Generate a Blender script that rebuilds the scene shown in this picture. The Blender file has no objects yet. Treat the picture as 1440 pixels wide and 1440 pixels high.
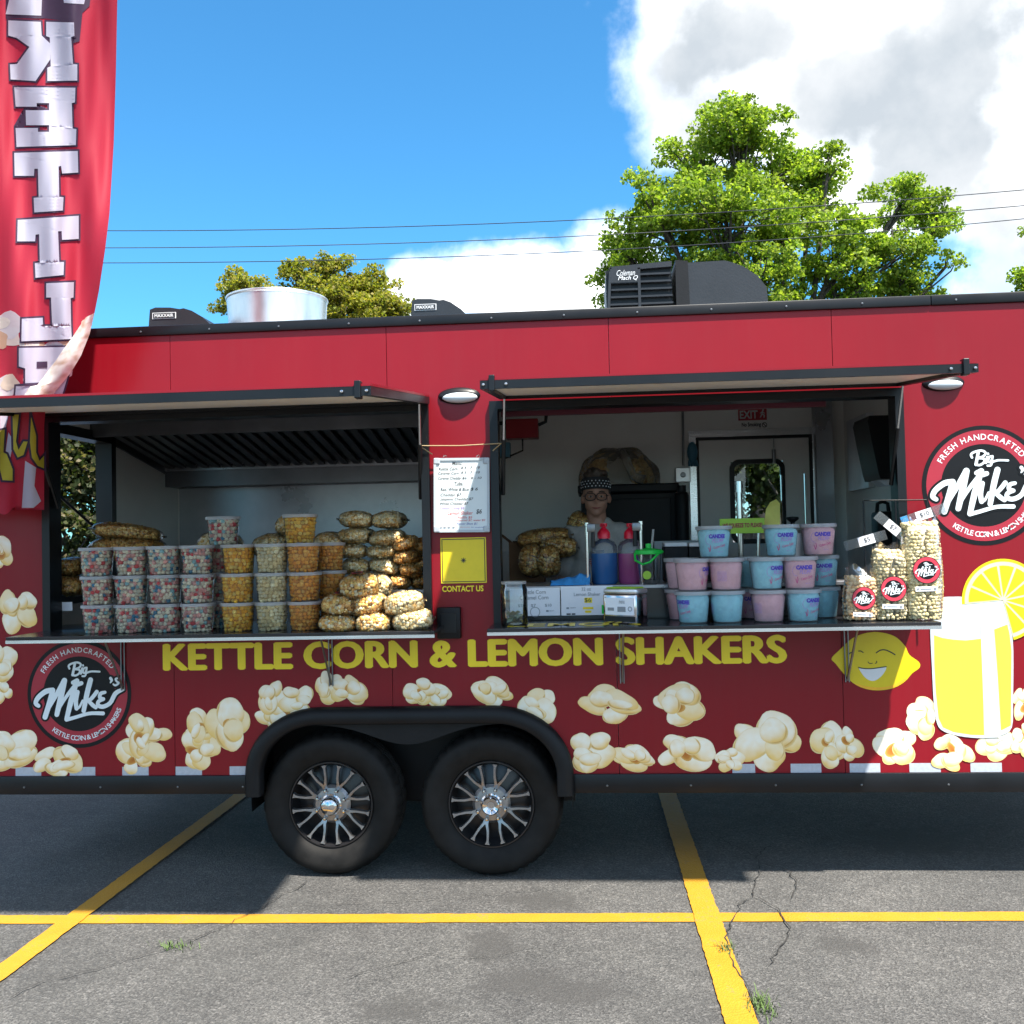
import bpy, bmesh, math, random
import numpy as np
from mathutils import Vector, Matrix, noise as mnoise
from mathutils.geometry import tessellate_polygon
SC = bpy.context.scene
COL = SC.collection
# ------------------------------------------------------------------ camera
FPX, YAW, PITCH, ROLL = 1395.0, 0.07656604, 0.02850675, -0.02206903
DIST = 5.1
_fw = Vector((-math.sin(YAW)*math.cos(PITCH), math.cos(YAW)*math.cos(PITCH), math.sin(PITCH)))
_r0 = Vector((math.cos(YAW), math.sin(YAW), 0)); _u0 = _r0.cross(_fw)
_r = math.cos(ROLL)*_r0 + math.sin(ROLL)*_u0
_u = -math.sin(ROLL)*_r0 + math.cos(ROLL)*_u0
def ray(px, py): return _fw + _r*((px-720)/FPX) - _u*((py-720)/FPX)
_d = ray(577, 1232); CAMH = -_d.z/_d.y*(DIST+0.06)
CAM = Vector((0, -DIST, CAMH))
def W(px, py, Y=0.0):                       # point of the plane y = Y seen at that pixel
    d = ray(px, py); return CAM + d*((Y+DIST)/d.y)
def G(px, py, z=0.0):                       # point of the ground
    d = ray(px, py); return CAM + d*((z-CAMH)/d.z)
cam_data = bpy.data.cameras.new('camera'); cam = bpy.data.objects.new('camera', cam_data); COL.objects.link(cam)
cam_data.sensor_width = 36; cam_data.lens = 36*FPX/1440; cam_data.clip_end = 3000; cam_data.clip_start = 0.05
m = Matrix((_r, _u, -_fw)).transposed().to_4x4(); m.translation = CAM; cam.matrix_world = m
SC.camera = cam
# ------------------------------------------------------------------ light
SUN = Vector((0.34, -0.415, 1.0)).normalized()
sl = bpy.data.lights.new('sun', 'SUN'); sl.energy = 2.0; sl.angle = math.radians(1.4); sl.color = (1, 0.93, 0.82)
so = bpy.data.objects.new('sun', sl); COL.objects.link(so); so.rotation_euler = SUN.to_track_quat('Z', 'Y').to_euler(); so.location = (4, -5, 12)
SC.view_settings.view_transform = 'Standard'; SC.view_settings.look = 'None'
SC.view_settings.gamma = 1; SC.view_settings.exposure = 2.75; SC.view_settings.use_curve_mapping = False
wd = bpy.data.worlds.new('World'); SC.world = wd; wd.use_nodes = True
nt = wd.node_tree; nt.nodes.clear()
def N(nt, t, **k):
    n = nt.nodes.new(t)
    for a, b in k.items():
        if a.startswith('i_'): n.inputs[a[2:].replace('_', ' ')].default_value = b
        else: setattr(n, a, b)
    return n
def mth(nt, op, a, b=None, c=None, clamp=False):
    n = nt.nodes.new('ShaderNodeMath'); n.operation = op; n.use_clamp = clamp
    for i, v in enumerate((a, b, c)):
        if v is None: continue
        if isinstance(v, (int, float)): n.inputs[i].default_value = v
        else: nt.links.new(v, n.inputs[i])
    return n.outputs[0]
def mixc(nt, f, a, b, mode='MIX'):
    n = nt.nodes.new('ShaderNodeMix'); n.data_type = 'RGBA'; n.blend_type = mode
    for i, v in ((0, f), (6, a), (7, b)):
        if isinstance(v, (int, float)): n.inputs[i].default_value = v
        elif isinstance(v, tuple): n.inputs[i].default_value = v if len(v) == 4 else v+(1,)
        else: nt.links.new(v, n.inputs[i])
    return n.outputs[2]
def ramp(nt, v, stops):
    n = nt.nodes.new('ShaderNodeValToRGB'); e = n.color_ramp.elements
    while len(e) < len(stops): e.new(0.5)
    for x, (p, c) in zip(e, stops):
        x.position = p; x.color = c if len(c) == 4 else tuple(c)+(1,)
    nt.links.new(v, n.inputs[0]); return n.outputs[0]
sky = N(nt, 'ShaderNodeTexSky'); sky.sky_type = 'NISHITA'; sky.sun_disc = False
sky.sun_elevation = math.asin(SUN.z); sky.sun_rotation = math.atan2(SUN.x, SUN.y)
sky.altitude = 200; sky.air_density = 1.0; sky.dust_density = 0.6; sky.ozone_density = 2.2
tc = N(nt, 'ShaderNodeTexCoord'); dirv = tc.outputs['Generated']
nz = N(nt, 'ShaderNodeTexNoise', i_Scale=5.5, i_Detail=9.0, i_Roughness=0.56); nt.links.new(dirv, nz.inputs['Vector'])
nz2 = N(nt, 'ShaderNodeTexNoise', i_Scale=3.1, i_Detail=4.0); nt.links.new(dirv, nz2.inputs['Vector'])
big = N(nt, 'ShaderNodeTexNoise', i_Scale=1.7, i_Detail=2.0); nt.links.new(dirv, big.inputs['Vector'])
blobs = [(1050, 60, .115, .09), (1180, 130, .17, .11), (1380, 60, .24, .16), (1330, 200, .17, .1), (1030, 170, .075, .07), (1560, 120, .25, .17),
         (745, 400, .105, .05), (860, 370, .07, .05), (620, 415, .075, .035), (800, 430, .18, .06), (1250, 270, .16, .06)]
acc = None
for px, py, rx, rz in blobs:                # cumulus bodies, as directions in the sky
    c = ray(px, py).normalized()
    vs = N(nt, 'ShaderNodeVectorMath', operation='SUBTRACT'); nt.links.new(dirv, vs.inputs[0]); vs.inputs[1].default_value = c
    vm = N(nt, 'ShaderNodeVectorMath', operation='DIVIDE'); nt.links.new(vs.outputs[0], vm.inputs[0]); vm.inputs[1].default_value = (rx, rx, rz)
    vl = N(nt, 'ShaderNodeVectorMath', operation='LENGTH'); nt.links.new(vm.outputs[0], vl.inputs[0])
    v = mth(nt, 'SUBTRACT', 1.0, vl.outputs['Value'])
    acc = v if acc is None else mth(nt, 'MAXIMUM', acc, v)
wide = mth(nt, 'MULTIPLY', mth(nt, 'SUBTRACT', big.outputs['Fac'], 0.40), 4.5)   # clouds added out of view, kept white for more fill light
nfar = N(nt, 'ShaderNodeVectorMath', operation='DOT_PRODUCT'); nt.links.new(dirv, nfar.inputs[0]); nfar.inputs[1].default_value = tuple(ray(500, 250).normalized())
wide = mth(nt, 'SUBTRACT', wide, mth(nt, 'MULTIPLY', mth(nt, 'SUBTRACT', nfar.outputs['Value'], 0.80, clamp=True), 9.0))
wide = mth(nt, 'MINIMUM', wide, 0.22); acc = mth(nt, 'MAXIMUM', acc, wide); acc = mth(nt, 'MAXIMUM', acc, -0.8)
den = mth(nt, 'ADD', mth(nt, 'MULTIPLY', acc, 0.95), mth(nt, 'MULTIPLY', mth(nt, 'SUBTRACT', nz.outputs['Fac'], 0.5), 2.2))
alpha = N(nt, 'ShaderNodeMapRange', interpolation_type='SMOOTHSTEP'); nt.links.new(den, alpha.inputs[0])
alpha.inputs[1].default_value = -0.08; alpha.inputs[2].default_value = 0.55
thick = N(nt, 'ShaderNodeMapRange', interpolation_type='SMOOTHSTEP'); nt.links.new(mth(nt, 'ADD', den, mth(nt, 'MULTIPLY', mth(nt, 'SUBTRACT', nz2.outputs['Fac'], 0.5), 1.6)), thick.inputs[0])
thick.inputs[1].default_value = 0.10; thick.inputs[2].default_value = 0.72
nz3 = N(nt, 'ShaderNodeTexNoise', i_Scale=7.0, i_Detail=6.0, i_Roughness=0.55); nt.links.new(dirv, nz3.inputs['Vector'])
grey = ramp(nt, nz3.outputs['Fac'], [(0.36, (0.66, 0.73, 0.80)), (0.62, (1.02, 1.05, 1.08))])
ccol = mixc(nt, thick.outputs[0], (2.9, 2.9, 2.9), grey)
CLOUD_NODE = ccol
skyc = mixc(nt, 1.0, sky.outputs[0], (0.084, 0.208, 0.26), 'MULTIPLY')
bg = N(nt, 'ShaderNodeBackground'); bg.inputs[1].default_value = 0.15
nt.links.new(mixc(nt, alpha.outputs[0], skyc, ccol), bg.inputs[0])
wo = N(nt, 'ShaderNodeOutputWorld'); nt.links.new(bg.outputs[0], wo.inputs[0])
try:
    SC.cycles.max_bounces = 14; SC.cycles.diffuse_bounces = 9; SC.cycles.glossy_bounces = 5; SC.cycles.sample_clamp_indirect = 6; SC.cycles.transparent_max_bounces = 24; SC.cycles.caustics_reflective = False; SC.cycles.caustics_refractive = False
    SC.cycles.use_denoising = True
except Exception: pass
# ------------------------------------------------------------------ materials
def newmat(name):
    ma = bpy.data.materials.new(name); ma.use_nodes = True; t = ma.node_tree
    return ma, t, t.nodes['Principled BSDF'], t.nodes['Material Output']
MATS = {}
def pm(name, col, rough=0.5, metal=0.0, var=0.12, vscale=6.0, bump=0.0, bscale=60.0, spec=0.5, coat=0.0, sheen=0.0, rvar=0.0, aniso=None):
    ma, t, p, o = newmat(name); MATS[name] = ma
    tcn = N(t, 'ShaderNodeTexCoord'); nn = N(t, 'ShaderNodeTexNoise', i_Scale=vscale, i_Detail=6.0, i_Roughness=0.6)
    if aniso:
        mp = N(t, 'ShaderNodeMapping'); mp.inputs['Scale'].default_value = aniso; t.links.new(tcn.outputs['Object'], mp.inputs[0]); t.links.new(mp.outputs[0], nn.inputs['Vector'])
    else: t.links.new(tcn.outputs['Object'], nn.inputs['Vector'])
    dk = tuple(c*(1-var) for c in col); lt = tuple(min(1, c*(1+var)) for c in col)
    t.links.new(ramp(t, nn.outputs['Fac'], [(0.3, dk), (0.7, lt)]), p.inputs['Base Color'])
    p.inputs['Roughness'].default_value = rough; p.inputs['Metallic'].default_value = metal; p.inputs['Specular IOR Level'].default_value = spec
    p.inputs['Coat Weight'].default_value = coat; p.inputs['Coat Roughness'].default_value = 0.08
    if rvar:
        t.links.new(mth(t, 'ADD', rough-rvar/2, mth(t, 'MULTIPLY', nn.outputs['Fac'], rvar)), p.inputs['Roughness'])
    if bump:
        n2 = N(t, 'ShaderNodeTexNoise', i_Scale=bscale, i_Detail=4.0); t.links.new(tcn.outputs['Object'], n2.inputs['Vector'])
        b = N(t, 'ShaderNodeBump', i_Strength=1.0, i_Distance=bump); t.links.new(n2.outputs['Fac'], b.inputs['Height']); t.links.new(b.outputs[0], p.inputs['Normal'])
    return ma
def vcol(name, rough=0.5, bump=0.0, bscale=200.0, spec=0.4, sub=0.0):
    ma, t, p, o = newmat(name); MATS[name] = ma
    a = N(t, 'ShaderNodeAttribute', attribute_name='Col'); t.links.new(a.outputs['Color'], p.inputs['Base Color'])
    p.inputs['Roughness'].default_value = rough; p.inputs['Specular IOR Level'].default_value = spec
    if sub:
        p.inputs['Subsurface Weight'].default_value = sub; p.inputs['Subsurface Scale'].default_value = 0.01
    if bump:
        tcn = N(t, 'ShaderNodeTexCoord'); n2 = N(t, 'ShaderNodeTexNoise', i_Scale=bscale, i_Detail=3.0); t.links.new(tcn.outputs['Object'], n2.inputs['Vector'])
        b = N(t, 'ShaderNodeBump', i_Strength=1.0, i_Distance=bump); t.links.new(n2.outputs['Fac'], b.inputs['Height']); t.links.new(b.outputs[0], p.inputs['Normal'])
    return ma
def clear(name, tint=(0.93, 0.95, 0.95), milky=0.08, mcol=(0.9, 0.9, 0.9), rough=0.08, bump=0.0, bscale=25.0, gl=1.0):
    ma, t, p, o = newmat(name); MATS[name] = ma; t.nodes.remove(p)
    tr = N(t, 'ShaderNodeBsdfTransparent'); tr.inputs[0].default_value = tint+(1,)
    df = N(t, 'ShaderNodeBsdfDiffuse'); df.inputs[0].default_value = mcol+(1,)
    tl = N(t, 'ShaderNodeBsdfTranslucent'); tl.inputs[0].default_value = mcol+(1,)
    m0 = N(t, 'ShaderNodeMixShader'); m0.inputs[0].default_value = 0.5; t.links.new(df.outputs[0], m0.inputs[1]); t.links.new(tl.outputs[0], m0.inputs[2])
    m1 = N(t, 'ShaderNodeMixShader'); m1.inputs[0].default_value = milky; t.links.new(tr.outputs[0], m1.inputs[1]); t.links.new(m0.outputs[0], m1.inputs[2])
    g = N(t, 'ShaderNodeBsdfGlossy'); g.inputs['Roughness'].default_value = rough
    fr = N(t, 'ShaderNodeFresnel', i_IOR=1.45)
    m2 = N(t, 'ShaderNodeMixShader'); t.links.new(mth(t, 'MULTIPLY', fr.outputs[0], gl), m2.inputs[0]); t.links.new(m1.outputs[0], m2.inputs[1]); t.links.new(g.outputs[0], m2.inputs[2])
    if bump:
        tcn = N(t, 'ShaderNodeTexCoord'); n2 = N(t, 'ShaderNodeTexNoise', i_Scale=bscale, i_Detail=4.0); t.links.new(tcn.outputs['Object'], n2.inputs['Vector'])
        b = N(t, 'ShaderNodeBump', i_Strength=1.0, i_Distance=bump); t.links.new(n2.outputs['Fac'], b.inputs['Height'])
        t.links.new(b.outputs[0], g.inputs['Normal']); t.links.new(b.outputs[0], fr.inputs['Normal'])
    t.links.new(m2.outputs[0], o.inputs[0]); return ma
pm('red_wrap', (0.200, 0.0050, 0.012), 0.30, var=0.07, vscale=1.2, coat=0.0, spec=0.30, bump=0.0006, bscale=1.6)
pm('black_trim', (0.004, 0.005, 0.007), 0.38, spec=0.35, var=0.3, vscale=4, rvar=0.2)
pm('black_plastic', (0.006, 0.0065, 0.008), 0.5, spec=0.25, var=0.25, vscale=8, bump=0.0006, bscale=120)
pm('dark_grey_plastic', (0.013, 0.015, 0.019), 0.40, var=0.2, vscale=5, bump=0.0008, bscale=90)
pm('rubber', (0.008, 0.0076, 0.0073), 0.68, spec=0.25, var=0.75, vscale=9, rvar=0.3, bump=0.0005, bscale=40)
pm('rim_silver', (0.30, 0.30, 0.31), 0.32, 0.85, var=0.15, vscale=20)
pm('rim_black', (0.012, 0.012, 0.014), 0.3)
pm('chrome', (0.55, 0.55, 0.56), 0.12, 1.0, var=0.05)
pm('aluminium', (0.72, 0.73, 0.75), 0.26, 1.0, var=0.12, vscale=3, aniso=(1, 1, 30), rvar=0.12)
pm('galvanised', (0.70, 0.71, 0.73), 0.36, 0.9, var=0.14, vscale=5, aniso=(2, 2, 0.6), rvar=0.2)
pm('stainless', (0.36, 0.37, 0.40), 0.30, 0.7, var=0.25, vscale=2.2, rvar=0.25, bump=0.002, bscale=3)
pm('hood_steel', (0.17, 0.175, 0.19), 0.36, 0.8, var=0.25, vscale=3, rvar=0.2)
pm('white_wall', (0.90, 0.885, 0.86), 0.34, var=0.05, vscale=2, bump=0.003, bscale=3.5)
pm('awning_white', (0.86, 0.85, 0.82), 0.45, var=0.06, vscale=3)
pm('white_print', (0.66, 0.68, 0.70), 0.35, var=0.02)
pm('paper', (0.80, 0.82, 0.88), 0.6, var=0.03)
pm('whiteboard', (0.70, 0.76, 0.80), 0.22, var=0.03)
pm('board_frame', (0.46, 0.51, 0.57), 0.4, var=0.05)
pm('yellow_print', (0.92, 0.72, 0.02), 0.32, var=0.05, vscale=4)
pm('lemon_yellow', (0.68, 0.52, 0.008), 0.35, var=0.06, vscale=5)
pm('pith', (0.74, 0.72, 0.40), 0.4, var=0.04)
pm('juice', (0.66, 0.50, 0.06), 0.35, var=0.05, vscale=2)
pm('ice_white', (0.54, 0.60, 0.64), 0.35, var=0.04, vscale=4)
pm('logo_black', (0.005, 0.0055, 0.007), 0.45, spec=0.25)
pm('logo_red', (0.33, 0.018, 0.036), 0.32, var=0.04); pm('sticker_red', (0.55, 0.04, 0.07), 0.32, var=0.04)
pm('script_white', (0.68, 0.76, 0.80), 0.35, var=0.03)
pm('tape_grey', (0.42, 0.46, 0.52), 0.25, var=0.1, vscale=60)
pm('ink', (0.012, 0.014, 0.02), 0.5); pm('ink_red', (0.6, 0.05, 0.05), 0.5); pm('ink_blue', (0.02, 0.06, 0.35), 0.5); pm('ink_purple', (0.22, 0.07, 0.38), 0.5); pm('ink_grey', (0.25, 0.27, 0.3), 0.5)
pm('red_box', (0.30, 0.010, 0.02), 0.35, var=0.1); pm('maroon', (0.10, 0.010, 0.025), 0.4)
pm('cardboard', (0.22, 0.12, 0.06), 0.8, var=0.1, vscale=12)
pm('blue_cloth', (0.03, 0.22, 0.52), 0.9, var=0.2, vscale=30, bump=0.002, bscale=80)
pm('glove_blue', (0.06, 0.20, 0.30), 0.5, var=0.1)
pm('green_plastic', (0.01, 0.55, 0.06), 0.35, var=0.05); pm('lime', (0.35, 0.60, 0.03), 0.4)
pm('red_plastic', (0.75, 0.01, 0.04), 0.3, var=0.05)
pm('steel_dark', (0.20, 0.21, 0.22), 0.35, 0.9, var=0.15)
pm('counter_black', (0.014, 0.014, 0.017), 0.22, var=0.3, vscale=6)
pm('wood_floor', (0.52, 0.50, 0.47), 0.5)
pm('rope', (0.42, 0.32, 0.18), 0.8)
pm('money', (0.45, 0.50, 0.38), 0.7, var=0.3, vscale=60)
pm('skin', (0.40, 0.20, 0.135), 0.5, var=0.08, vscale=14); pm('shirt', (0.36, 0.345, 0.32), 0.9, var=0.1, vscale=40, bump=0.0015, bscale=22)
pm('jeans', (0.03, 0.05, 0.10), 0.9, var=0.2, vscale=40); pm('hair', (0.045, 0.026, 0.016), 0.5, var=0.5, vscale=60, bump=0.004, bscale=90)
pm('band_black', (0.015, 0.015, 0.018), 0.8); pm('lips', (0.34, 0.10, 0.09), 0.45); pm('eye_white', (0.42, 0.38, 0.36), 0.3)
pm('yellow_poster', (0.78, 0.60, 0.015), 0.4, var=0.04, vscale=20)
pm('car_paint', (0.05, 0.16, 0.36), 0.2, var=0.05, coat=0.8); pm('car_glass', (0.02, 0.025, 0.03), 0.06); pm('car_white', (0.75, 0.76, 0.77), 0.25, coat=0.5)
pm('wire', (0.03, 0.035, 0.045), 0.6); pm('crack_dark', (0.022, 0.021, 0.020), 0.95, var=0.4, vscale=40)
pm('grass', (0.07, 0.12, 0.025), 0.7, var=0.4, vscale=60)
pm('exit_red', (0.45, 0.03, 0.05), 0.5)
vcol('printed', 0.34); vcol('popcorn', 0.6, spec=0.25); vcol('soft', 0.75)
clear('tub_plastic', tint=(0.985, 0.985, 0.985), milky=0.05, rough=0.12, gl=0.7); clear('lid_plastic', milky=0.55, mcol=(0.85, 0.86, 0.9), rough=0.3)
clear('film', tint=(0.99, 0.985, 0.975), milky=0.02, rough=0.10, bump=0.004, bscale=34, gl=0.75); clear('glass', tint=(0.95, 0.97, 0.97), milky=0.03, rough=0.02)
clear('frosted_tub', tint=(0.985, 0.985, 0.99), milky=0.16, mcol=(0.96, 0.97, 0.99), rough=0.25, gl=0.7); clear('bottle_plastic', tint=(0.98, 0.98, 0.98), milky=0.16, mcol=(0.75, 0.83, 0.9), rough=0.25)
clear('window_glass', tint=(0.80, 0.84, 0.84), milky=0.0, rough=0.01, gl=1.2); clear('tape_clear', tint=(0.8, 0.83, 0.85), milky=0.2, mcol=(0.5, 0.55, 0.6), rough=0.1)
clear('dusty_film', tint=(0.97, 0.95, 0.92), milky=0.30, mcol=(0.8, 0.74, 0.66), rough=0.2, bump=0.02, bscale=12)
def liquid(name, c):
    return pm(name, c, 0.25, var=0.1)
liquid('syrup_blue', (0.02, 0.10, 0.28)); liquid('syrup_pink', (0.26, 0.05, 0.16))
def leafmat(name, col, tl=0.55):
    ma, t, p, o = newmat(name); MATS[name] = ma
    a = N(t, 'ShaderNodeAttribute', attribute_name='Col')
    c = mixc(t, 1.0, a.outputs['Color'], col, 'MULTIPLY')
    t.links.new(c, p.inputs['Base Color']); p.inputs['Roughness'].default_value = 0.55; p.inputs['Specular IOR Level'].default_value = 0.3
    tr = N(t, 'ShaderNodeBsdfTranslucent'); t.links.new(mixc(t, 1.0, c, (1.15, 1.25, 0.5), 'MULTIPLY'), tr.inputs[0])
    mx = N(t, 'ShaderNodeMixShader'); mx.inputs[0].default_value = tl
    t.links.new(p.outputs[0], mx.inputs[1]); t.links.new(tr.outputs[0], mx.inputs[2]); t.links.new(mx.outputs[0], o.inputs[0]); return ma
leafmat('maple_leaf', (1, 1, 1)); 
pm('bark', (0.06, 0.05, 0.042), 0.9, var=0.3, vscale=8, bump=0.02, bscale=12)
def flagmat(name, col=None):
    ma, t, p, o = newmat(name); MATS[name] = ma
    nn = N(t, 'ShaderNodeTexNoise', i_Scale=300.0); 
    if col is None:
        a = N(t, 'ShaderNodeAttribute', attribute_name='Col'); c = a.outputs['Color']
    else: c = mixc(t, nn.outputs['Fac'], tuple(x*0.94 for x in col), col)
    t.links.new(c, p.inputs['Base Color']); p.inputs['Roughness'].default_value = 0.7
    tr = N(t, 'ShaderNodeBsdfTranslucent'); t.links.new(c, tr.inputs[0])
    mx = N(t, 'ShaderNodeMixShader'); mx.inputs[0].default_value = 0.45
    t.links.new(p.outputs[0], mx.inputs[1]); t.links.new(tr.outputs[0], mx.inputs[2]); t.links.new(mx.outputs[0], o.inputs[0]); return ma
flagmat('flag_red', (0.50, 0.020, 0.050)); flagmat('flag_white', (0.62, 0.60, 0.74)); flagmat('flag_dark', (0.06, 0.03, 0.075)); flagmat('flag_yellow', (0.68, 0.55, 0.05)); flagmat('flag_print')
# thin road film on the red wrap: faint vertical run marks and dust specks
def road_film():
    t = MATS['red_wrap'].node_tree; p = t.nodes['Principled BSDF']; l = p.inputs['Base Color'].links[0].from_socket
    tcn = N(t, 'ShaderNodeTexCoord'); mp = N(t, 'ShaderNodeMapping'); mp.inputs['Scale'].default_value = (26, 1, 1.3); t.links.new(tcn.outputs['Object'], mp.inputs[0])
    n = N(t, 'ShaderNodeTexNoise', i_Scale=1.0, i_Detail=7.0, i_Roughness=0.65); t.links.new(mp.outputs[0], n.inputs['Vector'])
    n2 = N(t, 'ShaderNodeTexNoise', i_Scale=2.3, i_Detail=6.0, i_Roughness=0.6); t.links.new(tcn.outputs['Object'], n2.inputs['Vector'])
    f = mth(t, 'MULTIPLY', mth(t, 'SUBTRACT', n.outputs['Fac'], 0.45, clamp=True), mth(t, 'MULTIPLY', n2.outputs['Fac'], 0.22))
    t.links.new(mixc(t, f, l, (0.16, 0.10, 0.085)), p.inputs['Base Color'])
    t.links.new(mth(t, 'ADD', 0.24, mth(t, 'MULTIPLY', n2.outputs['Fac'], 0.16)), p.inputs['Roughness'])
road_film()
# asphalt
def asphalt():
    ma, t, p, o = newmat('asphalt'); MATS['asphalt'] = ma
    tcn = N(t, 'ShaderNodeTexCoord'); P = tcn.outputs['Object']
    v1 = N(t, 'ShaderNodeTexVoronoi', i_Scale=115.0); t.links.new(P, v1.inputs['Vector'])
    v2 = N(t, 'ShaderNodeTexVoronoi', i_Scale=190.0); t.links.new(P, v2.inputs['Vector'])
    n1 = N(t, 'ShaderNodeTexNoise', i_Scale=1.1, i_Detail=7.0, i_Roughness=0.65); t.links.new(P, n1.inputs['Vector'])
    n2 = N(t, 'ShaderNodeTexNoise', i_Scale=9.0, i_Detail=5.0); t.links.new(P, n2.inputs['Vector'])
    sep = N(t, 'ShaderNodeSeparateColor'); t.links.new(v1.outputs['Color'], sep.inputs[0])
    sep2 = N(t, 'ShaderNodeSeparateColor'); t.links.new(v2.outputs['Color'], sep2.inputs[0])
    a = ramp(t, sep.outputs[0], [(0.0, (0.042, 0.042, 0.043)), (0.45, (0.080, 0.080, 0.079)), (0.8, (0.112, 0.111, 0.108)), (1.0, (0.21, 0.205, 0.20))])
    b = ramp(t, sep2.outputs[0], [(0.0, (0.04, 0.04, 0.042)), (0.6, (0.088, 0.088, 0.087)), (1.0, (0.18, 0.177, 0.17))])
    c = mixc(t, 0.5, a, b)
    c = mixc(t, 1.0, c, ramp(t, n1.outputs['Fac'], [(0.3, (0.62, 0.62, 0.625)), (0.7, (0.99, 0.98, 0.965))]), 'MULTIPLY')
    c = mixc(t, 1.0, c, ramp(t, n2.outputs['Fac'], [(0.3, (0.92, 0.92, 0.92)), (0.7, (1.08, 1.08, 1.08))]), 'MULTIPLY')
    # oil stains with shapes of their own
    s = None
    for px, py, rx, ry in ((765, 1268, .17, .07), (735, 1384, .17, .07), (690, 1330, .1, .09), (1275, 1180, .35, .14), (800, 1395, .2, .05), (560, 1420, .15, .05), (1190, 1330, .12, .05)):
        g = G(px, py)
        vs = N(t, 'ShaderNodeVectorMath', operation='SUBTRACT'); t.links.new(P, vs.inputs[0]); vs.inputs[1].default_value = g
        dv = N(t, 'ShaderNodeVectorMath', operation='DIVIDE'); t.links.new(vs.outputs[0], dv.inputs[0]); dv.inputs[1].default_value = (rx*1.6, ry*3.0, 1)
        ln = N(t, 'ShaderNodeVectorMath', operation='LENGTH'); t.links.new(dv.outputs[0], ln.inputs[0])
        q = mth(t, 'SUBTRACT', 1.0, ln.outputs['Value']); s = q if s is None else mth(t, 'MAXIMUM', s, q)
    s = mth(t, 'ADD', s, mth(t, 'MULTIPLY', mth(t, 'SUBTRACT', n2.outputs['Fac'], 0.5), 2.2))
    st = N(t, 'ShaderNodeMapRange', interpolation_type='SMOOTHSTEP'); t.links.new(s, st.inputs[0]); st.inputs[1].default_value = 0.05; st.inputs[2].default_value = 0.7
    c = mixc(t, mth(t, 'MULTIPLY', st.outputs[0], 0.7), c, (0.046, 0.045, 0.044))
    t.links.new(c, p.inputs['Base Color']); p.inputs['Roughness'].default_value = 0.85; p.inputs['Specular IOR Level'].default_value = 0.35
    bm_ = N(t, 'ShaderNodeBump', i_Strength=0.8, i_Distance=0.004)
    t.links.new(mth(t, 'ADD', v1.outputs['Distance'], mth(t, 'MULTIPLY', v2.outputs['Distance'], 0.6)), bm_.inputs['Height']); t.links.new(bm_.outputs[0], p.inputs['Normal'])
asphalt()
def roadpaint():
    ma, t, p, o = newmat('road_paint'); MATS['road_paint'] = ma
    tcn = N(t, 'ShaderNodeTexCoord'); P = tcn.outputs['Object']
    v = N(t, 'ShaderNodeTexVoronoi', i_Scale=110.0); t.links.new(P, v.inputs['Vector'])
    n = N(t, 'ShaderNodeTexNoise', i_Scale=5.0, i_Detail=8.0, i_Roughness=0.7); t.links.new(P, n.inputs['Vector'])
    n3 = N(t, 'ShaderNodeTexNoise', i_Scale=60.0, i_Detail=3.0); t.links.new(P, n3.inputs['Vector'])
    c = ramp(t, n.outputs['Fac'], [(0.3, (0.37, 0.18, 0.005)), (0.7, (0.44, 0.22, 0.009))])
    wear = mth(t, 'ADD', mth(t, 'MULTIPLY', n.outputs['Fac'], 0.7), mth(t, 'MULTIPLY', n3.outputs['Fac'], 0.55))
    w = N(t, 'ShaderNodeMapRange', interpolation_type='SMOOTHSTEP'); t.links.new(wear, w.inputs[0]); w.inputs[1].default_value = 0.68; w.inputs[2].default_value = 0.84
    c = mixc(t, mth(t, 'MULTIPLY', w.outputs[0], 0.6), c, (0.14, 0.12, 0.09))
    t.links.new(c, p.inputs['Base Color']); p.inputs['Roughness'].default_value = 0.7
    b = N(t, 'ShaderNodeBump', i_Strength=0.7, i_Distance=0.003); t.links.new(v.outputs['Distance'], b.inputs['Height']); t.links.new(b.outputs[0], p.inputs['Normal'])
roadpaint()
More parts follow.
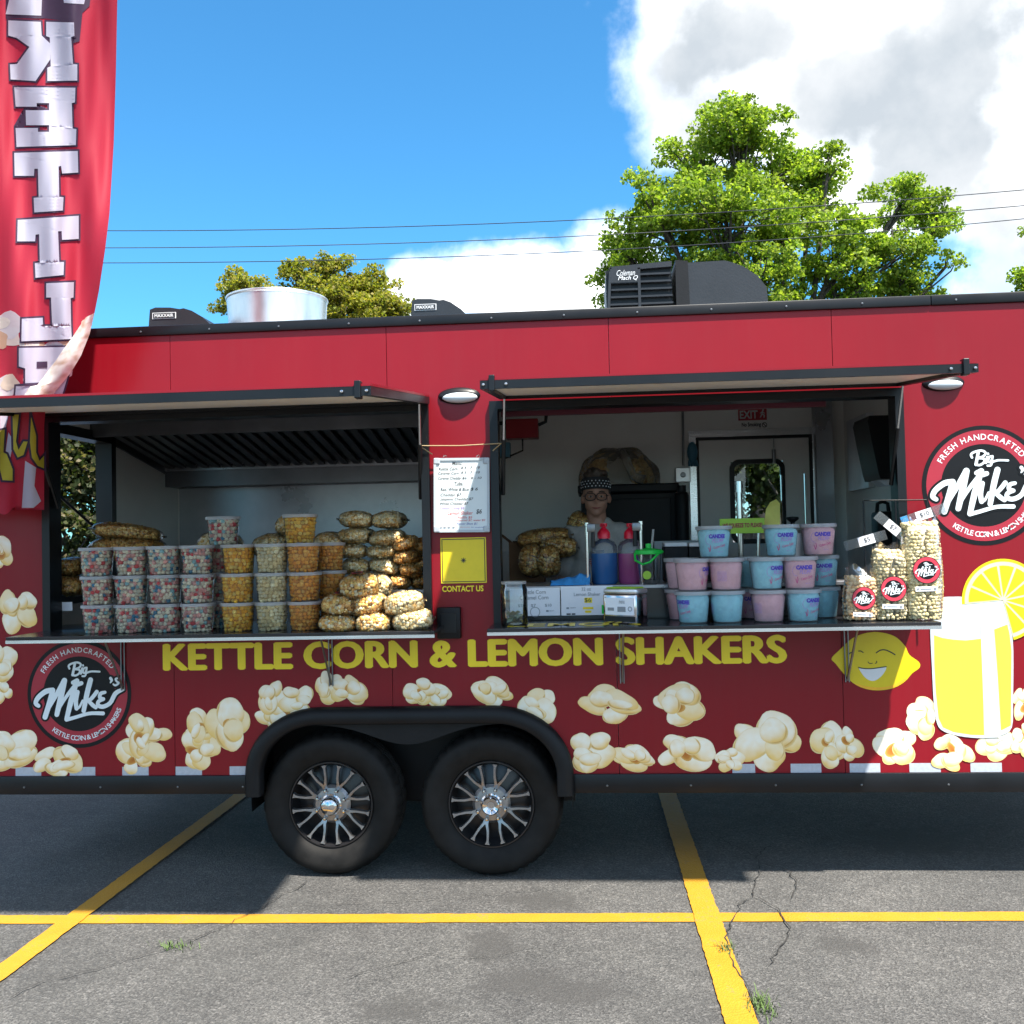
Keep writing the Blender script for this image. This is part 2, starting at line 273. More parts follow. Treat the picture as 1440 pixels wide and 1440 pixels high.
# ------------------------------------------------------------------ mesh helpers
class MB:
    def __init__(s): s.v = []; s.f = []; s.c = []
    def add(s, vs, fs, col=None):
        o = len(s.v); s.v += [tuple(x) for x in vs]; s.f += [tuple(i+o for i in f) for f in fs]
        if col is not None: s.c += ([col]*len(vs) if not isinstance(col, list) else col)
        return s
    def box(s, x0, x1, y0, y1, z0, z1, col=None, b=0.0):
        if b:
            bm = bmesh.new(); bmesh.ops.create_cube(bm, size=1)
            for v in bm.verts: v.co = Vector(((x0+x1)/2+v.co.x*(x1-x0), (y0+y1)/2+v.co.y*(y1-y0), (z0+z1)/2+v.co.z*(z1-z0)))
            bmesh.ops.bevel(bm, geom=list(bm.edges), offset=b, segments=2, affect='EDGES', profile=0.5)
            bm.verts.index_update(); s.add([v.co[:] for v in bm.verts], [[v.index for v in f.verts] for f in bm.faces], col); bm.free(); return s
        vs = [(x, y, z) for z in (z0, z1) for x, y in ((x0, y0), (x1, y0), (x1, y1), (x0, y1))]
        return s.add(vs, [(3, 2, 1, 0), (4, 5, 6, 7), (0, 1, 5, 4), (1, 2, 6, 5), (2, 3, 7, 6), (3, 0, 4, 7)], col)
    def lathe(s, prof, c=(0, 0, 0), n=32, axis='z', col=None, a0=0, a1=2*math.pi):
        vs = []; fs = []; k = len(prof); full = abs(a1-a0-2*math.pi) < 1e-6; m_ = n if full else n+1
        for i in range(m_):
            a = a0+(a1-a0)*i/n
            for r, h in prof:
                if axis == 'z': p = (r*math.cos(a), r*math.sin(a), h)
                elif axis == 'y': p = (r*math.cos(a), h, r*math.sin(a))
                else: p = (h, r*math.cos(a), r*math.sin(a))
                vs.append((p[0]+c[0], p[1]+c[1], p[2]+c[2]))
        for i in range(n):
            j = (i+1) % m_
            for q in range(k-1): fs.append((i*k+q, j*k+q, j*k+q+1, i*k+q+1))
        return s.add(vs, fs, col)
    def tube(s, pts, rad, n=8, col=None, sy=1.0, cap=True):
        pts = [Vector(p) for p in pts]; L = len(pts)
        if isinstance(rad, (int, float)): rad = [rad]*L
        vs = []; fs = []; up = None
        for i, p in enumerate(pts):
            t = (pts[min(i+1, L-1)]-pts[max(i-1, 0)]); t = t.normalized() if t.length > 1e-9 else Vector((0, 0, 1))
            if up is None: up = t.orthogonal().normalized()
            up = (up-t*up.dot(t)); up = up.normalized() if up.length > 1e-6 else t.orthogonal().normalized()
            w = t.cross(up)
            for k in range(n):
                a = 2*math.pi*k/n; vs.append(p+(up*math.cos(a)+w*math.sin(a))*rad[i])
        for i in range(L-1):
            for k in range(n): fs.append((i*n+k, i*n+(k+1) % n, (i+1)*n+(k+1) % n, (i+1)*n+k))
        if cap: fs += [tuple(range(n-1, -1, -1)), tuple((L-1)*n+k for k in range(n))]
        return s.add(vs, fs, col)
    def ball(s, c, r, nu=16, nv=10, col=None):
        r = (r, r, r) if isinstance(r, (int, float)) else r; vs = []; fs = []
        for j in range(nv+1):
            t = math.pi*j/nv
            for i in range(nu):
                a = 2*math.pi*i/nu; vs.append((c[0]+r[0]*math.sin(t)*math.cos(a), c[1]+r[1]*math.sin(t)*math.sin(a), c[2]+r[2]*math.cos(t)))
        for j in range(nv):
            for i in range(nu): fs.append((j*nu+i, (j+1)*nu+i, (j+1)*nu+(i+1) % nu, j*nu+(i+1) % nu))
        return s.add(vs, fs, col)
    def prism(s, poly, y0, y1, col=None):          # poly in (x,z), extruded along y
        n = len(poly); vs = [(x, y0, z) for x, z in poly]+[(x, y1, z) for x, z in poly]
        tri = tessellate_polygon([[Vector((x, z, 0)) for x, z in poly]])
        fs = [tuple(t) for t in tri]+[tuple(i+n for i in reversed(t)) for t in tri]+[(i, (i+1) % n, (i+1) % n+n, i+n) for i in range(n)]
        return s.add(vs, fs, col)
    def prismx(s, poly, x0, x1, col=None):         # poly in (y,z), extruded along x
        n = len(poly); vs = [(x0, y, z) for y, z in poly]+[(x1, y, z) for y, z in poly]
        tri = tessellate_polygon([[Vector((y, z, 0)) for y, z in poly]])
        fs = [tuple(t) for t in tri]+[tuple(i+n for i in reversed(t)) for t in tri]+[(i, (i+1) % n, (i+1) % n+n, i+n) for i in range(n)]
        return s.add(vs, fs, col)
    def mesh(s, name, mat, smooth=None):
        me = bpy.data.meshes.new(name); me.from_pydata(s.v, [], s.f)
        if s.c and len(s.c) == len(s.v):
            at = me.color_attributes.new('Col', 'FLOAT_COLOR', 'POINT')
            at.data.foreach_set('color', np.array([tuple(c)[:3]+(1.0,) for c in s.c], dtype=np.float32).ravel())
        bm = bmesh.new(); bm.from_mesh(me); bmesh.ops.recalc_face_normals(bm, faces=bm.faces); bm.to_mesh(me); bm.free()
        me.materials.append(MATS[mat]); fin(me, smooth); return me
    def build(s, name, mat, parent=None, smooth=None, loc=None): return obj(name, s.mesh(name, mat, smooth), parent, loc)
def fin(me, smooth):
    if smooth is None: return
    me.polygons.foreach_set('use_smooth', [True]*len(me.polygons))
    if smooth < 180:
        try: me.set_sharp_from_angle(angle=math.radians(smooth))
        except Exception: pass
def obj(name, me, parent=None, loc=None):
    o = bpy.data.objects.new(name, me); COL.objects.link(o)
    if parent is not None: o.parent = parent
    if loc is not None: o.location = loc
    elif parent is not None:                       # mesh written in world coordinates: undo the parents' offset
        off = Vector((0, 0, 0)); q = parent
        while q is not None: off += q.location; q = q.parent
        o.location = -off
    return o
def tag(o, label=None, cat=None, group=None, kind=None):
    if label: o['label'] = label
    if cat: o['category'] = cat
    if group: o['group'] = group
    if kind: o['kind'] = kind
    return o
def thing(name, label, cat, loc=(0, 0, 0), group=None, rotz=0.0):
    o = bpy.data.objects.new(name, None); COL.objects.link(o); o.location = loc; o.rotation_euler = (0, 0, rotz); o.empty_display_size = 0.1
    return tag(o, label, cat, group)
def curve_mesh(splines, offset=0.0, extrude=0.0):
    cu = bpy.data.curves.new('c', 'CURVE'); cu.dimensions = '2D'; cu.fill_mode = 'BOTH'; cu.offset = offset; cu.extrude = extrude
    for pts in splines:
        sp = cu.splines.new('POLY'); sp.points.add(len(pts)-1); sp.use_cyclic_u = True
        for q, p in zip(sp.points, pts): q.co = (p[0], p[1], 0, 1)
    o = bpy.data.objects.new('c', cu); me = bpy.data.meshes.new_from_object(o)
    vs = [v.co.copy() for v in me.vertices]; fs = [tuple(p.vertices) for p in me.polygons]
    bpy.data.objects.remove(o); bpy.data.curves.remove(cu); bpy.data.meshes.remove(me); return vs, fs
_tc = {}
def text_raw(body, bold=0.0, shear=0.0, spacing=1.0):
    k = (body, bold, shear, spacing)
    if k in _tc: return _tc[k]
    cu = bpy.data.curves.new('t', 'FONT'); cu.body = body; cu.offset = bold; cu.shear = shear; cu.space_character = spacing; cu.resolution_u = 4; cu.fill_mode = 'FRONT'
    o = bpy.data.objects.new('t', cu); me = bpy.data.meshes.new_from_object(o)
    vs = [v.co.copy() for v in me.vertices]; fs = [tuple(p.vertices) for p in me.polygons]
    bpy.data.objects.remove(o); bpy.data.curves.remove(cu); bpy.data.meshes.remove(me); _tc[k] = (vs, fs); return vs, fs
def text_box(mb, body, x0, x1, z0, z1, y, bold=0.0, shear=0.0, rot=0.0, col=None, spacing=1.0, keep=False):
    """text whose box fills x0..x1, z0..z1 of the plane y"""
    vs, fs = text_raw(body, bold, shear, spacing)
    ax = min(v.x for v in vs); bx = max(v.x for v in vs); az = min(v.y for v in vs); bz = max(v.y for v in vs)
    sx = (x1-x0)/(bx-ax); sz = (z1-z0)/(bz-az)
    if keep: sx = sz = min(sx, sz)
    cx, cz = (x0+x1)/2, (z0+z1)/2; c, s = math.cos(rot), math.sin(rot); out = []
    for v in vs:
        a = (v.x-(ax+bx)/2)*sx; b = (v.y-(az+bz)/2)*sz
        out.append((cx+a*c-b*s, y, cz+a*s+b*c))
    mb.add(out, fs, col); return mb
def stroke(mb, pts, rad, y, sy=0.02, n=10, col=None, sub=5):
    """pen stroke in the x,z plane: a tube pressed flat against the plane y"""
    P = [Vector((p[0], 0, p[1])) for p in pts]; R = rad if isinstance(rad, (list, tuple)) else [rad]*len(P)
    if len(P) > 2 and sub > 1:                      # Catmull-Rom
        Q = []; RR = []
        for i in range(len(P)-1):
            p0, p1, p2, p3 = P[max(i-1, 0)], P[i], P[i+1], P[min(i+2, len(P)-1)]
            for k in range(sub):
                t = k/sub; Q.append(0.5*((2*p1)+(p2-p0)*t+(2*p0-5*p1+4*p2-p3)*t*t+(3*p1-p0-3*p2+p3)*t**3)); RR.append(R[i]+(R[i+1]-R[i])*t)
        Q.append(P[-1]); RR.append(R[-1]); P, R = Q, RR
    # one flat ribbon with round ends
    L = len(P); vs = []; fs = []
    o = []
    for i, p in enumerate(P):
        t = (P[min(i+1, L-1)]-P[max(i-1, 0)]); t = t.normalized() if t.length > 1e-9 else Vector((1, 0, 0))
        nrm = Vector((-t.z, 0, t.x)); o.append((p, t, nrm, R[i]))
    mb2 = []
    for p, t, nrm, r in o: mb2 += [p+nrm*r, p-nrm*r]
    fs = [(2*i, 2*i+1, 2*i+3, 2*i+2) for i in range(L-1)]
    vs = list(mb2)
    for (p, t, nrm, r), sg in ((o[0], -1), (o[-1], 1)):
        b = len(vs); vs.append(p); m_ = 8
        for k in range(m_+1):
            a = math.pi*k/m_; vs.append(p+nrm*(r*math.cos(a))+t*(sg*r*math.sin(a)))
        for k in range(m_): fs.append((b, b+1+k, b+2+k))
    STROKE_N[0] += 1
    yy = y - 0.00012*(STROKE_N[0] % 9)
    mb.add([(v.x, yy-2e-6*i, v.z) for i, v in enumerate(vs)], fs, col)
    return mb
STROKE_N = [0]
# ------------------------------------------------------------------ ground
def slab(name, pts, z, mat, parent=None, kind=None):
    mb = MB(); mb.add([(p[0], p[1], z) for p in pts], [tuple(range(len(pts)))]); o = mb.build(name, mat, parent)
    if kind: o['kind'] = kind
    return o
ground = slab('asphalt_lot', [(-400, -400), (400, -400), (400, 900), (-400, 900)], 0, 'asphalt', None, 'structure')
def gl(a, b): return [G(*p) for p in (a, b)]
def stripe(pa, pb, wa, z, ext0=0.0, ext1=0.0):
    A, B = G(*pa), G(*pb); t = (B-A); t.z = 0; t.normalize(); n = Vector((-t.y, t.x, 0)); A = A-t*ext0; B = B+t*ext1
    K = 260; vs = []; fs = []; rnd = random.Random(int(pa[0]+pa[1]))
    for i in range(K+1):
        p = A.lerp(B, i/K); vs += [p+n*(wa/2+rnd.uniform(-.0028, .0028)), p-n*(wa/2+rnd.uniform(-.0028, .0028))]
    for i in range(K): fs.append((2*i, 2*i+1, 2*i+3, 2*i+2))
    mb = MB(); mb.add([(v.x, v.y, z) for v in vs], fs); return mb.build('painted_line', 'road_paint', ground)
stripe((0, 1294), (1440, 1289.5), 0.105, 0.004, 4, 6)
stripe((100, 1296), (355, 1107), 0.105, 0.008, 3, 3)
stripe((1043, 1440), (957, 1175), 0.118, 0.008, 2, 3)
def crack(pts, w, z=0.0105, seed=1):
    rnd = random.Random(seed); P = []
    for a, b in zip(pts[:-1], pts[1:]):
        A, B = G(*a), G(*b); k = max(2, int((B-A).length/0.035))
        for i in range(k):
            q = A.lerp(B, i/k); P.append(q+Vector((rnd.uniform(-.012, .012), rnd.uniform(-.012, .012), 0)))
    P.append(G(*pts[-1])); vs = []; fs = []
    for i, p in enumerate(P):
        t = (P[min(i+1, len(P)-1)]-P[max(i-1, 0)]).normalized(); n = Vector((-t.y, t.x, 0))
        ww = w*rnd.uniform(.25, 1.0)*(0.3 if i in (0, len(P)-1) else 1); vs += [p+n*ww, p-n*ww]
    for i in range(len(P)-1): fs.append((2*i, 2*i+1, 2*i+3, 2*i+2))
    MB().add([(v.x, v.y, z) for v in vs], fs).build('crack', 'crack_dark', ground)
crack([(1064, 1205), (1068, 1225), (1062, 1248), (1058, 1262), (1040, 1275), (1034, 1292), (1022, 1312), (1020, 1335), (1030, 1355), (1042, 1380), (1062, 1410), (1068, 1440)], .004, seed=2)
crack([(1062, 1262), (1088, 1276), (1100, 1293), (1110, 1308), (1104, 1330), (1090, 1342), (1082, 1360)], .0036, seed=3)
crack([(1070, 1215), (1112, 1228), (1120, 1245), (1112, 1268)], .004, seed=4)
crack([(990, 1170), (1030, 1190), (1064, 1207), (1085, 1190)], .004, seed=5)
crack([(10, 1408), (60, 1384), (120, 1370), (180, 1352), (245, 1334), (300, 1312), (340, 1292), (372, 1276), (440, 1237)], .0035, seed=6)
crack([(760, 1330), (690, 1350), (600, 1345), (480, 1380)], .002, seed=7)
crack([(372, 1276), (520, 1272), (640, 1266), (770, 1252)], .002, seed=8)
def tuft(px, py, n, sx, sy, h, label):
    rnd = random.Random(px); g = G(px, py); mb = MB()
    for i in range(n):
        x, y = rnd.gauss(0, sx), rnd.gauss(0, sy); a = rnd.uniform(0, 6.28); l = h*rnd.uniform(.4, 1.1); w = .0022
        dx, dy = math.cos(a)*l*.6, math.sin(a)*l*.6; nx, ny = -math.sin(a)*w, math.cos(a)*w
        mb.add([(x-nx, y-ny, .004), (x+nx, y+ny, .004), (x+dx*.5+nx*.7, y+dy*.5+ny*.7, l*.65), (x+dx*.5-nx*.7, y+dy*.5-ny*.7, l*.65), (x+dx, y+dy, l*.85)], [(0, 1, 2, 3), (3, 2, 4)])
    o = mb.build('grass_tuft', 'grass', None, None, (g.x, g.y, 0)); tag(o, label, 'grass', None, 'stuff')
tuft(245, 1334, 60, .045, .02, .035, 'small green grass tuft in thin crack near left stripe')
tuft(1022, 1337, 70, .02, .03, .035, 'grass tuft in crack beside right yellow stripe just below the cross stripe')
tuft(1070, 1418, 130, .025, .05, .045, 'grass tuft at lower end of crack beside right yellow stripe')
# ------------------------------------------------------------------ trailer body
XL, XR = -3.22, 3.3
YB = 2.42                                   # far side wall
ZF = 0.60                                   # inner floor
zs = lambda px, py, Y=0.0: W(px, py, Y).z
xs = lambda px, py, Y=0.0: W(px, py, Y).x
Z_SK0, Z_SK1 = zs(720, 1115), zs(720, 1088.5)     # skirt
Z_R0, Z_R1 = zs(785, 450.5), zs(785, 436.5)         # roof rail
trailer = thing('food_trailer', 'red food trailer with two open serving windows and popcorn graphics', 'trailer', (0, 1.2, 0))
def rect(px0, py0, px1, py1, Y):
    mx, my = (px0+px1)/2, (py0+py1)/2
    return xs(px0, my, Y), xs(px1, my, Y), zs(mx, py1, Y), zs(mx, py0, Y)
WL = rect(66, 581, 603, 892, 0); WR = rect(695, 561, 1270, 882, 0)      # window openings x0,x1,z0,z1
AX0, AX1 = xs(350, 1060), xs(803, 1060); AZ = zs(577, 996)             # wheel arch
seams = [XL, xs(243, 800), xs(549, 800), xs(864, 800), xs(1180, 800), xs(1496, 800), XR]
def arch_pts(inset=0.0):
    x0, x1, zt = AX0+inset, AX1-inset, AZ-inset; r = 0.40; pts = [(x0, Z_SK1-.2)]
    for k in range(13):
        a = math.pi-(math.pi/2)*k/12; pts.append((x0+r+1.15*r*math.cos(a) if False else x0+r*1.0*(1+math.cos(a)), Z_SK1+(zt-Z_SK1)*math.sin(a)))
    for k in range(13):
        a = math.pi/2-(math.pi/2)*k/12; pts.append((x1-r*(1-math.cos(a)), Z_SK1+(zt-Z_SK1)*math.sin(a)))
    pts.append((x1, Z_SK1-.2)); return pts
def arch_z(x):
    p = arch_pts()
    if x <= AX0 or x >= AX1: return None
    for a, b in zip(p[:-1], p[1:]):
        if a[0] <= x <= b[0] and b[0] > a[0]: return a[1]+(b[1]-a[1])*(x-a[0])/(b[0]-a[0])
    return AZ
TH = 0.028
for a, b in zip(seams[:-1], seams[1:]):
    xa, xb = a+0.0015, b-0.0015; zt = Z_R0+0.01
    breaks = sorted(set([xa, xb]+[x for w in (WL, WR) for x in w[:2] if xa < x < xb]+[p[0] for p in arch_pts() if xa < p[0] < xb]))
    mb = MB(); up = MB() if any(w[0] < xa and xb < w[1] for w in (WL, WR)) else None
    for x0, x1 in zip(breaks[:-1], breaks[1:]):
        mid = (x0+x1)/2; zb0 = zb1 = Z_SK1-.02
        if AX0 < mid < AX1: zb0 = arch_z(x0+1e-5) or Z_SK1-.02; zb1 = arch_z(x1-1e-5) or Z_SK1-.02
        spans = [(zb0, zb1, zt)]
        for w in (WL, WR):
            if w[0]-1e-6 <= mid <= w[1]: spans = [(zb0, zb1, w[2]), (w[3], w[3], zt)]
        for p0, p1, t in spans:
            vs = [(x0, y, z) for y in (0, TH) for z in (p0, t)]+[(x1, y, z) for y in (0, TH) for z in (p1, t)]
            (up if up is not None and p0 > 1.6 else mb).add(vs, [(0, 1, 5, 4), (2, 6, 7, 3), (0, 2, 3, 1), (4, 5, 7, 6), (1, 3, 7, 5), (0, 4, 6, 2)])
    if up is not None: up.build('siding_panel', 'red_wrap', trailer)
    mb.build('siding_panel', 'red_wrap', trailer)
# inner lining, floor, roof, end walls
def cellwall(mb, x0, x1, z0, z1, holes, ya, yb):
    X = sorted(set([x0, x1]+[h for q in holes for h in q[:2]])); Zs = sorted(set([z0, z1]+[h for q in holes for h in q[2:]]))
    for i in range(len(X)-1):
        for j in range(len(Zs)-1):
            cx, cz = (X[i]+X[i+1])/2, (Zs[j]+Zs[j+1])/2
            if any(q[0] < cx < q[1] and q[2] < cz < q[3] for q in holes): continue
            mb.box(X[i], X[i+1], ya, yb, Zs[j], Zs[j+1])
mb = MB(); cellwall(mb, XL+.05, XR-.05, ZF, Z_R0-.03, [WL, WR, (AX0-.02, AX1+.02, ZF-.1, AZ+.02)], TH+.02, TH+.045); mb.build('inner_wall', 'white_wall', trailer)
mb = MB().box(XL+.02, XR-.02, .43, YB-.03, ZF-.06, ZF); mb.box(XL+.02, AX0-.02, .03, .43, ZF-.06, ZF); mb.box(AX1+.02, XR-.02, .03, .43, ZF-.06, ZF); mb.build('floor', 'wood_floor', trailer)
MB().box(XL+.05, XR-.05, TH+.046, YB-.05, Z_R0-.10, Z_R0-.03).build('ceiling', 'white_wall', trailer)
mb = MB(); prof = [(-.0, Z_R1-.03), (.3, Z_R1-.012), (1.2, Z_R1+.01), (2.1, Z_R1-.012), (YB, Z_R1-.03), (YB, Z_R0+.0), (0.0, Z_R0+.02)]
mb.prismx(prof, XL, XR); mb.build('roof', 'galvanised', trailer)
IW = 1.88; BW = 2.30
door = rect(983, 613, 1147, 1000, BW); door = (door[0], door[1], ZF+.02, door[3])
dwin = rect(1029, 648, 1102, 762, BW)
mb = MB(); cellwall(mb, XL+.05, IW, ZF, Z_R0-.1, [door], BW, BW+.03); mb.build('back_wall', 'white_wall', trailer)
mb = MB(); cellwall(mb, XL, XR, Z_SK0, Z_R0+.02, [door], YB-.03, YB); mb.build('back_siding', 'red_wrap', trailer)
MB().box(IW, IW+.04, TH+.047, BW-.001, ZF, Z_R0-.101).build('partition_wall', 'white_wall', trailer)
MB().box(XR-.03, XR, .03, YB-.031, Z_SK0, Z_R0+.01).build('end_wall', 'red_wrap', trailer)
EW = (0.34, 1.25, zs(100, 845, .8), zs(100, 604, .8))       # opening in the left end wall: y0,y1,z0,z1
mb = MB()
for ya, yb, za, zb in ((TH, EW[0], ZF, Z_R0-.1), (EW[1], BW, ZF, Z_R0-.1), (EW[0], EW[1], ZF, EW[2]), (EW[0], EW[1], EW[3], Z_R0-.1)):
    mb.box(XL+.04, XL+.08, ya, yb, za, zb)
mb.build('end_wall_lining', 'white_wall', trailer)
mb = MB()
for ya, yb, za, zb in ((TH+.001, EW[0], Z_SK0, Z_R0), (EW[1], YB-.031, Z_SK0, Z_R0), (EW[0], EW[1], Z_SK0, EW[2]), (EW[0], EW[1], EW[3], Z_R0)):
    mb.box(XL, XL+.035, ya, yb, za, zb)
mb.build('end_wall', 'red_wrap', trailer)
# black frame round the end opening
ef = MB(); t_ = .05
for ya, yb, za, zb in ((EW[0]-.01, EW[0]+t_, EW[2], EW[3]), (EW[1]-t_, EW[1]+.01, EW[2], EW[3]), (EW[0]-.01, EW[1]+.01, EW[3]-t_, EW[3]+.01), (EW[0]-.01, EW[1]+.01, EW[2]-.01, EW[2]+t_)):
    ef.box(XL-.01, XL+.10, ya, yb, za, zb)
ef = ef.build('end_window_frame', 'black_trim', trailer)
MB().tube([(XL+.09, EW[1]-.03, EW[2]+.35), (XL-.32, EW[0]+.1, EW[3]+.0)], .009, 8).build('gas_strut', 'black_trim', ef, 40)
mb = MB().box(XL-.75, XL-.02, EW[0]-.03, EW[1]+.03, EW[3]+.02, EW[3]+.05); mb.build('end_window_flap', 'awning_white', trailer)
# skirt, rail, seams trim
for a, b in ((XL, AX0+.02), (AX1-.02, XR)):
    sk = MB().box(a, b, -.012, .03, Z_SK0, Z_SK1, b=.004).build('side_skirt', 'black_trim', trailer, 40)
    n = int((b-a)/.42)
    for i in range(n+1):
        MB().lathe([(.0001, -.016), (.004, -.015), (.006, -.012)], (a+.2+i*.42 if a+.2+i*.42 < b-.03 else b-.05, 0, (Z_SK0+Z_SK1)/2-.01), 8, 'y').build('screw', 'steel_dark', sk)
xr = [XL, xs(1308, 425), XR]
for a, b in zip(xr[:-1], xr[1:]):
    rl = MB().box(a+.001, b-.001, -.016, .03, Z_R0, Z_R1, b=.005).build('roof_rail', 'black_trim', trailer, 40)
    x = a+.12
    while x < b-.02:
        MB().lathe([(.0001, -.021), (.005, -.020), (.007, -.015)], (x, 0, Z_R0+.022), 8, 'y').build('screw', 'steel_dark', rl); x += .375
# chassis
ch = MB(); ch.box(XL+.05, XR-.1, .45, .55, Z_SK0+.02, .58); ch.box(XL+.05, XR-.1, 1.9, 2.0, Z_SK0+.02, .58)
for x in (-2.9, -2.2, -1.5, -.3, .6, 1.4, 2.2, 3.0): ch.box(x-.04, x+.04, .551, 1.899, Z_SK0+.03, .56)
ch.build('chassis', 'black_trim', trailer)
# wheels
WY = 0.045; wc = [W(465, 1131, WY), W(690.5, 1130, WY)]; TR = 0.372
def tyre_mesh():
    R, r = TR, .222
    prof = [(r-.012, .02), (r+.004, .012), (r+.02, -.004), (r+.05, -.016), (R-.07, -.022), (R-.045, -.02), (R-.03, -.013), (R-.022, -.006), (R-.012, .012), (R-.003, .03), (R, .05)]
    for k, y in enumerate((.06, .075, .09, .105, .12, .135, .15)):
        prof += [(R if k % 2 == 0 else R-.008, y), (R if k % 2 == 0 else R-.008, y+.013)]
    prof += [(R-.003, .18), (R-.02, .205), (R-.06, .226), (r+.03, .215), (r-.012, .19)]
    mb = MB().lathe(prof, (0, 0, 0), 160, 'y'); k = len(prof)      # shoulder notches and tread
    for i in range(160):
        for j in range(k):
            if (j in (8, 9, 10, 11) and i % 4 == 0) or (12 <= j < 24 and i % 5 == 0):
                x, y, z = mb.v[i*k+j]; s = (math.hypot(x, z)-.007)/math.hypot(x, z); mb.v[i*k+j] = (x*s, y, z*s)
    return mb.mesh('tyre', 'rubber', 35)
def rim_parts():
    out = {}
    mb = MB().lathe([(.001, .06), (.08, .06), (.19, .09), (.208, .05), (.212, .014), (.216, .004), (.222, .004), (.224, .02), (.212, .18)], (0, 0, 0), 56, 'y'); out['rim'] = mb.mesh('rim', 'rim_black', 35)
    mb = MB()
    for k in range(8):
        a = 2*math.pi*(k+.5)/8
        def P(r, da, y): return (r*math.cos(a+da), y, r*math.sin(a+da))
        for sg in (-1, 1):                  # one prong of the Y
            q = [(.075, 0.02, .020), (.105, .06, .012), (.140, .165, .006), (.175, .190, .003), (.192, .193, .002), (.207, .194, .001)]
            w = [.010, .0075, .0056, .0052, .0056, .0125]; vs = []; fs = []
            for (r, da, y), ww in zip(q, w):
                c = Vector(P(r, sg*da, y)); tn = Vector((-math.sin(a+sg*da), 0, math.cos(a+sg*da)))
                vs += [c+tn*ww, c-tn*ww, c-tn*ww*1.15+Vector((0, .03, 0)), c+tn*ww*1.15+Vector((0, .03, 0))]
            for i in range(5):
                for e in range(4): fs.append((4*i+e, 4*i+(e+1) % 4, 4*i+4+(e+1) % 4, 4*i+4+e))
            fs += [(0, 3, 2, 1), (20, 21, 22, 23)]; mb.add(vs, fs)
    mb.lathe([(.05, .012), (.085, .016), (.10, .03)], (0, 0, 0), 40, 'y'); out['spokes'] = mb.mesh('spokes', 'rim_silver', 30)
    out['lug'] = MB().lathe([(.0001, -.012), (.007, -.011), (.0105, -.006), (.0115, .02)], (0, 0, 0), 10, 'y').mesh('lug_nut', 'chrome', 40)
    out['cap'] = MB().lathe([(.0001, -.052), (.030, -.050), (.042, -.044), (.0465, -.034), (.0475, .0), (.056, .006), (.058, .02)], (0, 0, 0), 40, 'y').mesh('hub_cap', 'chrome', 40)
    out['hub'] = MB().lathe([(.0001, -.008), (.018, -.008), (.020, -.022), (.030, -.030), (.041, -.036), (.047, -.030), (.048, 0), (.056, .006), (.058, .02)], (0, 0, 0), 40, 'y').mesh('open_hub', 'chrome', 40)
    return out
tm, rp = tyre_mesh(), rim_parts()
def wheel(c, cap, rot, far=False):
    ty = obj('wheel', tm, trailer, Vector(c)-trailer.location); ty.rotation_euler = (0, rot, math.pi if far else 0)
    for k in ('rim', 'spokes', 'cap' if cap else 'hub'):
        obj({'rim': 'rim', 'spokes': 'spokes', 'cap': 'hub_cap', 'hub': 'hub'}[k], rp[k], ty, (0, 0, 0))
    for k in range(8):
        a = 2*math.pi*k/8+.39; obj('lug_nut', rp['lug'], ty, (.077*math.cos(a), 0, .077*math.sin(a)))
    return ty
wheel((wc[0].x, WY, TR), True, 0.03); wheel((wc[1].x, WY, TR), False, -.08)
wheel((wc[0].x, YB-.06, TR), True, .4, True); wheel((wc[1].x, YB-.06, TR), False, .2, True)
for c in wc:
    MB().tube([(c.x, .25, TR), (c.x, YB-.25, TR)], .04, 10).build('axle', 'black_trim', trailer, 40)
# wheel well and fender flare
ap = arch_pts()
mb = MB(); n = len(ap); vs = [(x, .029, z) for x, z in ap]+[(x, .40, z) for x, z in ap]; fs = [(i, i+1, n+i+1, n+i) for i in range(n-1)]
vs += [(AX0, .40, Z_SK0), (AX1, .40, Z_SK0)]; mb.add(vs, fs); mb.box(AX0-.01, AX1+.01, .40, .42, .30, AZ+.01); mb.build('wheel_well', 'black_plastic', trailer)
mb = MB()                                    # flare: profiled band along the arch
prof = [(0.0, -.002), (0.0, -.030), (.012, -.048), (.040, -.060), (.075, -.058), (.085, -.05), (.088, .01)]
ap2 = arch_pts(-.012); ap2[0] = (ap2[0][0], Z_SK0-.005); ap2[-1] = (ap2[-1][0], Z_SK0-.005)
vs = []; fs = []; k = len(prof)
for i, (x, z) in enumerate(ap2):
    a, b = ap2[max(i-1, 0)], ap2[min(i+1, len(ap2)-1)]; t = Vector((b[0]-a[0], 0, b[1]-a[1])).normalized(); nn = Vector((t.z, 0, -t.x))
    for d, y in prof: vs.append((x+nn.x*d, y, z+nn.z*d))
for i in range(len(ap2)-1):
    for j in range(k-1): fs.append((i*k+j, (i+1)*k+j, (i+1)*k+j+1, i*k+j+1))
mb.add(vs, fs); mb.build('fender_flare', 'black_plastic', trailer, 50)
# centre piece between the wheels (curved valance)
xm = (wc[0].x+wc[1].x)/2; top = AZ-.05; lowz = zs(577, 1047)
poly = [(AX0+.25, top), (AX1-.25, top)]
for i in range(21):
    u = 1-2*i/20; x = xm+u*.56; poly.append((x, top-.03-(top-.03-lowz)*(math.exp(-(u*2.0)**2*1.2))))
MB().prism(poly, .0, .02).build('fender_valance', 'black_plastic', trailer)
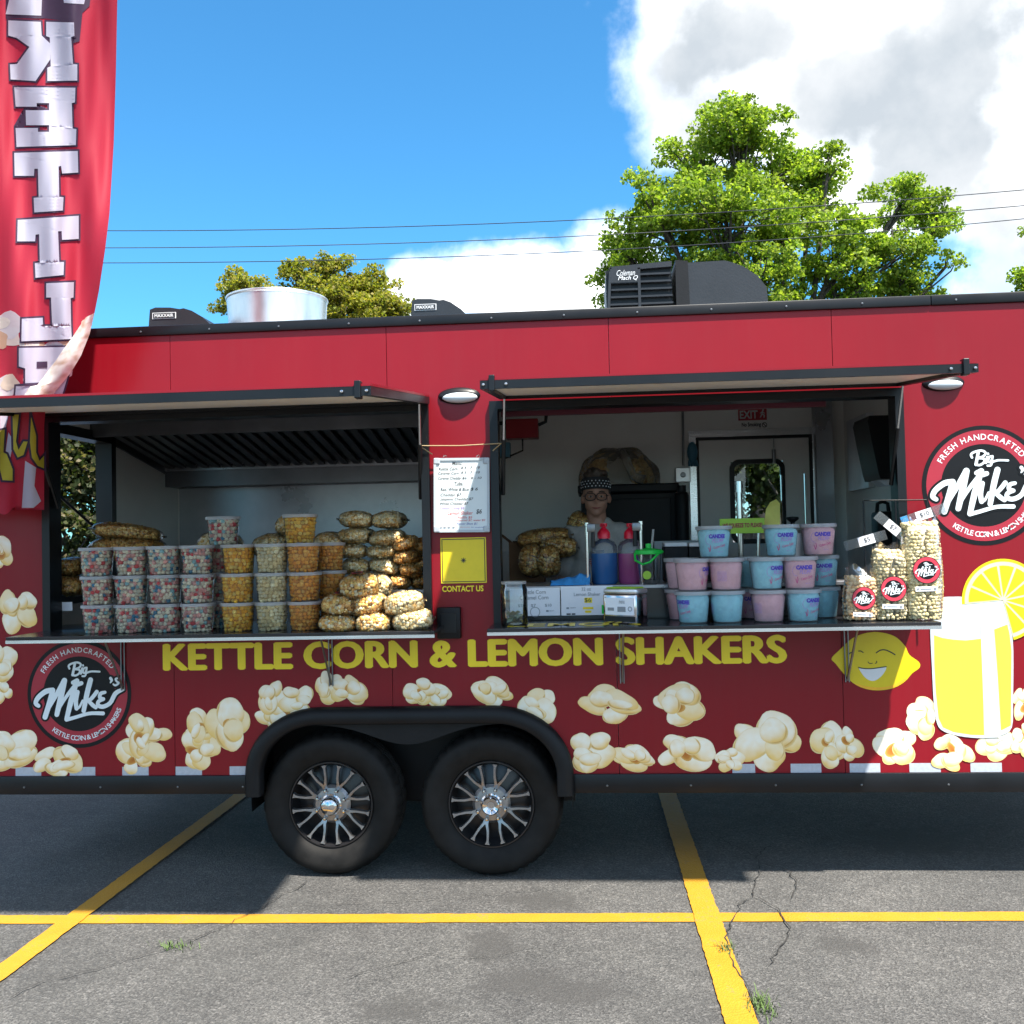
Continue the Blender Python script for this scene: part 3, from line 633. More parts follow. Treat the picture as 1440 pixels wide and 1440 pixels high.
# window frames
def frame(name, w, t, y0, y1, mat, parent):
    x0, x1, z0, z1 = w; mb = MB()
    mb.box(x0-.012, x0+t, y0, y1, z0, z1+.02); mb.box(x1-t, x1+.012, y0, y1, z0, z1+.02)
    mb.box(x0+t, x1-t, y0, y1, z1-t*.7, z1+.02); mb.box(x0+t, x1-t, y0, y1, z0-.01, z0+.02); return mb.build(name, mat, parent)
frame('serving_window_frame', WL, .030, -.03, .09, 'black_trim', trailer)
frame('serving_window_frame', WR, .030, -.03, .09, 'black_trim', trailer)
MB().box(WR[0]+.03, xs(1160, 570, .2), .18, .20, zs(950, 579, .2), Z_R0-.101).build('window_header', 'maroon', trailer)
# shelves
def shelf(pxl, pxr, pyl, pyr, D, y_back=.02):
    A = W(pxl, pyl, -D); B = W(pxr, pyr, -D); z = (A.z+B.z)/2
    r = MB().box(A.x, B.x, -D, y_back, z-.004, z+.012, b=.002).build('serving_shelf', 'counter_black', trailer)
    MB().box(A.x, B.x, -D-.003, -D+.016, z-.020, z-.0045).build('edge_trim', 'aluminium', r); return z+.012, r, A.x, B.x
SHD = 0.38
ZSL, shL, sl0, sl1 = shelf(8, 611, 900, 890.5, SHD); ZSR, shR, sr0, sr1 = shelf(685, 1324, 886.5, 880, SHD)
def bracket(px, z, sh, py1):
    x = xs(px, 920, -.2); b = W(px, py1, -.03).z
    mb = MB()
    for dx in (-.012, .006): mb.box(x+dx, x+dx+.005, -.012, -.004, b, z-.03)
    mb.tube([(x, -.01, b+.01), (x+.004, -.22, z-.03)], .006, 6); mb.tube([(x, -.01, z-.06), (x, -.24, z-.02)], .005, 6)
    MBs = mb.build('shelf_bracket', 'steel_dark', sh)
for px, sh, z, q in ((148, shL, ZSL, 972), (451, shL, ZSL, 966), (876, shR, ZSR, 962), (1205, shR, ZSR, 960)): bracket(px, z, sh, q)
mb = MB(); 
text_box(mb, 'LEMON', xs(715, 880, -.2), xs(900, 880, -.2), -.30, -.12, 0, bold=.02)
mb.v = [(x, z, ZSR+.0012) for x, y, z in mb.v]; mb.build('shelf_reflection_letters', 'yellow_print', shR)  # painted reflection: flat letters laid on the shelf top
# awnings: hinge at the top of each window, held out level
def awning(x0, x1, L, zh, zf, arm_px, side):
    aw = bpy.data.objects.new('awning', None); COL.objects.link(aw); aw.parent = trailer; aw.location = Vector(((x0+x1)/2, -.03, zh))-trailer.location
    def pt(x, s, dz): return (x, -.03-s*L, zh+(zf-zh)*s+dz)
    def slabm(xa, xb, s0, s1, d0, d1):
        vs = [pt(x, s, d) for d in (d0, d1) for x, s in ((xa, s0), (xb, s0), (xb, s1), (xa, s1))]
        return vs, [(3, 2, 1, 0), (4, 5, 6, 7), (0, 1, 5, 4), (1, 2, 6, 5), (2, 3, 7, 6), (3, 0, 4, 7)]
    MB().add(*slabm(x0+.02, x1-.02, .01, .99, 0.004, .024)).build('awning_panel', 'awning_white', aw)
    MB().add(*slabm(x0+.001, x1-.001, .002, .998, .0245, .034)).build('awning_skin', 'red_wrap', aw)
    mb = MB(); w = .035/L
    mb.add(*slabm(x0, x1, 1-w, 1.0, -.012, .0235)); mb.add(*slabm(x0, x1, 0, w, -.012, .0235))
    mb.add(*slabm(x0, x0+.035, w, 1-w, -.012, .0235)); mb.add(*slabm(x1-.035, x1, w, 1-w, -.012, .0235)); mb.build('awning_frame', 'black_trim', aw)
    for x, sg in ((x0+.05, 1), (x1-.05, -1)):         # latch bracket and bolts at the front corners
        b = Vector(pt(x, 1.0, 0)); br = MB().box(b.x-.012, b.x+.012, b.y-.012, b.y+.03, b.z-.022, b.z+.045, b=.003).build('latch', 'black_trim', aw)
        for dx in (-.035, .06): MB().lathe([(.0001, -.012), (.006, -.010), (.008, 0)], (b.x+dx*sg, b.y, b.z+.005), 10, 'y').build('bolt', 'chrome', aw)
        q = Vector(pt(x-sg*.02, .10, -.014)); e = Vector(((WL if side == 'L' else WR)[0 if sg > 0 else 1]+sg*.045, .03, zh-.50))
        if side != 'L' or sg < 0 or True:
            st = MB().tube([q, q.lerp(e, .45)], .006, 8); st.build('gas_strut_rod', 'chrome', aw, 40)
            MB().tube([q.lerp(e, .42), e], .011, 8).build('gas_strut', 'black_trim', aw, 40)
    return aw
La, Lb = 1.40, 0.96
aLx1 = W(524, 553, -La).x; aLx0 = WL[0]-.02
zhL = zs(330, 577, -.03)+.012; zfL = (zs(260, 562, -La)); awning(aLx0, aLx1, La, zhL, zfL, 0, 'L')
aRx0, aRx1 = W(676, 546, -Lb).x, W(1372, 517, -Lb).x
zhR = zs(985, 552, -.03)+.01; zfR = zs(1020, 533, -Lb); awning(aRx0, aRx1, Lb, zhR, zfR, 0, 'R')
# porch lights
def porch(px, py, wpx):
    c = W(px, py, -.02); r = wpx/2/270; lt = MB().ball((c.x, 0, c.z), (r, .035, r*.40), 28, 14).build('porch_light', 'black_trim', trailer, 180)
    MB().ball((c.x+.005, -.012, c.z-.010), (r*.84, .036, r*.26), 24, 12).build('lens', 'ice_white', lt, 180)
porch(645, 556, 60); porch(1328, 538, 56)
# outlet box
b = rect(615, 854, 648, 898, -.03); ob = MB().box(b[0], b[1], -.05, 0, b[2], b[3], b=.006).build('outlet_box', 'black_plastic', trailer, 40)
MB().box(b[0]+.02, b[1]-.02, -.056, -.0505, b[2]+.03, b[3]-.03, b=.002).build('cover', 'black_trim', ob)
# contact poster (plain: the code itself is left out)
b = rect(620, 756, 684, 820, 0); ps = MB().box(b[0], b[1], -.004, -.001, b[2], b[3]).build('contact_panel', 'yellow_poster', trailer)
mb = MB(); t_ = .004
for q in ((b[0]+.006, b[1]-.006, b[2]+.006, b[2]+.006+t_), (b[0]+.006, b[1]-.006, b[3]-.006-t_, b[3]-.006), (b[0]+.006, b[0]+.006+t_, b[2]+.0105, b[3]-.0105), (b[1]-.006-t_, b[1]-.006, b[2]+.0105, b[3]-.0105)):
    mb.box(q[0], q[1], -.0048, -.0042, q[2], q[3])
mb.build('border', 'ink', ps)
cx, cz = (b[0]+b[1])/2, (b[2]+b[3])/2; mb = MB()
for k in range(4):
    a = math.pi*k/4; stroke(mb, [(cx-.013*math.cos(a), cz-.013*math.sin(a)), (cx+.013*math.cos(a), cz+.013*math.sin(a))], .0018, -.0045)
mb.build('star_mark', 'ink', ps)
b = rect(622, 823.5, 680, 832, 0); text_box(MB(), 'CONTACT US', b[0], b[1], b[2], b[3], -.003, bold=.03).build('contact_lettering', 'yellow_print', trailer)
# ------------------------------------------------------------------ prints on the wall
A, B = W(232, 942), W(1104, 930); capz = (zs(300, 905)-zs(300, 942))
mb = MB()
for i, (dx, dz) in enumerate(((0, 0), (-.011, 0), (.011, 0), (0, -.006), (0, .006), (-.006, .004), (.006, -.004), (-.006, -.004), (.006, .004))):      # heavy face: the outline repeated a hair to each side
    text_box(mb, 'KETTLE CORN & LEMON SHAKERS', A.x+dx, B.x+dx, A.z+dz, A.z+capz+dz-.005, -.0010-.0002*i, bold=0, spacing=1.02)
mb.build('wall_lettering', 'yellow_print', trailer)
def disc(mb, c, r0, r1, y, n=72, col=None):
    if r0 <= 0: mb.add([(c[0], y, c[1])]+[(c[0]+r1*math.cos(2*math.pi*i/n), y, c[1]+r1*math.sin(2*math.pi*i/n)) for i in range(n)], [(0, 1+i, 1+(i+1) % n) for i in range(n)], col)
    else:
        mb.add([(c[0]+r*math.cos(2*math.pi*i/n), y, c[1]+r*math.sin(2*math.pi*i/n)) for r in (r0, r1) for i in range(n)], [(i, (i+1) % n, n+(i+1) % n, n+i) for i in range(n)], col)
    return mb
SCRIPT = [ # (points, radii) in logo units: ring radius 307
 ([(207, 528), (190, 512), (206, 480), (250, 447), (292, 440)], [11, 13, 14, 15, 15]), ([(292, 442), (272, 512), (245, 592)], [15, 16, 15]),
 ([(250, 575), (305, 480), (362, 386)], [6, 12, 16]), ([(362, 386), (340, 480), (315, 578)], [16, 17, 14]),
 ([(320, 560), (370, 480), (430, 408)], [6, 10, 13]), ([(428, 415), (400, 500), (372, 606)], [13, 16, 13]), ([(372, 608), (420, 596), (505, 574), (588, 574)], [11, 10, 10, 11]),
 ([(412, 398), (436, 388)], [12, 14]), ([(440, 408), (462, 402)], [13, 12]), ([(438, 452), (428, 505), (432, 545)], [13, 13, 12]), ([(432, 545), (450, 535), (468, 500)], [9, 7, 6]),
 ([(516, 384), (495, 460), (474, 558)], [15, 15, 13]), ([(552, 452), (520, 490), (500, 498)], [12, 11, 9]), ([(500, 500), (525, 525), (545, 540)], [10, 12, 11]),
 ([(600, 455), (575, 462), (570, 485), (592, 492)], [9, 11, 11, 9]), ([(592, 494), (562, 506), (560, 528), (588, 536), (630, 515), (662, 462), (704, 440)], [9, 11, 12, 12, 12, 13, 10]),
 ([(634, 376), (640, 388), (632, 402)], [9, 8, 3]), ([(686, 374), (664, 380), (670, 394), (682, 404), (662, 416), (650, 410)], [5, 6, 6, 6, 6, 5])]
SMALL = [([(424, 293), (417, 325), (410, 355)], 7), ([(392, 318), (388, 302), (406, 290), (440, 284), (460, 296), (448, 314), (420, 322)], 5.5), ([(420, 322), (450, 326), (450, 345), (428, 358), (408, 353)], 5.5),
 ([(468, 318), (460, 347)], 6), ([(472, 300), (473, 303)], 5), ([(494, 314), (478, 318), (472, 340), (484, 343), (494, 318)], 5), ([(494, 316), (486, 358), (468, 362)], 5), ([(488, 346), (520, 336), (570, 338)], 5)]
def logo(parent, cx, cz, R, y, arcs=True, seg=72):
    s = R/307.0; f = lambda p: (cx+(p[0]-446)*s, cz-(p[1]-462)*s)
    base = disc(MB(), (cx, cz), 0, R, y, seg).build('round_logo', 'logo_black', parent)
    disc(MB(), (cx, cz), 212*s, 285*s, y-.0006, seg).build('band', 'logo_red', base)
    mb = MB()
    for P, r in SCRIPT: stroke(mb, [f(p) for p in P], [(q+11)*s for q in r], y-.0012)
    mb.build('script_outline', 'logo_black', base)
    mb = MB()
    for P, r in SCRIPT: stroke(mb, [f(p) for p in P], [q*s for q in r], y-.0030)
    for P, r in SMALL: stroke(mb, [f(p) for p in P], r*s*1.1, y-.0030)
    mb.build('script_lettering', 'script_white', base)
    if arcs:
        def arc(txt, a0, a1, rad, h, flip):
            mb = MB(); adv = [0.0]
            for ch_ in txt:
                if ch_ == ' ': adv.append(adv[-1]+.42); continue
                vs, _ = text_raw(ch_, .012); adv.append(adv[-1]+max(v.x for v in vs)-min(v.x for v in vs)+.14)
            for i, ch_ in enumerate(txt):
                if ch_ == ' ': continue
                u = (adv[i]+adv[i+1]-.14)/2/(adv[-1]-.14); a = math.radians(a0+(a1-a0)*u)
                vs, fs = text_raw(ch_, .012); ax = (max(v.x for v in vs)+min(v.x for v in vs))/2; k_ = h/.72
                rot = a-math.pi/2 if not flip else a+math.pi/2; px, pz = cx+rad*math.cos(a), cz+rad*math.sin(a); c, sn = math.cos(rot), math.sin(rot)
                mb.add([(px+((v.x-ax)*c-(v.y-.36)*sn)*k_, y-.0011, pz+((v.x-ax)*sn+(v.y-.36)*c)*k_) for v in vs], fs)
            mb.build('arc_lettering', 'script_white', base)
        arc('FRESH HANDCRAFTED', 150, 36, 250*s, 30*s, False); arc('KETTLE CORN & LEMON SHAKERS', 233, 340, 250*s, 28*s, True)
    return base
c = W(111.5, 975.5); logo(trailer, c.x, c.z, 77/269.0*1.0, -.0015)
c = W(1383, 682.5); logo(trailer, c.x, c.z, 84.5/283.0, -.0015)
# popcorn prints
def popcorn_print(px, py, w, h, seed, lay):
    rnd = random.Random(seed); c = W(px, py); s = (W(px+w/2, py).x-W(px-w/2, py).x)/2; t = s*h/w; mb = MB(); y0 = -.0008-.0011*lay
    def lobe(x, z, rx, rz, rot, y, warm):
        n = 30; hx, hz = rnd.uniform(-.2, .2), rnd.uniform(.1, .35); vs = []; cols = []; rings = (0, .3, .55, .75, .9, 1.0)
        wob = [rnd.uniform(0, 6.28) for _ in range(3)]; sd = rnd.uniform(-2.4, -.7); ca, sa = math.cos(rot), math.sin(rot)
        for r in rings:
            for i in range(n):
                a = 2*math.pi*i/n; k = 1+.07*math.sin(2*a+wob[0])+.05*math.sin(3*a+wob[1])+.025*math.sin(5*a+wob[2])
                u, v = r*math.cos(a)*k, r*math.sin(a)*k; uu, vv = u*rx+hx*rx*(1-r), v*rz+hz*rz*(1-r)
                vs.append((x+uu*ca-vv*sa, y, z+uu*sa+vv*ca))
                low = max(0.0, math.cos(a+rot-sd)); g = min(1.0, max(0.0, r**1.5*(.26+.95*low)+.28*mnoise.noise(Vector((vs[-1][0]*38, vs[-1][2]*38, seed)))))
                q = np.array((.90, .86, .74))*(1-g)+np.array((.82, .56, .19))*g
                if r >= 1.0: q = q*np.array((.93, .88, .76))
                if warm: q = q*.6+np.array((.84, .58, .16))*.4
                cols.append(tuple(float(min(.9, z_)) for z_ in q))
        fs = [(j*n+i, j*n+(i+1) % n, (j+1)*n+(i+1) % n, (j+1)*n+i) for j in range(len(rings)-1) for i in range(n)]
        mb.add(vs, fs, cols)
    def core(x, z, rx, rz, rot, y):
        n = 18; ca, sa = math.cos(rot), math.sin(rot); vs = []; cols = []
        for r, cc in ((0, (.42, .13, .02)), (.6, (.5, .2, .035)), (1, (.66, .38, .09))):
            for i in range(n):
                a = 2*math.pi*i/n; u, v = r*rx*math.cos(a), r*rz*math.sin(a); vs.append((x+u*ca-v*sa, y, z+u*sa+v*ca)); cols.append(cc)
        mb.add(vs, [(j*n+i, j*n+(i+1) % n, (j+1)*n+(i+1) % n, (j+1)*n+i) for j in range(2) for i in range(n)], cols)
    n = rnd.choice((4, 5, 5)); a0 = rnd.uniform(0, 6.28); k = 0
    def shade(x, z, rx, rz, rot, y):                  # amber printed edge under a lobe
        m_ = 28; ca, sa = math.cos(rot), math.sin(rot); vs = []; cols = []
        for r, cc in ((0, (.56, .30, .07)), (.86, (.60, .34, .09)), (.96, (.70, .48, .18)), (1.04, (.80, .64, .34))):
            for i in range(m_):
                a = 2*math.pi*i/m_; u, v = r*rx*math.cos(a), r*rz*math.sin(a); vs.append((x+u*ca-v*sa, y, z+u*sa+v*ca)); cols.append(cc)
        mb.add(vs, [(j*m_+i, j*m_+(i+1) % m_, (j+1)*m_+(i+1) % m_, (j+1)*m_+i) for j in range(3) for i in range(m_)], cols)
    L_ = []
    for i in range(n):
        a = a0+2*math.pi*i/n+rnd.uniform(-.45, .45); rr = rnd.uniform(.34, .62); L_.append((s*(1-rr)*.98*math.cos(a), t*(1-rr)*.98*math.sin(a), s*rr, t*rr*rnd.uniform(.75, 1.1), rnd.random() < .3))
    if rnd.random() < .8: L_.append(None)
    for q in range(rnd.choice((2, 2, 3))):
        a = rnd.uniform(0, 6.28); L_.append((s*.36*math.cos(a), t*.36*math.sin(a), s*rnd.uniform(.22, .42), t*rnd.uniform(.22, .42), rnd.random() < .15))
    for i, q in enumerate(L_):
        if q is None:
            core(c.x+rnd.uniform(-.25, .25)*s, c.z+rnd.uniform(-.25, .2)*t, s*rnd.uniform(.24, .44), t*rnd.uniform(.18, .32), rnd.uniform(-1.2, 1.2), y0-.00005*k); k += 1; continue
        rot = rnd.uniform(-.8, .8)
        if i > 0: shade(c.x+q[0]*.95+rnd.uniform(-.05, .05)*s, c.z+q[1]*.95-.03*t, q[2]*1.0, q[3]*1.0, rot, y0-.00005*k); k += 1
        lobe(c.x+q[0], c.z+q[1], q[2], q[3], rot, y0-.00005*k, q[4]); k += 1
    mb.build('popcorn_print', 'printed', trailer)
PC = [(2, 777, 34, 48), (25, 857, 56, 74), (2, 930, 46, 62), (2, 971, 32, 40), (16, 1054, 84, 60), (82, 1069, 76, 46), (178+10, 1062, 54, 56), (206, 1042, 80, 62), (198, 1032, 40, 68), (280, 1052, 62, 60), (282, 1022, 40, 60), (320, 1018, 64, 76),
      (390, 1000, 68, 58), (383, 982, 40, 56), (418, 984, 54, 44), (462, 968, 40, 50), (490, 972, 54, 48), (590, 972, 48, 42), (615, 978, 42, 36), (692, 972, 62, 46), (757, 993, 60, 54), (856, 990, 90, 56), (956, 988, 76, 66),
      (832, 1056, 72, 62), (890, 1066, 64, 42), (966, 1058, 90, 58), (1026, 1068, 46, 36), (1078, 1041, 100, 88), (1166, 1047, 54, 68), (1194, 1046, 40, 52), (1258, 1048, 68, 58), (1300, 1010, 52, 64), (1338, 1058, 70, 54), (1402, 1046, 62, 46), (1438, 988, 30, 60), (1440, 1040, 34, 56)]
for i, q in enumerate(PC): popcorn_print(*q, seed=100+i*7, lay=i % 3)
# reflective tape along the bottom edge
for a, b in ((22, 58), (98, 134), (172, 209), (247, 284), (323, 352), (1030, 1062), (1112, 1155), (1195, 1238), (1279, 1323), (1365, 1409), (1450, 1494)):
    x0, x1 = xs(a, 1085), xs(b, 1085); MB().box(x0, x1, -.0006, -.0001, Z_SK1+.001, Z_SK1+.046).build('reflective_tape', 'tape_grey', trailer)
# lemon, glass of lemonade (flat prints); coordinates read off the picture, laid on the wall plane
def wp(q, y): return [(W(1140+x/4, 760+z/4).x, y, W(1140+x/4, 760+z/4).z) for x, z in q]
def flat(name, q, y, mat, parent): 
    P = wp(q, y); tri = tessellate_polygon([[Vector((p[0], p[2], 0)) for p in P]]); return MB().add(P, [tuple(t) for t in tri]).build(name, mat, parent)
def smoothp(q, n=4):
    out = []; L = len(q)
    for i in range(L):
        p0, p1, p2, p3 = [np.array(q[(i+k-1) % L], float) for k in range(4)]
        for k in range(n):
            t = k/n; out.append(tuple(.5*((2*p1)+(p2-p0)*t+(2*p0-5*p1+4*p2-p3)*t*t+(3*p1-p0-3*p2+p3)*t**3)))
    return out
LEM = smoothp([(117, 660), (165, 610), (230, 550), (300, 520), (380, 512), (470, 535), (530, 590), (555, 640), (608, 680), (612, 712), (570, 745), (530, 790), (470, 825), (390, 840), (310, 832), (240, 800), (180, 740), (140, 690)])
lm = flat('lemon_print', [(x, z+3) for x, z in LEM], -.0015, 'lemon_yellow', trailer)
pm('lemon_shade', (0.80, 0.42, 0.02), 0.35); flat('rim_colour', smoothp([(240, 803), (310, 820), (390, 826), (465, 812), (528, 775), (530, 790), (470, 825), (390, 841), (310, 834)]), -.0022, 'lemon_shade', lm)
flat('mouth', smoothp([(270, 716), (300, 722), (350, 722), (422, 710), (408, 750), (370, 784), (335, 788), (300, 765)]), -.0022, 'white_print', lm)
mb = MB()
for q, r in (([(368, 632), (392, 617), (420, 616), (450, 628), (473, 642)], 3), ([(212, 640), (228, 630), (240, 632)], 3), ([(268, 622), (282, 622), (294, 630)], 2.5), ([(322, 682), (330, 692), (346, 690)], 2), ([(362, 692), (370, 686), (370, 678)], 2), ([(268, 714), (300, 720), (350, 720), (424, 709)], 2.5)):
    P = wp(q, 0); stroke(mb, [(p[0], p[2]) for p in P], r/4/275, -.0026)
mb.build('face_lines', 'ink', lm)
gp = flat('lemonade_print', smoothp([(700, 400), (730, 326), (800, 316), (870, 318), (960, 332), (1075, 338), (1108, 370), (1125, 480), (1138, 620), (1136, 900), (1130, 1050), (1075, 1094), (1000, 1110), (900, 1108), (800, 1092), (730, 1062), (704, 1008), (690, 900), (680, 700), (672, 540), (674, 480)], 3), -.0042, 'ice_white', trailer)
flat('juice', [(692, 532), (740, 548), (800, 557), (870, 562), (958, 552), (974, 1094), (900, 1092), (800, 1076), (742, 1050), (718, 1000), (702, 850), (694, 700)], -.0048, 'juice', gp)
flat('juice', [(1030, 500), (1104, 472), (1116, 520), (1128, 620), (1124, 1040), (1068, 1068), (1050, 760)], -.0048, 'juice', gp)
flat('straw', [(948, 350), (1014, 350), (1062, 1106), (978, 1108)], -.0054, 'white_print', gp)
def sector(r, a0, a1, n=48, c=(1080, 335)): return [c]+[(c[0]+r*math.cos(math.radians(a0+(a1-a0)*i/n)), c[1]-r*math.sin(math.radians(a0+(a1-a0)*i/n))) for i in range(n+1)]
sp = flat('lemon_slice_print', sector(232, -75, 186), -.0050, 'lemon_yellow', trailer)
flat('pith', sector(216, -75, 186), -.0056, 'pith', sp)
for a in range(-75, 186, 29):
    b = min(a+27.5, 186)
    if b-a > 5: flat('segment', [(1080+18*math.cos(math.radians((a+b)/2)), 335-18*math.sin(math.radians((a+b)/2)))]+sector(194, a+1.5, b-1, 12)[1:], -.0062, 'lemon_yellow', sp)
# ------------------------------------------------------------------ roof equipment
def vent(px0, px1, py0, py1):
    Y = 1.0; x0, x1 = xs(px0, py0, Y), xs(px1, py0, Y); zt = zs((px0+px1)/2, py0, Y); zb = Z_R1-.02; w = x1-x0
    poly = [(x0, zb), (x0+.01*w, zb+.3*(zt-zb)), (x0+.06*w, zt-.012), (x0+.14*w, zt), (x0+.36*w, zt-.004), (x0+.50*w, zt-.016), (x0+.56*w, zt-.012), (x0+.68*w, zt-.03), (x0+.84*w, zt-.075), (x0+.96*w, zt-.125), (x1, zb)]
    v = MB().prism(poly, Y, Y+.5).build('roof_vent_cover', 'dark_grey_plastic', trailer)
    MB().box(x0+.10*w, x0+.45*w, Y-.004, Y-.001, zt-.075, zt-.035).build('badge', 'white_print', v); MB().box(x0+.112*w, x0+.438*w, Y-.006, Y-.0045, zt-.071, zt-.039).build('badge_field', 'ink', v)
    text_box(MB(), 'MAXXAIR', x0+.135*w, x0+.415*w, zt-.065, zt-.045, Y-.0075, bold=.02).build('badge_lettering', 'white_print', v)
vent(205, 300, 431, 458); vent(574, 662, 419, 442)
Y = 1.15; c0 = W(367, 404, Y); rr = (xs(438.5, 412, Y)-xs(295, 412, Y))/2; zt = c0.z; zb = Z_R1-.03
MB().lathe([(rr*.90, zb), (rr*.985, zt-.035), (rr*.99, zt-.02), (rr*1.005, zt-.016), (rr*1.012, zt-.006), (rr*1.005, zt), (rr*.985, zt-.002), (rr*.97, zt-.02), (rr*.88, zb)], (c0.x, Y+rr, 0), 64).build('exhaust_shroud', 'galvanised', trailer, 40)
Y = 0.85; zb = Z_R1-.02; zA = zs(900, 372, Y); zB = zs(1000, 367, Y)
x = [xs(p, 400, Y) for p in (850, 949, 955, 969, 1020, 1046, 1066, 1078, 1083)]
ac = MB().prism([(x[3]-.002, zb), (x[3]-.01, zB-.004), (x[4], zB), (x[4]+.04, zB-.012), (x[5], zB-.04), (x[6], zB-.10), (x[7], zB-.17), (x[8], zb)], Y, Y+.62).build('air_conditioner', 'dark_grey_plastic', trailer)
MB().prism([(x[1]+.006, zb), (x[2]-.02, zA+.015), (x[3]-.006, zB+.004), (x[3]+.006, zb)], Y-.012, Y+.632).build('strap', 'black_plastic', ac)
gx0, gx1 = x[0], x[1]+.004
mb = MB().box(gx0+.01, gx1-.02, Y+.03, Y+.6, zb, zA-.02); mb.build('coil_box', 'black_trim', ac)
ns = 9
for i in range(ns):
    z0 = zb+.055+(zA-zb-.075)*i/ns
    MB().box(gx0+.016+.004*i, gx1-.004-.010*i*.3, Y-.004, Y+.02, z0, z0+.011).build('slat', 'dark_grey_plastic', ac)
mb = MB(); mb.prism([(gx0, zb), (gx0+.03, zA-.012), (gx0+.045, zA-.012), (gx0+.018, zb)], Y-.006, Y+.025); mb.prism([(gx0+.03, zA-.035), (gx0+.035, zA-.008), (gx1-.02, zA+.012), (gx1-.02, zA-.02)], Y-.006, Y+.5); mb.box(gx0, gx1, Y-.006, Y+.025, zb, zb+.05)
mb.box((gx0+gx1)/2-.012, (gx0+gx1)/2+.004, Y-.006, Y+.021, zb+.05, zA-.02); mb.prism([(gx0+.035, zA-.105), (gx0+.035, zA-.02), ((gx0+gx1)/2-.012, zA-.012), ((gx0+gx1)/2-.012, zA-.105)], Y-.0065, Y+.02); mb.build('grille_frame', 'dark_grey_plastic', ac)
for i in range(4): MB().box(gx0+.05, (gx0+gx1)/2-.02, Y+.021, Y+.027, zb+.068+i*.032, zb+.086+i*.032).build('fin_panel', 'aluminium', ac)
mb = MB(); a = rect(867, 380, 893, 388, Y); text_box(mb, 'Coleman', a[0], a[1], a[2], a[3], Y-.009, shear=.4); a = rect(869, 388, 897, 395, Y); text_box(mb, 'Mach Q', a[0], a[1], a[2], a[3], Y-.009, shear=.3, bold=.01); mb.build('badge_lettering', 'white_print', ac)
# ------------------------------------------------------------------ inside of the trailer
HL = XL+.085; hx1 = xs(640, 640, 1.0)
zc = Z_R0-.101; z_lip0 = zs(400, 606, .95); z_lip1 = zs(400, 583, .95)
hood = MB().prismx([(.95, zc), (.95, z_lip0), (.985, z_lip0), (.985, zc-.02)], HL, hx1).build('extractor_hood', 'hood_steel', trailer)
MB().prismx([(.986, zc-.001), (.986, z_lip0+.02), (2.05, zs(400, 662, 2.05)), (BW-.02, zs(400, 662, 2.05)), (BW-.02, zc-.001)], HL, HL+.012).build('hood_side', 'hood_steel', hood)
zf0, zf1 = z_lip0+.05, zs(400, 655, 2.0)
nfil = 26
for i in range(nfil):                                   # sloping baffle filters
    xa = HL+.05+(hx1-HL-.06)*i/nfil; xb = xa+(hx1-HL-.06)/nfil*.55
    MB().add([(xa, 1.0, zf0), (xb, 1.0, zf0), (xb, 2.0, zf1), (xa, 2.0, zf1), (xa, 1.0, zf0+.02), (xb, 1.0, zf0+.02), (xb, 2.0, zf1+.02), (xa, 2.0, zf1+.02)],
             [(0, 1, 2, 3), (4, 7, 6, 5), (0, 4, 5, 1), (1, 5, 6, 2), (2, 6, 7, 3), (3, 7, 4, 0)]).build('baffle', 'hood_steel', hood)
MB().add([(HL, 1.0, zf0+.03), (hx1, 1.0, zf0+.03), (hx1, 2.0, zf1+.03), (HL, 2.0, zf1+.03)], [(0, 1, 2, 3)]).build('baffle_back', 'steel_dark', hood)
za, zb_ = zs(400, 655, 2.1), zs(400, 681, 2.1)
MB().box(HL, hx1, 2.06, BW-.005, zb_, za+.0).build('hood_ledge', 'hood_steel', hood); MB().box(HL, hx1, 2.03, 2.059, za-.02, za+.02).build('grease_gutter', 'stainless', hood)
MB().box(HL+.01, hx1, BW-.012, BW-.002, ZF, zb_-.001).build('steel_backsplash', 'stainless', trailer)
MB().box(hx1, hx1+.03, 1.6, BW-.002, ZF, zc).build('cook_side_panel', 'stainless', trailer)
# inner counter under the left window, lower cabinet
MB().box(HL, WL[1]+.1, .095, .62, AZ+.05, ZSL-.06).build('counter', 'steel_dark', trailer); MB().box(HL, WL[1]+.1, .095, .64, ZSL-.059, ZSL-.02, b=.004).build('counter_top', 'counter_black', trailer)
zlt = zs(590, 828, .2); MB().box(xs(545, 828, .2), WL[1]+.1, .12, .6, zlt-.02, zlt, b=.003).build('counter_rack', 'stainless', trailer)
b = rect(92, 845, 116, 857, .2); lab = MB().box(b[0], b[1], .0915, .0945, b[2], b[3]).build('sticker', 'paper', trailer)
disc(MB(), (b[0]+.018, (b[2]+b[3])/2), .008, .015, .0905, 24).build('ring', 'ink', lab)
# raised inner counter of the right window
RCZ = zs(830, 823, .12); rc = MB().box(WR[0]+.03, WR[1]-.03, .10, .60, AZ+.05, RCZ-.022).build('inner_counter', 'counter_black', trailer)
MB().box(WR[0]+.03, WR[1]-.03, .091, .62, RCZ-.021, RCZ, b=.003).build('counter_top', 'stainless', trailer)
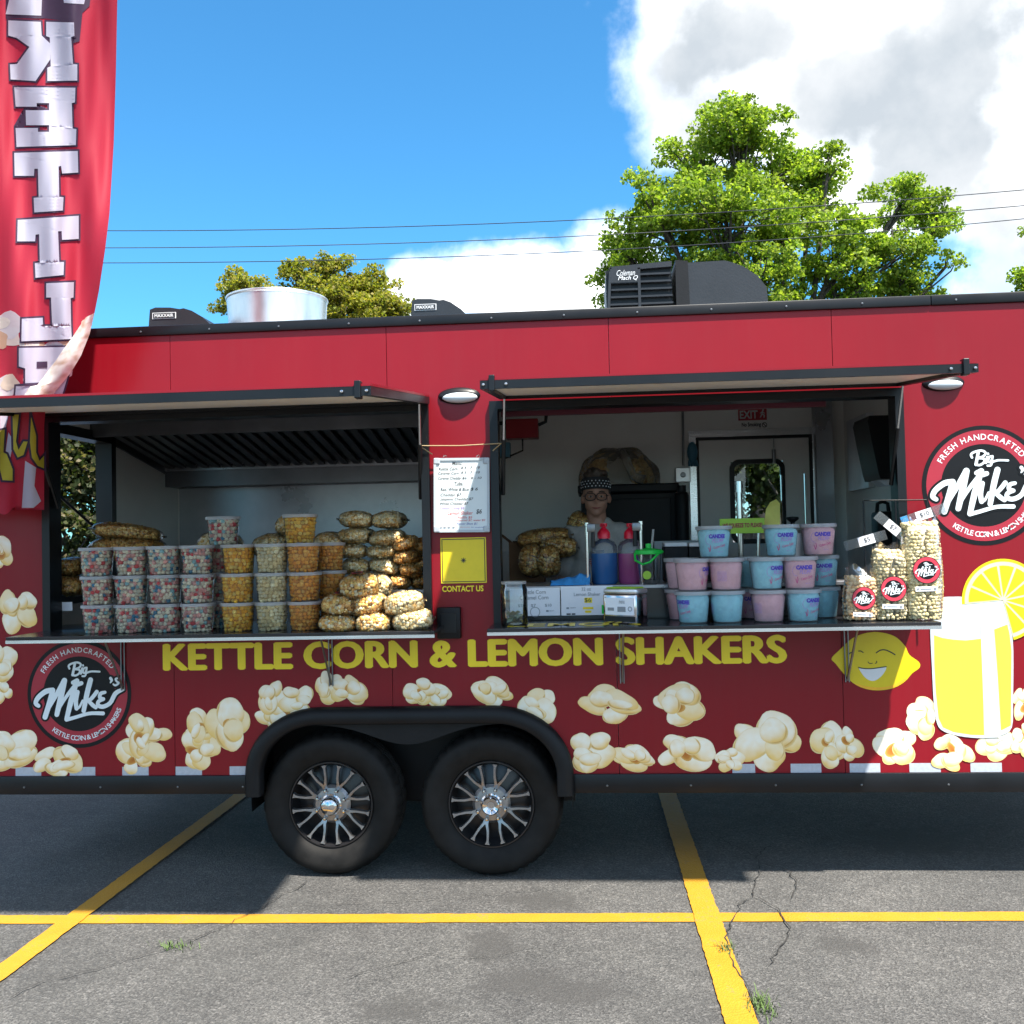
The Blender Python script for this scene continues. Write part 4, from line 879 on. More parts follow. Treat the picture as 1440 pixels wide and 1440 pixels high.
# back door
df = MB(); dx0, dx1, dz0, dz1 = door
for q in ((dx0-.05, dx0, dz0, dz1+.05), (dx1, dx1+.05, dz0, dz1+.05), (dx0, dx1, dz1, dz1+.05)): df.box(q[0], q[1], BW-.02, BW-.001, q[2], q[3])
df = df.build('door_frame', 'aluminium', trailer)
mb = MB()
for q in ((dx0, dx0+.022, dz0, dz1), (dx1-.022, dx1, dz0, dz1), (dx0+.022, dx1-.022, dz1-.022, dz1)): mb.box(q[0], q[1], BW-.012, BW+.02, q[2], q[3])
mb.build('door_gasket', 'black_trim', df)
mb = MB(); cellwall(mb, dx0+.023, dx1-.023, dz0, dz1-.023, [dwin], BW-.004, BW+.026); bd = mb.build('back_door', 'white_wall', trailer)
def rrect(x0, x1, z0, z1, r, n=6):
    out = []
    for cx, cz, a0 in ((x1-r, z1-r, 0), (x0+r, z1-r, 90), (x0+r, z0+r, 180), (x1-r, z0+r, 270)):
        for i in range(n+1):
            a = math.radians(a0+90*i/n); out.append((cx+r*math.cos(a), cz+r*math.sin(a)))
    return out
def ring_prism(mb, o, i, y0, y1):
    n = len(o); vs = [(x, y, z) for y in (y0, y1) for q in (o, i) for x, z in q]; fs = []
    for k in range(n):
        j = (k+1) % n; fs += [(k, j, n+j, n+k), (2*n+k, 3*n+k, 3*n+j, 2*n+j), (k, 2*n+k, 2*n+j, j), (n+k, n+j, 3*n+j, 3*n+k)]
    return mb.add(vs, fs)
d = dwin; ring_prism(MB(), rrect(d[0]-.012, d[1]+.012, d[2]-.012, d[3]+.012, .07), rrect(d[0]+.022, d[1]-.022, d[2]+.022, d[3]-.022, .045), BW-.02, BW-.0045).build('window_gasket', 'black_trim', bd)
MB().box(d[0]+.01, d[1]-.01, BW+.008, BW+.012, d[2]+.01, d[3]-.01).build('window_pane', 'window_glass', bd)
mb = MB(); q = W(1088, 632, BW-.03); mb.tube([(q.x, BW-.03, q.z), (q.x, BW-.03, q.z-.10)], .014, 8); q2 = W(1088, 620, BW-.03); mb.tube([(q2.x, BW-.03, q2.z+.02), (q.x, BW-.03, q.z)], .004, 6); mb.build('door_closer', 'steel_dark', bd, 40)
# exit sign
b = rect(1038, 575, 1078, 591, BW); es = MB().box(b[0], b[1], BW-.006, BW-.001, b[2], b[3]).build('exit_sign', 'exit_red', trailer)
text_box(MB(), 'EXIT', b[0]+.01, b[0]+(b[1]-b[0])*.68, b[2]+.012, b[3]-.012, BW-.0075, bold=.03).build('lettering', 'white_print', es)
mb = MB(); ux = b[0]+(b[1]-b[0])*.85; uz = (b[2]+b[3])/2
for q, r in (([(ux, uz+.022), (ux-.004, uz+.002), (ux-.016, uz-.022)], .004), ([(ux-.004, uz), (ux+.012, uz-.008), (ux+.010, uz-.024)], .004), ([(ux-.016, uz+.008), (ux, uz+.016), (ux+.014, uz+.006)], .003), ([(ux+.005, uz+.030), (ux+.0055, uz+.031)], .006)): stroke(mb, q, r, BW-.0075)
mb.build('running_figure', 'white_print', es)
b = rect(1043, 594, 1070, 601.5, BW); mb = MB(); text_box(mb, 'No Smoking', b[0], b[1], b[2], b[3], BW-.003, bold=.03); b = rect(1071, 593, 1079, 602, BW); disc(mb, ((b[0]+b[1])/2, (b[2]+b[3])/2), .014, .019, BW-.003, 24); stroke(mb, [((b[0]+b[1])/2-.012, (b[2]+b[3])/2+.012), ((b[0]+b[1])/2+.012, (b[2]+b[3])/2-.012)], .003, BW-.003); mb.build('no_smoking_lettering', 'ink', trailer)
# conduit and switch box
c = W(960, 668, BW-.02); MB().tube([W(960, 578, BW-.02), W(961, 655, BW-.02)], .009, 8).build('conduit', 'steel_dark', trailer, 60)
sb = MB().box(c.x-.055, c.x+.055, BW-.05, BW-.001, c.z-.055, c.z+.055, b=.006).build('switch_box', 'galvanised', trailer)
MB().lathe([(.0001, -.012), (.015, -.012), (.02, 0)], (c.x, BW-.05, c.z), 16, 'y').build('knob', 'steel_dark', sb, 40)
b = rect(966, 621, 981, 651, BW-.03); mb = MB(); mb.ball(((b[0]+b[1])/2, BW-.035, (b[2]+b[3])/2), ((b[1]-b[0])/2, .03, (b[3]-b[2])/2), 12, 8)
for k in range(4): mb.tube([((b[0]+b[1])/2+(k-1.5)*.016, BW-.035, b[2]+.02), ((b[0]+b[1])/2+(k-1.5)*.02+.006, BW-.04, b[2]-.025)], .009, 6)
tag(mb.build('rubber_glove', 'glove_blue', None, 180), 'blue rubber glove hanging on the wall beside the back door', 'glove')
# fire suppression box
b = rect(712, 590, 757, 617, 1.6); fb = MB().box(b[0], b[1], 1.55, 1.68, b[2], b[3], b=.006).build('suppression_box', 'red_box', trailer)
mb = MB(); mb.tube([(b[1], 1.6, b[3]-.04), (b[1]+.05, 1.6, b[3]-.02), (b[1]+.06, 1.62, b[3]+.06)], .012, 8); mb.tube([((b[0]+b[1])/2, 1.6, b[2]), ((b[0]+b[1])/2, 1.6, b[2]-.08), (b[0]-.02, 1.62, b[2]-.13)], .006, 8); mb.tube([(b[0]-.06, 1.6, b[3]-.02), (b[0], 1.6, b[3]-.02)], .012, 8); mb.build('hose', 'black_trim', fb, 60)
MB().box(b[0]-.06, b[0]+.02, 1.60, 1.70, b[2]-.12, b[2]-.02).build('valve_tag', 'glove_blue', fb)
# black popcorn machine cabinet with the huge bag on top
b = rect(815, 681, 957, 900, 1.75); KX0, KX1, KZ = b[0], b[1], b[3]
mb = MB().box(b[0]+.03, b[1]-.02, 1.72, 2.2, ZF, b[3]-.06, b=.01); mb.box(b[0], b[1], 1.68, 2.24, b[3]-.06, b[3], b=.012); mb.box(b[0]+.02, b[1]-.06, 1.700, 1.722, ZF+.3, b[3]-.10, b=.004)
tag(mb.build('popcorn_cabinet', 'black_plastic', None), 'tall black cabinet standing behind the person against the back wall', 'cabinet')
fl = MB().lathe([(.001, 0), (.045, 0), (.047, .30), (.04, .32), (.03, .325), (.03, .37), (.001, .372)], (0, 0, 0), 20); q = W(959, 760, 1.7)
tag(fl.build('vacuum_flask', 'black_plastic', None, 40, (q.x, 1.62, q.z)), 'dark flask standing at the right edge of the black cabinet', 'flask')
MB().box(q.x-.2, q.x+.25, 1.5, 1.71, ZF, q.z-.001).build('back_counter', 'steel_dark', trailer)
# kernels ------------------------------------------------------------------
def lump(seed):
    bm = bmesh.new(); bmesh.ops.create_icosphere(bm, subdivisions=2, radius=1.0)
    for v in bm.verts:
        d = v.co.normalized(); k = 1+.34*mnoise.noise(d*1.7+Vector((seed*9.1, seed*3.3, 0)))+.22*mnoise.noise(d*3.6+Vector((seed*5.7, 0, seed))); v.co = d*k
    V = np.array([v.co[:] for v in bm.verts]); F = np.array([[v.index for v in f.verts] for f in bm.faces]); bm.free(); return V, F
LUMPS = [lump(i+1) for i in range(6)]
def kernels(name, pts, r, palette, seed, mat='popcorn', extra=None):
    rng = np.random.default_rng(seed); V = []; F = []; C = []; o = 0
    for p in pts:
        v, f = LUMPS[rng.integers(6)]; q = rng.normal(size=4); q /= np.linalg.norm(q); w, x, y, z = q
        M = np.array([[1-2*(y*y+z*z), 2*(x*y-z*w), 2*(x*z+y*w)], [2*(x*y+z*w), 1-2*(x*x+z*z), 2*(y*z-x*w)], [2*(x*z-y*w), 2*(y*z+x*w), 1-2*(x*x+y*y)]])
        vv = v@M.T*(r*rng.uniform(.82, 1.15))+np.array(p); c = np.array(palette[rng.integers(len(palette))])*rng.uniform(.74, 1.14)
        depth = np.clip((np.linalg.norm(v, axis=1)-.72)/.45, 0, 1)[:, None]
        cc = c*(.80*np.array([1.0, .88, .66])*(1-depth)+depth); V.append(vv); F.append(f+o); C.append(np.clip(cc, 0, .92)); o += len(v)  # hollows of each kernel darkened: painted crevice shade on top of the hull colour
    V = np.concatenate(V); F = np.concatenate(F); C = np.concatenate(C)
    if extra is not None:
        ev, ef, ec = extra; F = [tuple(t) for t in F.tolist()]+[tuple(i+len(V) for i in f) for f in ef]; V = np.concatenate([V, np.array(ev)]); C = np.concatenate([C, np.tile(np.array(ec), (len(ev), 1))])
    else: F = F.tolist()
    me = bpy.data.meshes.new(name); me.from_pydata(V.tolist(), [], F); at = me.color_attributes.new('Col', 'FLOAT_COLOR', 'POINT')
    at.data.foreach_set('color', np.concatenate([C, np.ones((len(C), 1))], 1).astype(np.float32).ravel()); me.materials.append(MATS[mat]); fin(me, 180); return me
RWB = [(.90, .85, .70)]*9+[(.72, .08, .10)]*2+[(.84, .42, .40)]*4+[(.05, .24, .42)]*1+[(.30, .58, .66)]*2
CHED = [(.95, .52, .05), (.95, .60, .09), (.92, .44, .03), (.95, .68, .18)]; JAL = [(.95, .44, .07), (.95, .52, .12), (.90, .36, .045)]; WCH = [(.90, .80, .50), (.90, .84, .60), (.86, .72, .40)]
KET = [(.88, .76, .46), (.90, .82, .58), (.84, .64, .30), (.90, .80, .54), (.74, .48, .18)]; CAR = [(.70, .36, .09), (.78, .44, .14), (.62, .28, .06), (.84, .60, .28)]; MIX = KET[:2]+CAR[:2]+[(.88, .50, .14)]+[(.88, .60, .20)]*2; CARK = [(.66, .38, .11), (.76, .50, .16), (.84, .64, .28), (.52, .27, .07)]
TBR0, TBR1, TBH = .071, .083, .137
def tub_fill(pal, seed, core):
    rnd = random.Random(seed); pts = []; kr = .0102
    z = .010
    while z < TBH-.012:
        R = TBR0+(TBR1-TBR0)*z/TBH-kr*.85-.002; n = int(2*math.pi*R/(kr*2.02)); o = rnd.uniform(0, 6)
        for i in range(n):
            a = o+2*math.pi*i/n+rnd.uniform(-.05, .05); r = R-abs(rnd.gauss(0, .0035)); pts.append((r*math.cos(a), r*math.sin(a), z+rnd.uniform(-.0035, .0035)))
        z += kr*1.78
    for i in range(60): a, r = rnd.uniform(0, 6.28), TBR1*.85*math.sqrt(rnd.random()); pts.append((r*math.cos(a), r*math.sin(a), TBH-.014+rnd.uniform(-.004, .003)))
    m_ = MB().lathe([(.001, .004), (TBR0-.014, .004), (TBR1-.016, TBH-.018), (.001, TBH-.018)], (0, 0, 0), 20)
    return kernels('popcorn_fill', pts, kr, pal, seed, extra=(m_.v, m_.f, core))  # core darker than the kernels, painting shade into the gaps between them
tub_shell = MB().lathe([(.001, 0), (TBR0-.004, 0), (TBR0, .004), (TBR1, TBH-.004), (TBR1+.001, TBH)], (0, 0, 0), 40).mesh('tub', 'tub_plastic', 40)
lidp = [(.001, TBH+.002), (TBR1-.006, TBH+.002), (TBR1-.003, TBH+.007), (TBR1+.004, TBH+.007), (TBR1+.0055, TBH+.003), (TBR1+.0055, TBH-.009), (TBR1+.003, TBH-.010)]
tub_lid = MB().lathe(lidp, (0, 0, 0), 40).mesh('lid', 'lid_plastic', 35)
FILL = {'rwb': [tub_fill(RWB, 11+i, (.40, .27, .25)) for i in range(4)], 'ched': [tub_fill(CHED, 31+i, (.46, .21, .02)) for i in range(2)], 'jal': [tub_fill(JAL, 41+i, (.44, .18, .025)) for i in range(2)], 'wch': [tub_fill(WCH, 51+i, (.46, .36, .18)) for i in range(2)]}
_k = [0]
def pop_tub(x, y, z, kind, label, group):
    rj = random.Random(_k[0]*13+5); t = thing('popcorn_tub', label, 'tub', (x+rj.uniform(-.004, .004), y+rj.uniform(-.008, .008), z), group, rotz=_k[0]*1.37); _k[0] += 1
    obj('tub_wall', tub_shell, t, (0, 0, 0)); obj('lid', tub_lid, t, (0, 0, 0)); f = obj('popcorn', FILL[kind][_k[0] % len(FILL[kind])], t, (0, 0, 0)); f['kind'] = 'stuff'; return t
LV = ['bottom', 'middle', 'top']; STEP = TBH+.0085
cols = [(139, -.20, 'rwb', 'first stack from the left'), (186, -.20, 'rwb', 'second stack from the left'), (232.5, -.20, 'rwb', 'third stack from the left'), (278.5, -.20, 'rwb', 'fourth stack from the left'),
        (313, .0, 'rwb', 'stack set back behind the fourth stack'), (336.5, -.20, 'ched', 'stack right of the red and blue ones'), (383.5, -.20, 'wch', 'only pale cream stack'), (428.5, -.20, 'jal', 'orange stack right of the cream one'), (464, .0, 'jal', 'rearmost orange stack beside the bags')]
NM = {'rwb': 'red, white and blue popcorn tub', 'ched': 'yellow cheddar popcorn tub', 'wch': 'pale cream popcorn tub', 'jal': 'deep orange popcorn tub'}
for px, y, kind, where in cols:
    for l in range(3):
        pop_tub(xs(px, 875, y), y, ZSL+l*STEP, kind, f'{NM[kind]}, {LV[l]} of the {where}', 'popcorn tubs on the left shelf')
pop_tub(xs(314, 750, -.08), -.08, ZSL+3*STEP, 'rwb', 'single red, white and blue popcorn tub standing on top of the stacks', 'popcorn tubs on the left shelf')
pop_tub(xs(421, 750, -.17), -.17, ZSL+3*STEP, 'ched', 'single orange popcorn tub standing on top of the deep orange stack', 'popcorn tubs on the left shelf')
# bags ------------------------------------------------------------------
def bag_surface(a, b, c, seed, grow=1.0, e=0.8):
    def S(u, v):                              # pillow: u round the long axis (x), v along it
        cx = math.sin(v); prof = max(0.0, math.cos(v))**.62
        cu, su = math.cos(u), math.sin(u)
        Yq = math.copysign(abs(cu)**.85, cu)*prof**.8; Z = math.copysign(abs(su)**e, su)*prof
        k = 1+.12*mnoise.noise(Vector((cx*1.6+seed*7, Yq*1.6, Z*1.6+seed)))
        return np.array((a*cx, b*Yq*k*grow, c*Z*k*grow))
    return S
def pillow_bag(seed, pal, core, a=.098, b=.125, c=.055, kr=.0098):
    S = bag_surface(a, b, c, seed); rnd = random.Random(seed); pts = []; nv = int(2*a*1.25/(kr*1.65))
    for j in range(nv+1):
        v = -1.25+2.5*j/nv; per = 2*math.pi*math.sqrt((b*b+c*c)/2)*max(.1, math.cos(v))**.6; n = max(5, int(per/(kr*1.9)))
        for i in range(n):
            u = 2*math.pi*(i+.5*(j % 2))/n+rnd.uniform(-.10, .10); p = S(u, v+rnd.uniform(-.04, .04)); q = rnd.uniform(.84, .93); pts.append(tuple(p*np.array((.93, q, q))))
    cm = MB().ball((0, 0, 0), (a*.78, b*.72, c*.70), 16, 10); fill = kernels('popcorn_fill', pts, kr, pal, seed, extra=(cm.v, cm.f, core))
    S2 = bag_surface(a, b, c, seed, 1.08); mb = MB(); nu, nv = 36, 24; vs = []; fs = []
    for j in range(nv+1):
        v = -1.52+3.04*j/nv
        for i in range(nu):
            u = 2*math.pi*i/nu; p = S2(u, v); d = 1+.05*mnoise.noise(Vector(p)*38+Vector((seed, 0, 0)))+.03*mnoise.noise(Vector(p)*90); vs.append((p[0]*1.06, p[1]*d, p[2]*d))
    for j in range(nv):
        for i in range(nu): fs.append((j*nu+i, j*nu+(i+1) % nu, (j+1)*nu+(i+1) % nu, (j+1)*nu+i))
    mb.add(vs, fs)
    for sg in (-1, 1):                        # crimped seal at the ends
        w = b*.55; n = 14; v2 = []
        for i in range(n+1):
            y = -w+2*w*i/n
            for k, xx in enumerate((a*1.04, a*1.15)): v2.append((sg*xx, y*(1+.15*k), .004*math.sin(i*2.1+k)*(1+k)))
        mb.add(v2, [(2*i, 2*i+2, 2*i+3, 2*i+1) for i in range(n)])
    return fill, mb.mesh('bag_film', 'film', 180)
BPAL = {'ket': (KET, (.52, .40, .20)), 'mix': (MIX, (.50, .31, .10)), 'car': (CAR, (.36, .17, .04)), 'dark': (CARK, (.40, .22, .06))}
_bags = {}
def bag_mesh(kind, w, h):                     # bags of about the same size share their meshes
    k = (kind, round(w/.03), round(h/.02)); l = _bags.setdefault(k, [])
    if len(l) < 2: l.append(pillow_bag(len(_bags)*3+len(l)+3, *BPAL[kind], a=w/2*.93, b=.115 if w < .26 else .15, c=h/2*.94)); return l[-1]
    return l[_k[0] % 2]
sticker = disc(MB(), (0, 0), 0, .032, 0, 28).mesh('sticker', 'logo_black', None); sticker2 = disc(MB(), (0, 0), .020, .030, -.0006, 28).mesh('sticker_band', 'logo_red', None)
def bag(px0, px1, py0, py1, Y, kind, label, group, rot=(0, 0, 0), st=False):
    c = W((px0+px1)/2, (py0+py1)/2, Y); k = FPX/(c-CAM).dot(_fw); w, h = (px1-px0)/k, (py1-py0)/k
    fill, film = bag_mesh(kind, w, h); _k[0] += 1
    t = thing('popcorn_bag', label, 'bag', (c.x, c.y, c.z-h/2*.9), group); t.rotation_euler = rot
    s = (1, 1, 1)
    for nm, me in (('popcorn', fill), ('bag_film', film)):
        o = obj(nm, me, t, (0, 0, h/2*.9)); o.scale = s
        if nm == 'popcorn': o['kind'] = 'stuff'
    if st:
        o = obj('sticker', sticker, t, (0, -.03, h*.96+.006)); o.rotation_euler = (math.radians(-84), 0, .2); q = obj('sticker_band', sticker2, o, (0, 0, 0))
GL, GR = 'popcorn bags piled on the left shelf', 'bags stacked inside the left window'
R_ = lambda x, y, z: (math.radians(x), math.radians(y), math.radians(z))
for q in [(478, 536, 806, 843, -.19, 'mix', 'mixed popcorn bag lying crosswise on top of the front pile', R_(4, -6, 12), True),
          (452, 506, 835, 866, -.22, 'mix', 'mixed popcorn bag, left one in middle layer of front pile', R_(2, 4, 6), True), (494, 547, 834, 868, -.20, 'mix', 'mixed popcorn bag, middle one in middle layer of front pile', R_(0, -8, -5), True), (541, 601, 831, 866, -.21, 'ket', 'popcorn bag, right one in middle layer of front pile', R_(0, -10, 10), False),
          (449, 504, 863, 890, -.25, 'mix', 'mixed popcorn bag, left one in bottom layer of front pile', R_(0, 3, 0), False), (502, 555, 861, 891, -.25, 'mix', 'mixed popcorn bag, middle one in bottom layer of front pile', R_(0, 0, -6), False), (552, 612, 856, 889, -.24, 'ket', 'popcorn bag, right one in bottom layer of front pile at shelf end', R_(0, -6, 8), True)]:
    bag(*q[:7], GL, q[7], q[8])
lab = lambda n, col: f'pale kettle corn bag, {n} from the top in the {col} stack'
ORD = ['first', 'second', 'third', 'fourth']
for i, q in enumerate([(477, 526, 719, 743), (478, 526, 742, 765), (474, 518, 765, 785), (480, 521, 785, 809)]): bag(*q, .22, 'ket', lab(ORD[i], 'left pale'), GR, R_(0, (3, -2, 0, 4)[i], (5, -8, 3, 9)[i]))
for i, q in enumerate([(524, 571, 719, 744), (519, 573, 745, 768), (514, 561, 767, 785), (517, 563, 783, 810)]): bag(*q, .24, 'ket', lab(ORD[i], 'right pale'), GR, R_(0, (0, -5, 0, 12)[i], (-6, 4, 10, 0)[i]))
for i, q in enumerate([(555, 592, 754, 775), (556, 592, 774, 793), (561, 594, 792, 810), (547, 581, 809, 828)]): bag(*q, .22, 'car', f'caramel corn bag, {ORD[i]} from the top in the front caramel stack', GR, R_(0, (-12, -4, 6, -8)[i], (6, -4, 8, 0)[i]))
for i, q in enumerate([(583, 612, 755, 779), (582, 612, 783, 802), (579, 612, 806, 827)]): bag(*q, .30, 'car', f'caramel corn bag, {ORD[i]} from the top, beside the window jamb', GR, R_(0, -8, 5))
for q in [(131, 226, 736, 762, .28, 'dark', 'large caramel bag, upper of two lying behind the red and blue tubs', R_(0, 8, 20)), (127, 232, 754, 790, .26, 'dark', 'large caramel bag, lower of two lying behind the red and blue tubs', R_(0, 2, -10)), (72, 122, 784, 812, .30, 'dark', 'dark caramel bag, upper of two at the left window jamb', R_(0, -6, 0)), (70, 124, 808, 838, .28, 'dark', 'dark caramel bag, lower of two at the left window jamb', R_(0, 6, 0)),
          (280, 340, 746, 790, .2, 'ket', 'kettle corn bag behind the single red and blue tub', R_(0, 0, 0)), (384, 410, 721, 752, .16, 'ket', 'kettle corn bag tipped up behind the single orange tub', R_(0, 38, 0)), (360, 408, 750, 785, .15, 'ket', 'kettle corn bag behind the pale cream tubs', R_(0, -6, 0)), (440, 484, 748, 785, .20, 'ket', 'kettle corn bag behind the rearmost orange tubs', R_(0, 10, 0)), (484, 552, 806, 845, .02, 'ket', 'kettle corn bag behind the front pile, half hidden', R_(0, 4, 0))]:
    bag(*q[:7], GR, q[7])
bag(726, 806, 743, 770, .9, 'dark', 'golden caramel bag, upper one left of the person', 'bags beside the person', R_(0, -6, 0)); bag(752, 812, 752, 785, .85, 'dark', 'golden caramel bag, lower one left of the person', 'bags beside the person', R_(0, 4, 0)); bag(790, 825, 718, 752, 1.0, 'dark', 'caramel bag standing up behind the person', 'bags beside the person', R_(0, 30, 0))
bag(728, 764, 764, 812, .75, 'dark', 'upright caramel bag in front of the cardboard box', 'bags beside the person', R_(0, 4, 0)); bag(755, 790, 766, 812, .72, 'dark', 'upright caramel bag next to the person arm', 'bags beside the person', R_(0, -4, 0))
b = rect(716, 762, 764, 820, .95); mb = MB().box(b[0], b[1], .95, 1.25, RCZ-.02, b[3]); mb.add([(b[0], .95, b[3]), (b[0]-.06, .93, b[3]+.05), (b[0]-.06, 1.25, b[3]+.05), (b[0], 1.25, b[3])], [(0, 1, 2, 3)])
tag(mb.build('cardboard_box', 'cardboard', None), 'brown cardboard box behind the counter left of the person', 'box')
MB().box(xs(700, 800, 1.), xs(830, 800, 1.), .64, 1.28, RCZ-.06, RCZ-.021).build('side_worktop', 'stainless', trailer)
# huge clear bag on the cabinet
def big_sack():
    c = W(870, 657, 1.95); k = FPX/(c-CAM).dot(_fw); a, h = 55/k, 50/k; z0 = KZ
    t = thing('popcorn_sack', 'large clear plastic sack of popcorn lying on the black cabinet', 'sack', (c.x, 1.95, z0)); rnd = random.Random(5); pts = []
    for i in range(900):
        u = rnd.uniform(0, 2*math.pi); v = rnd.uniform(0, .85)
        if abs(math.cos(u)*math.cos(v)) < .35: continue
        pts.append((a*.86*math.cos(u)*math.cos(v), .18*math.sin(u)*math.cos(v), .02+h*.82*math.sin(v)*1.05))
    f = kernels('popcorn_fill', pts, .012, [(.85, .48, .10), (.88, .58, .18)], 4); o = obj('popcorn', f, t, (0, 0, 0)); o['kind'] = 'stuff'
    vs = []; fs = []; nu, nv = 48, 14
    for j in range(nv+1):
        v = math.pi/2*j/nv
        for i in range(nu):
            u = 2*math.pi*i/nu; d = 1+.10*mnoise.noise(Vector((math.cos(u)*2.2, math.sin(u)*2.2, v*2)))+.03*math.sin(11*u+3*v)
            vs.append((a*d*math.cos(u)*math.cos(v)**.7, .24*d*math.sin(u)*math.cos(v)**.7, h*d*math.sin(v)**.8+.004))
    for j in range(nv):
        for i in range(nu): fs.append((j*nu+i, j*nu+(i+1) % nu, (j+1)*nu+(i+1) % nu, (j+1)*nu+i))
    MB().add(vs, fs).build('sack_film', 'dusty_film', t, 180, (0, 0, 0))
    MB().tube([(.02, -.2, h*.95), (.05, -.24, h*.6), (.09, -.25, h*.2), (.16, -.25, .02)], [.02, .03, .028, .04], 10).build('sack_fold', 'dusty_film', t, 180, (0, 0, 0))
big_sack()
# cotton candy tubs ------------------------------------------------------------------
CR0, CR1, CH = .068, .0835, .148
cc_shell = MB().lathe([(.001, 0), (CR0-.004, 0), (CR0, .005), (CR1, CH-.004), (CR1+.001, CH)], (0, 0, 0), 40).mesh('tub', 'frosted_tub', 40)
lidp = [(.001, CH+.002), (CR1-.006, CH+.002), (CR1-.003, CH+.007), (CR1+.004, CH+.007), (CR1+.0055, CH+.003), (CR1+.0055, CH-.010), (CR1+.003, CH-.011)]
cc_lid = MB().lathe(lidp, (0, 0, 0), 40).mesh('lid', 'lid_plastic', 35)
pm('candy_pink', (.95, .50, .57), 0.9, var=.10, vscale=28, bump=.006, bscale=70); pm('candy_blue', (.34, .78, .95), 0.9, var=.12, vscale=28, bump=.006, bscale=70); pm('cprint_blue', (.08, .05, .45), .4); pm('cprint_violet', (.42, .25, .62), .4); pm('cprint_red', (.55, .05, .22), .4)
def floss(mat):
    mb = MB().lathe([(.001, .006), (CR0-.006, .006), (CR0-.002, .012), (CR1-.005, CH-.03), (CR1-.012, CH-.014), (.001, CH-.006)], (0, 0, 0), 40)
    out = []
    for v in mb.v:
        d = Vector(v); k = 1+.05*mnoise.noise(d*30)-.03*abs(mnoise.noise(d*60)); out.append((d.x*k, d.y*k, d.z*(1+.06*mnoise.noise(d*22)) if d.z > .05 else d.z))
    mb.v = out; return mb.mesh('floss', mat, 180)
FL = {'pink': floss('candy_pink'), 'blue': floss('candy_blue')}
def wrap_mesh(name, mb, mat):                 # flat print (x, z) bent round the tub wall, facing -y
    out = []
    for x, y, z in mb.v:
        R = CR0+(CR1-CR0)*z/CH+.0012-y; a = x/R; out.append((R*math.sin(a), -R*math.cos(a), z))
    mb.v = out; return mb.mesh(name, mat)
m1 = MB(); text_box(m1, 'CANDEE', -.034, .048, .094, .115, 0, bold=.06); P1 = wrap_mesh('print', m1, 'cprint_blue')
m2 = MB(); text_box(m2, 'FLUFF', -.018, .040, .074, .092, 0, bold=.012, shear=.2); P2 = wrap_mesh('print', m2, 'cprint_violet')
m3 = MB(); text_box(m3, 'Cotton Candy', -.012, .050, .046, .062, 0, shear=.35, rot=.25, bold=.008); stroke(m3, [(-.03, .03), (-.026, .045), (-.028, .06)], .0014, 0); stroke(m3, [(-.03, .03), (-.036, .05)], .0014, 0); P3 = wrap_mesh('print', m3, 'cprint_red')
m4 = MB(); stroke(m4, [(-.03, .064), (-.046, .072), (-.052, .09), (-.044, .108), (-.03, .112), (-.022, .104)], .0008, 0); text_box(m4, 'NET WT', .01, .036, .026, .031, 0); P4 = wrap_mesh('print', m4, 'cprint_violet')
m5 = MB()
for i in range(7): text_box(m5, 'INGREDIENTS SUGAR FLAVOR', -.034, .012, .088-i*.007, .0925-i*.007, 0)
P5 = wrap_mesh('print', m5, 'cprint_violet')
def candy(px, py_base, lvl, Y, kind, face, label):
    x = xs(px, py_base, Y); t = thing('cotton_candy_tub', label, 'tub', (x, Y, ZSR+lvl*(CH+.0085)), 'cotton candy tubs on the right shelf', rotz=face)
    obj('tub_wall', cc_shell, t, (0, 0, 0)); obj('lid', cc_lid, t, (0, 0, 0)); obj('candy_floss', FL[kind], t, (0, 0, 0))
    for p in (P1, P2, P3, P4): obj('printed_lettering', p, t, (0, 0, 0))
    o = obj('printed_panel', P5, t, (0, 0, 0)); o.rotation_euler = (0, 0, math.pi)
F_, B_ = -.22, -.02
for a in [(960, 0, B_, 'pink', .5, 'pink cotton candy tub, bottom row, set back at the far left'), (975, 0, F_, 'blue', -.9, 'blue cotton candy tub, bottom row front, first from the left'), (1022.5, 0, F_, 'blue', 1.9, 'blue cotton candy tub, bottom row front, second from the left'), (1058, 0, B_, 'pink', -.2, 'pink cotton candy tub, bottom row, set back near the middle'), (1081, 0, F_, 'pink', 2.4, 'pink cotton candy tub, bottom row front, only pink one there'), (1129.5, 0, F_, 'blue', .45, 'blue cotton candy tub, bottom row front, fourth from the left'), (1157, 0, B_, 'blue', 2.2, 'blue cotton candy tub, bottom row, set back at the far right'),
          (960, 1, B_, 'pink', .8, 'pink cotton candy tub, middle row, set back at the far left'), (975, 1, F_, 'pink', 1.0, 'pink cotton candy tub, middle row front, first from the left'), (1022.5, 1, F_, 'pink', 2.9, 'pink cotton candy tub showing its back print, middle row front'), (1058, 1, B_, 'blue', .9, 'blue cotton candy tub, middle row, set back near the middle'), (1080, 1, F_, 'blue', .5, 'blue cotton candy tub, middle row front, right of the pink pair'), (1126, 1, F_, 'pink', 0.05, 'pink cotton candy tub, middle row front, rightmost of the front ones'), (1157, 1, B_, 'blue', -.1, 'blue cotton candy tub, middle row, set back at the far right'),
          (1007, 2, -.14, 'blue', .0, 'blue cotton candy tub, top row, standing alone at the left'), (1101.5, 2, -.14, 'blue', 0.05, 'blue cotton candy tub, top row, left of the top pink one'), (1154, 2, -.12, 'pink', .0, 'pink cotton candy tub, top row, the only pink one up there')]:
    candy(a[0], 870, *a[1:])
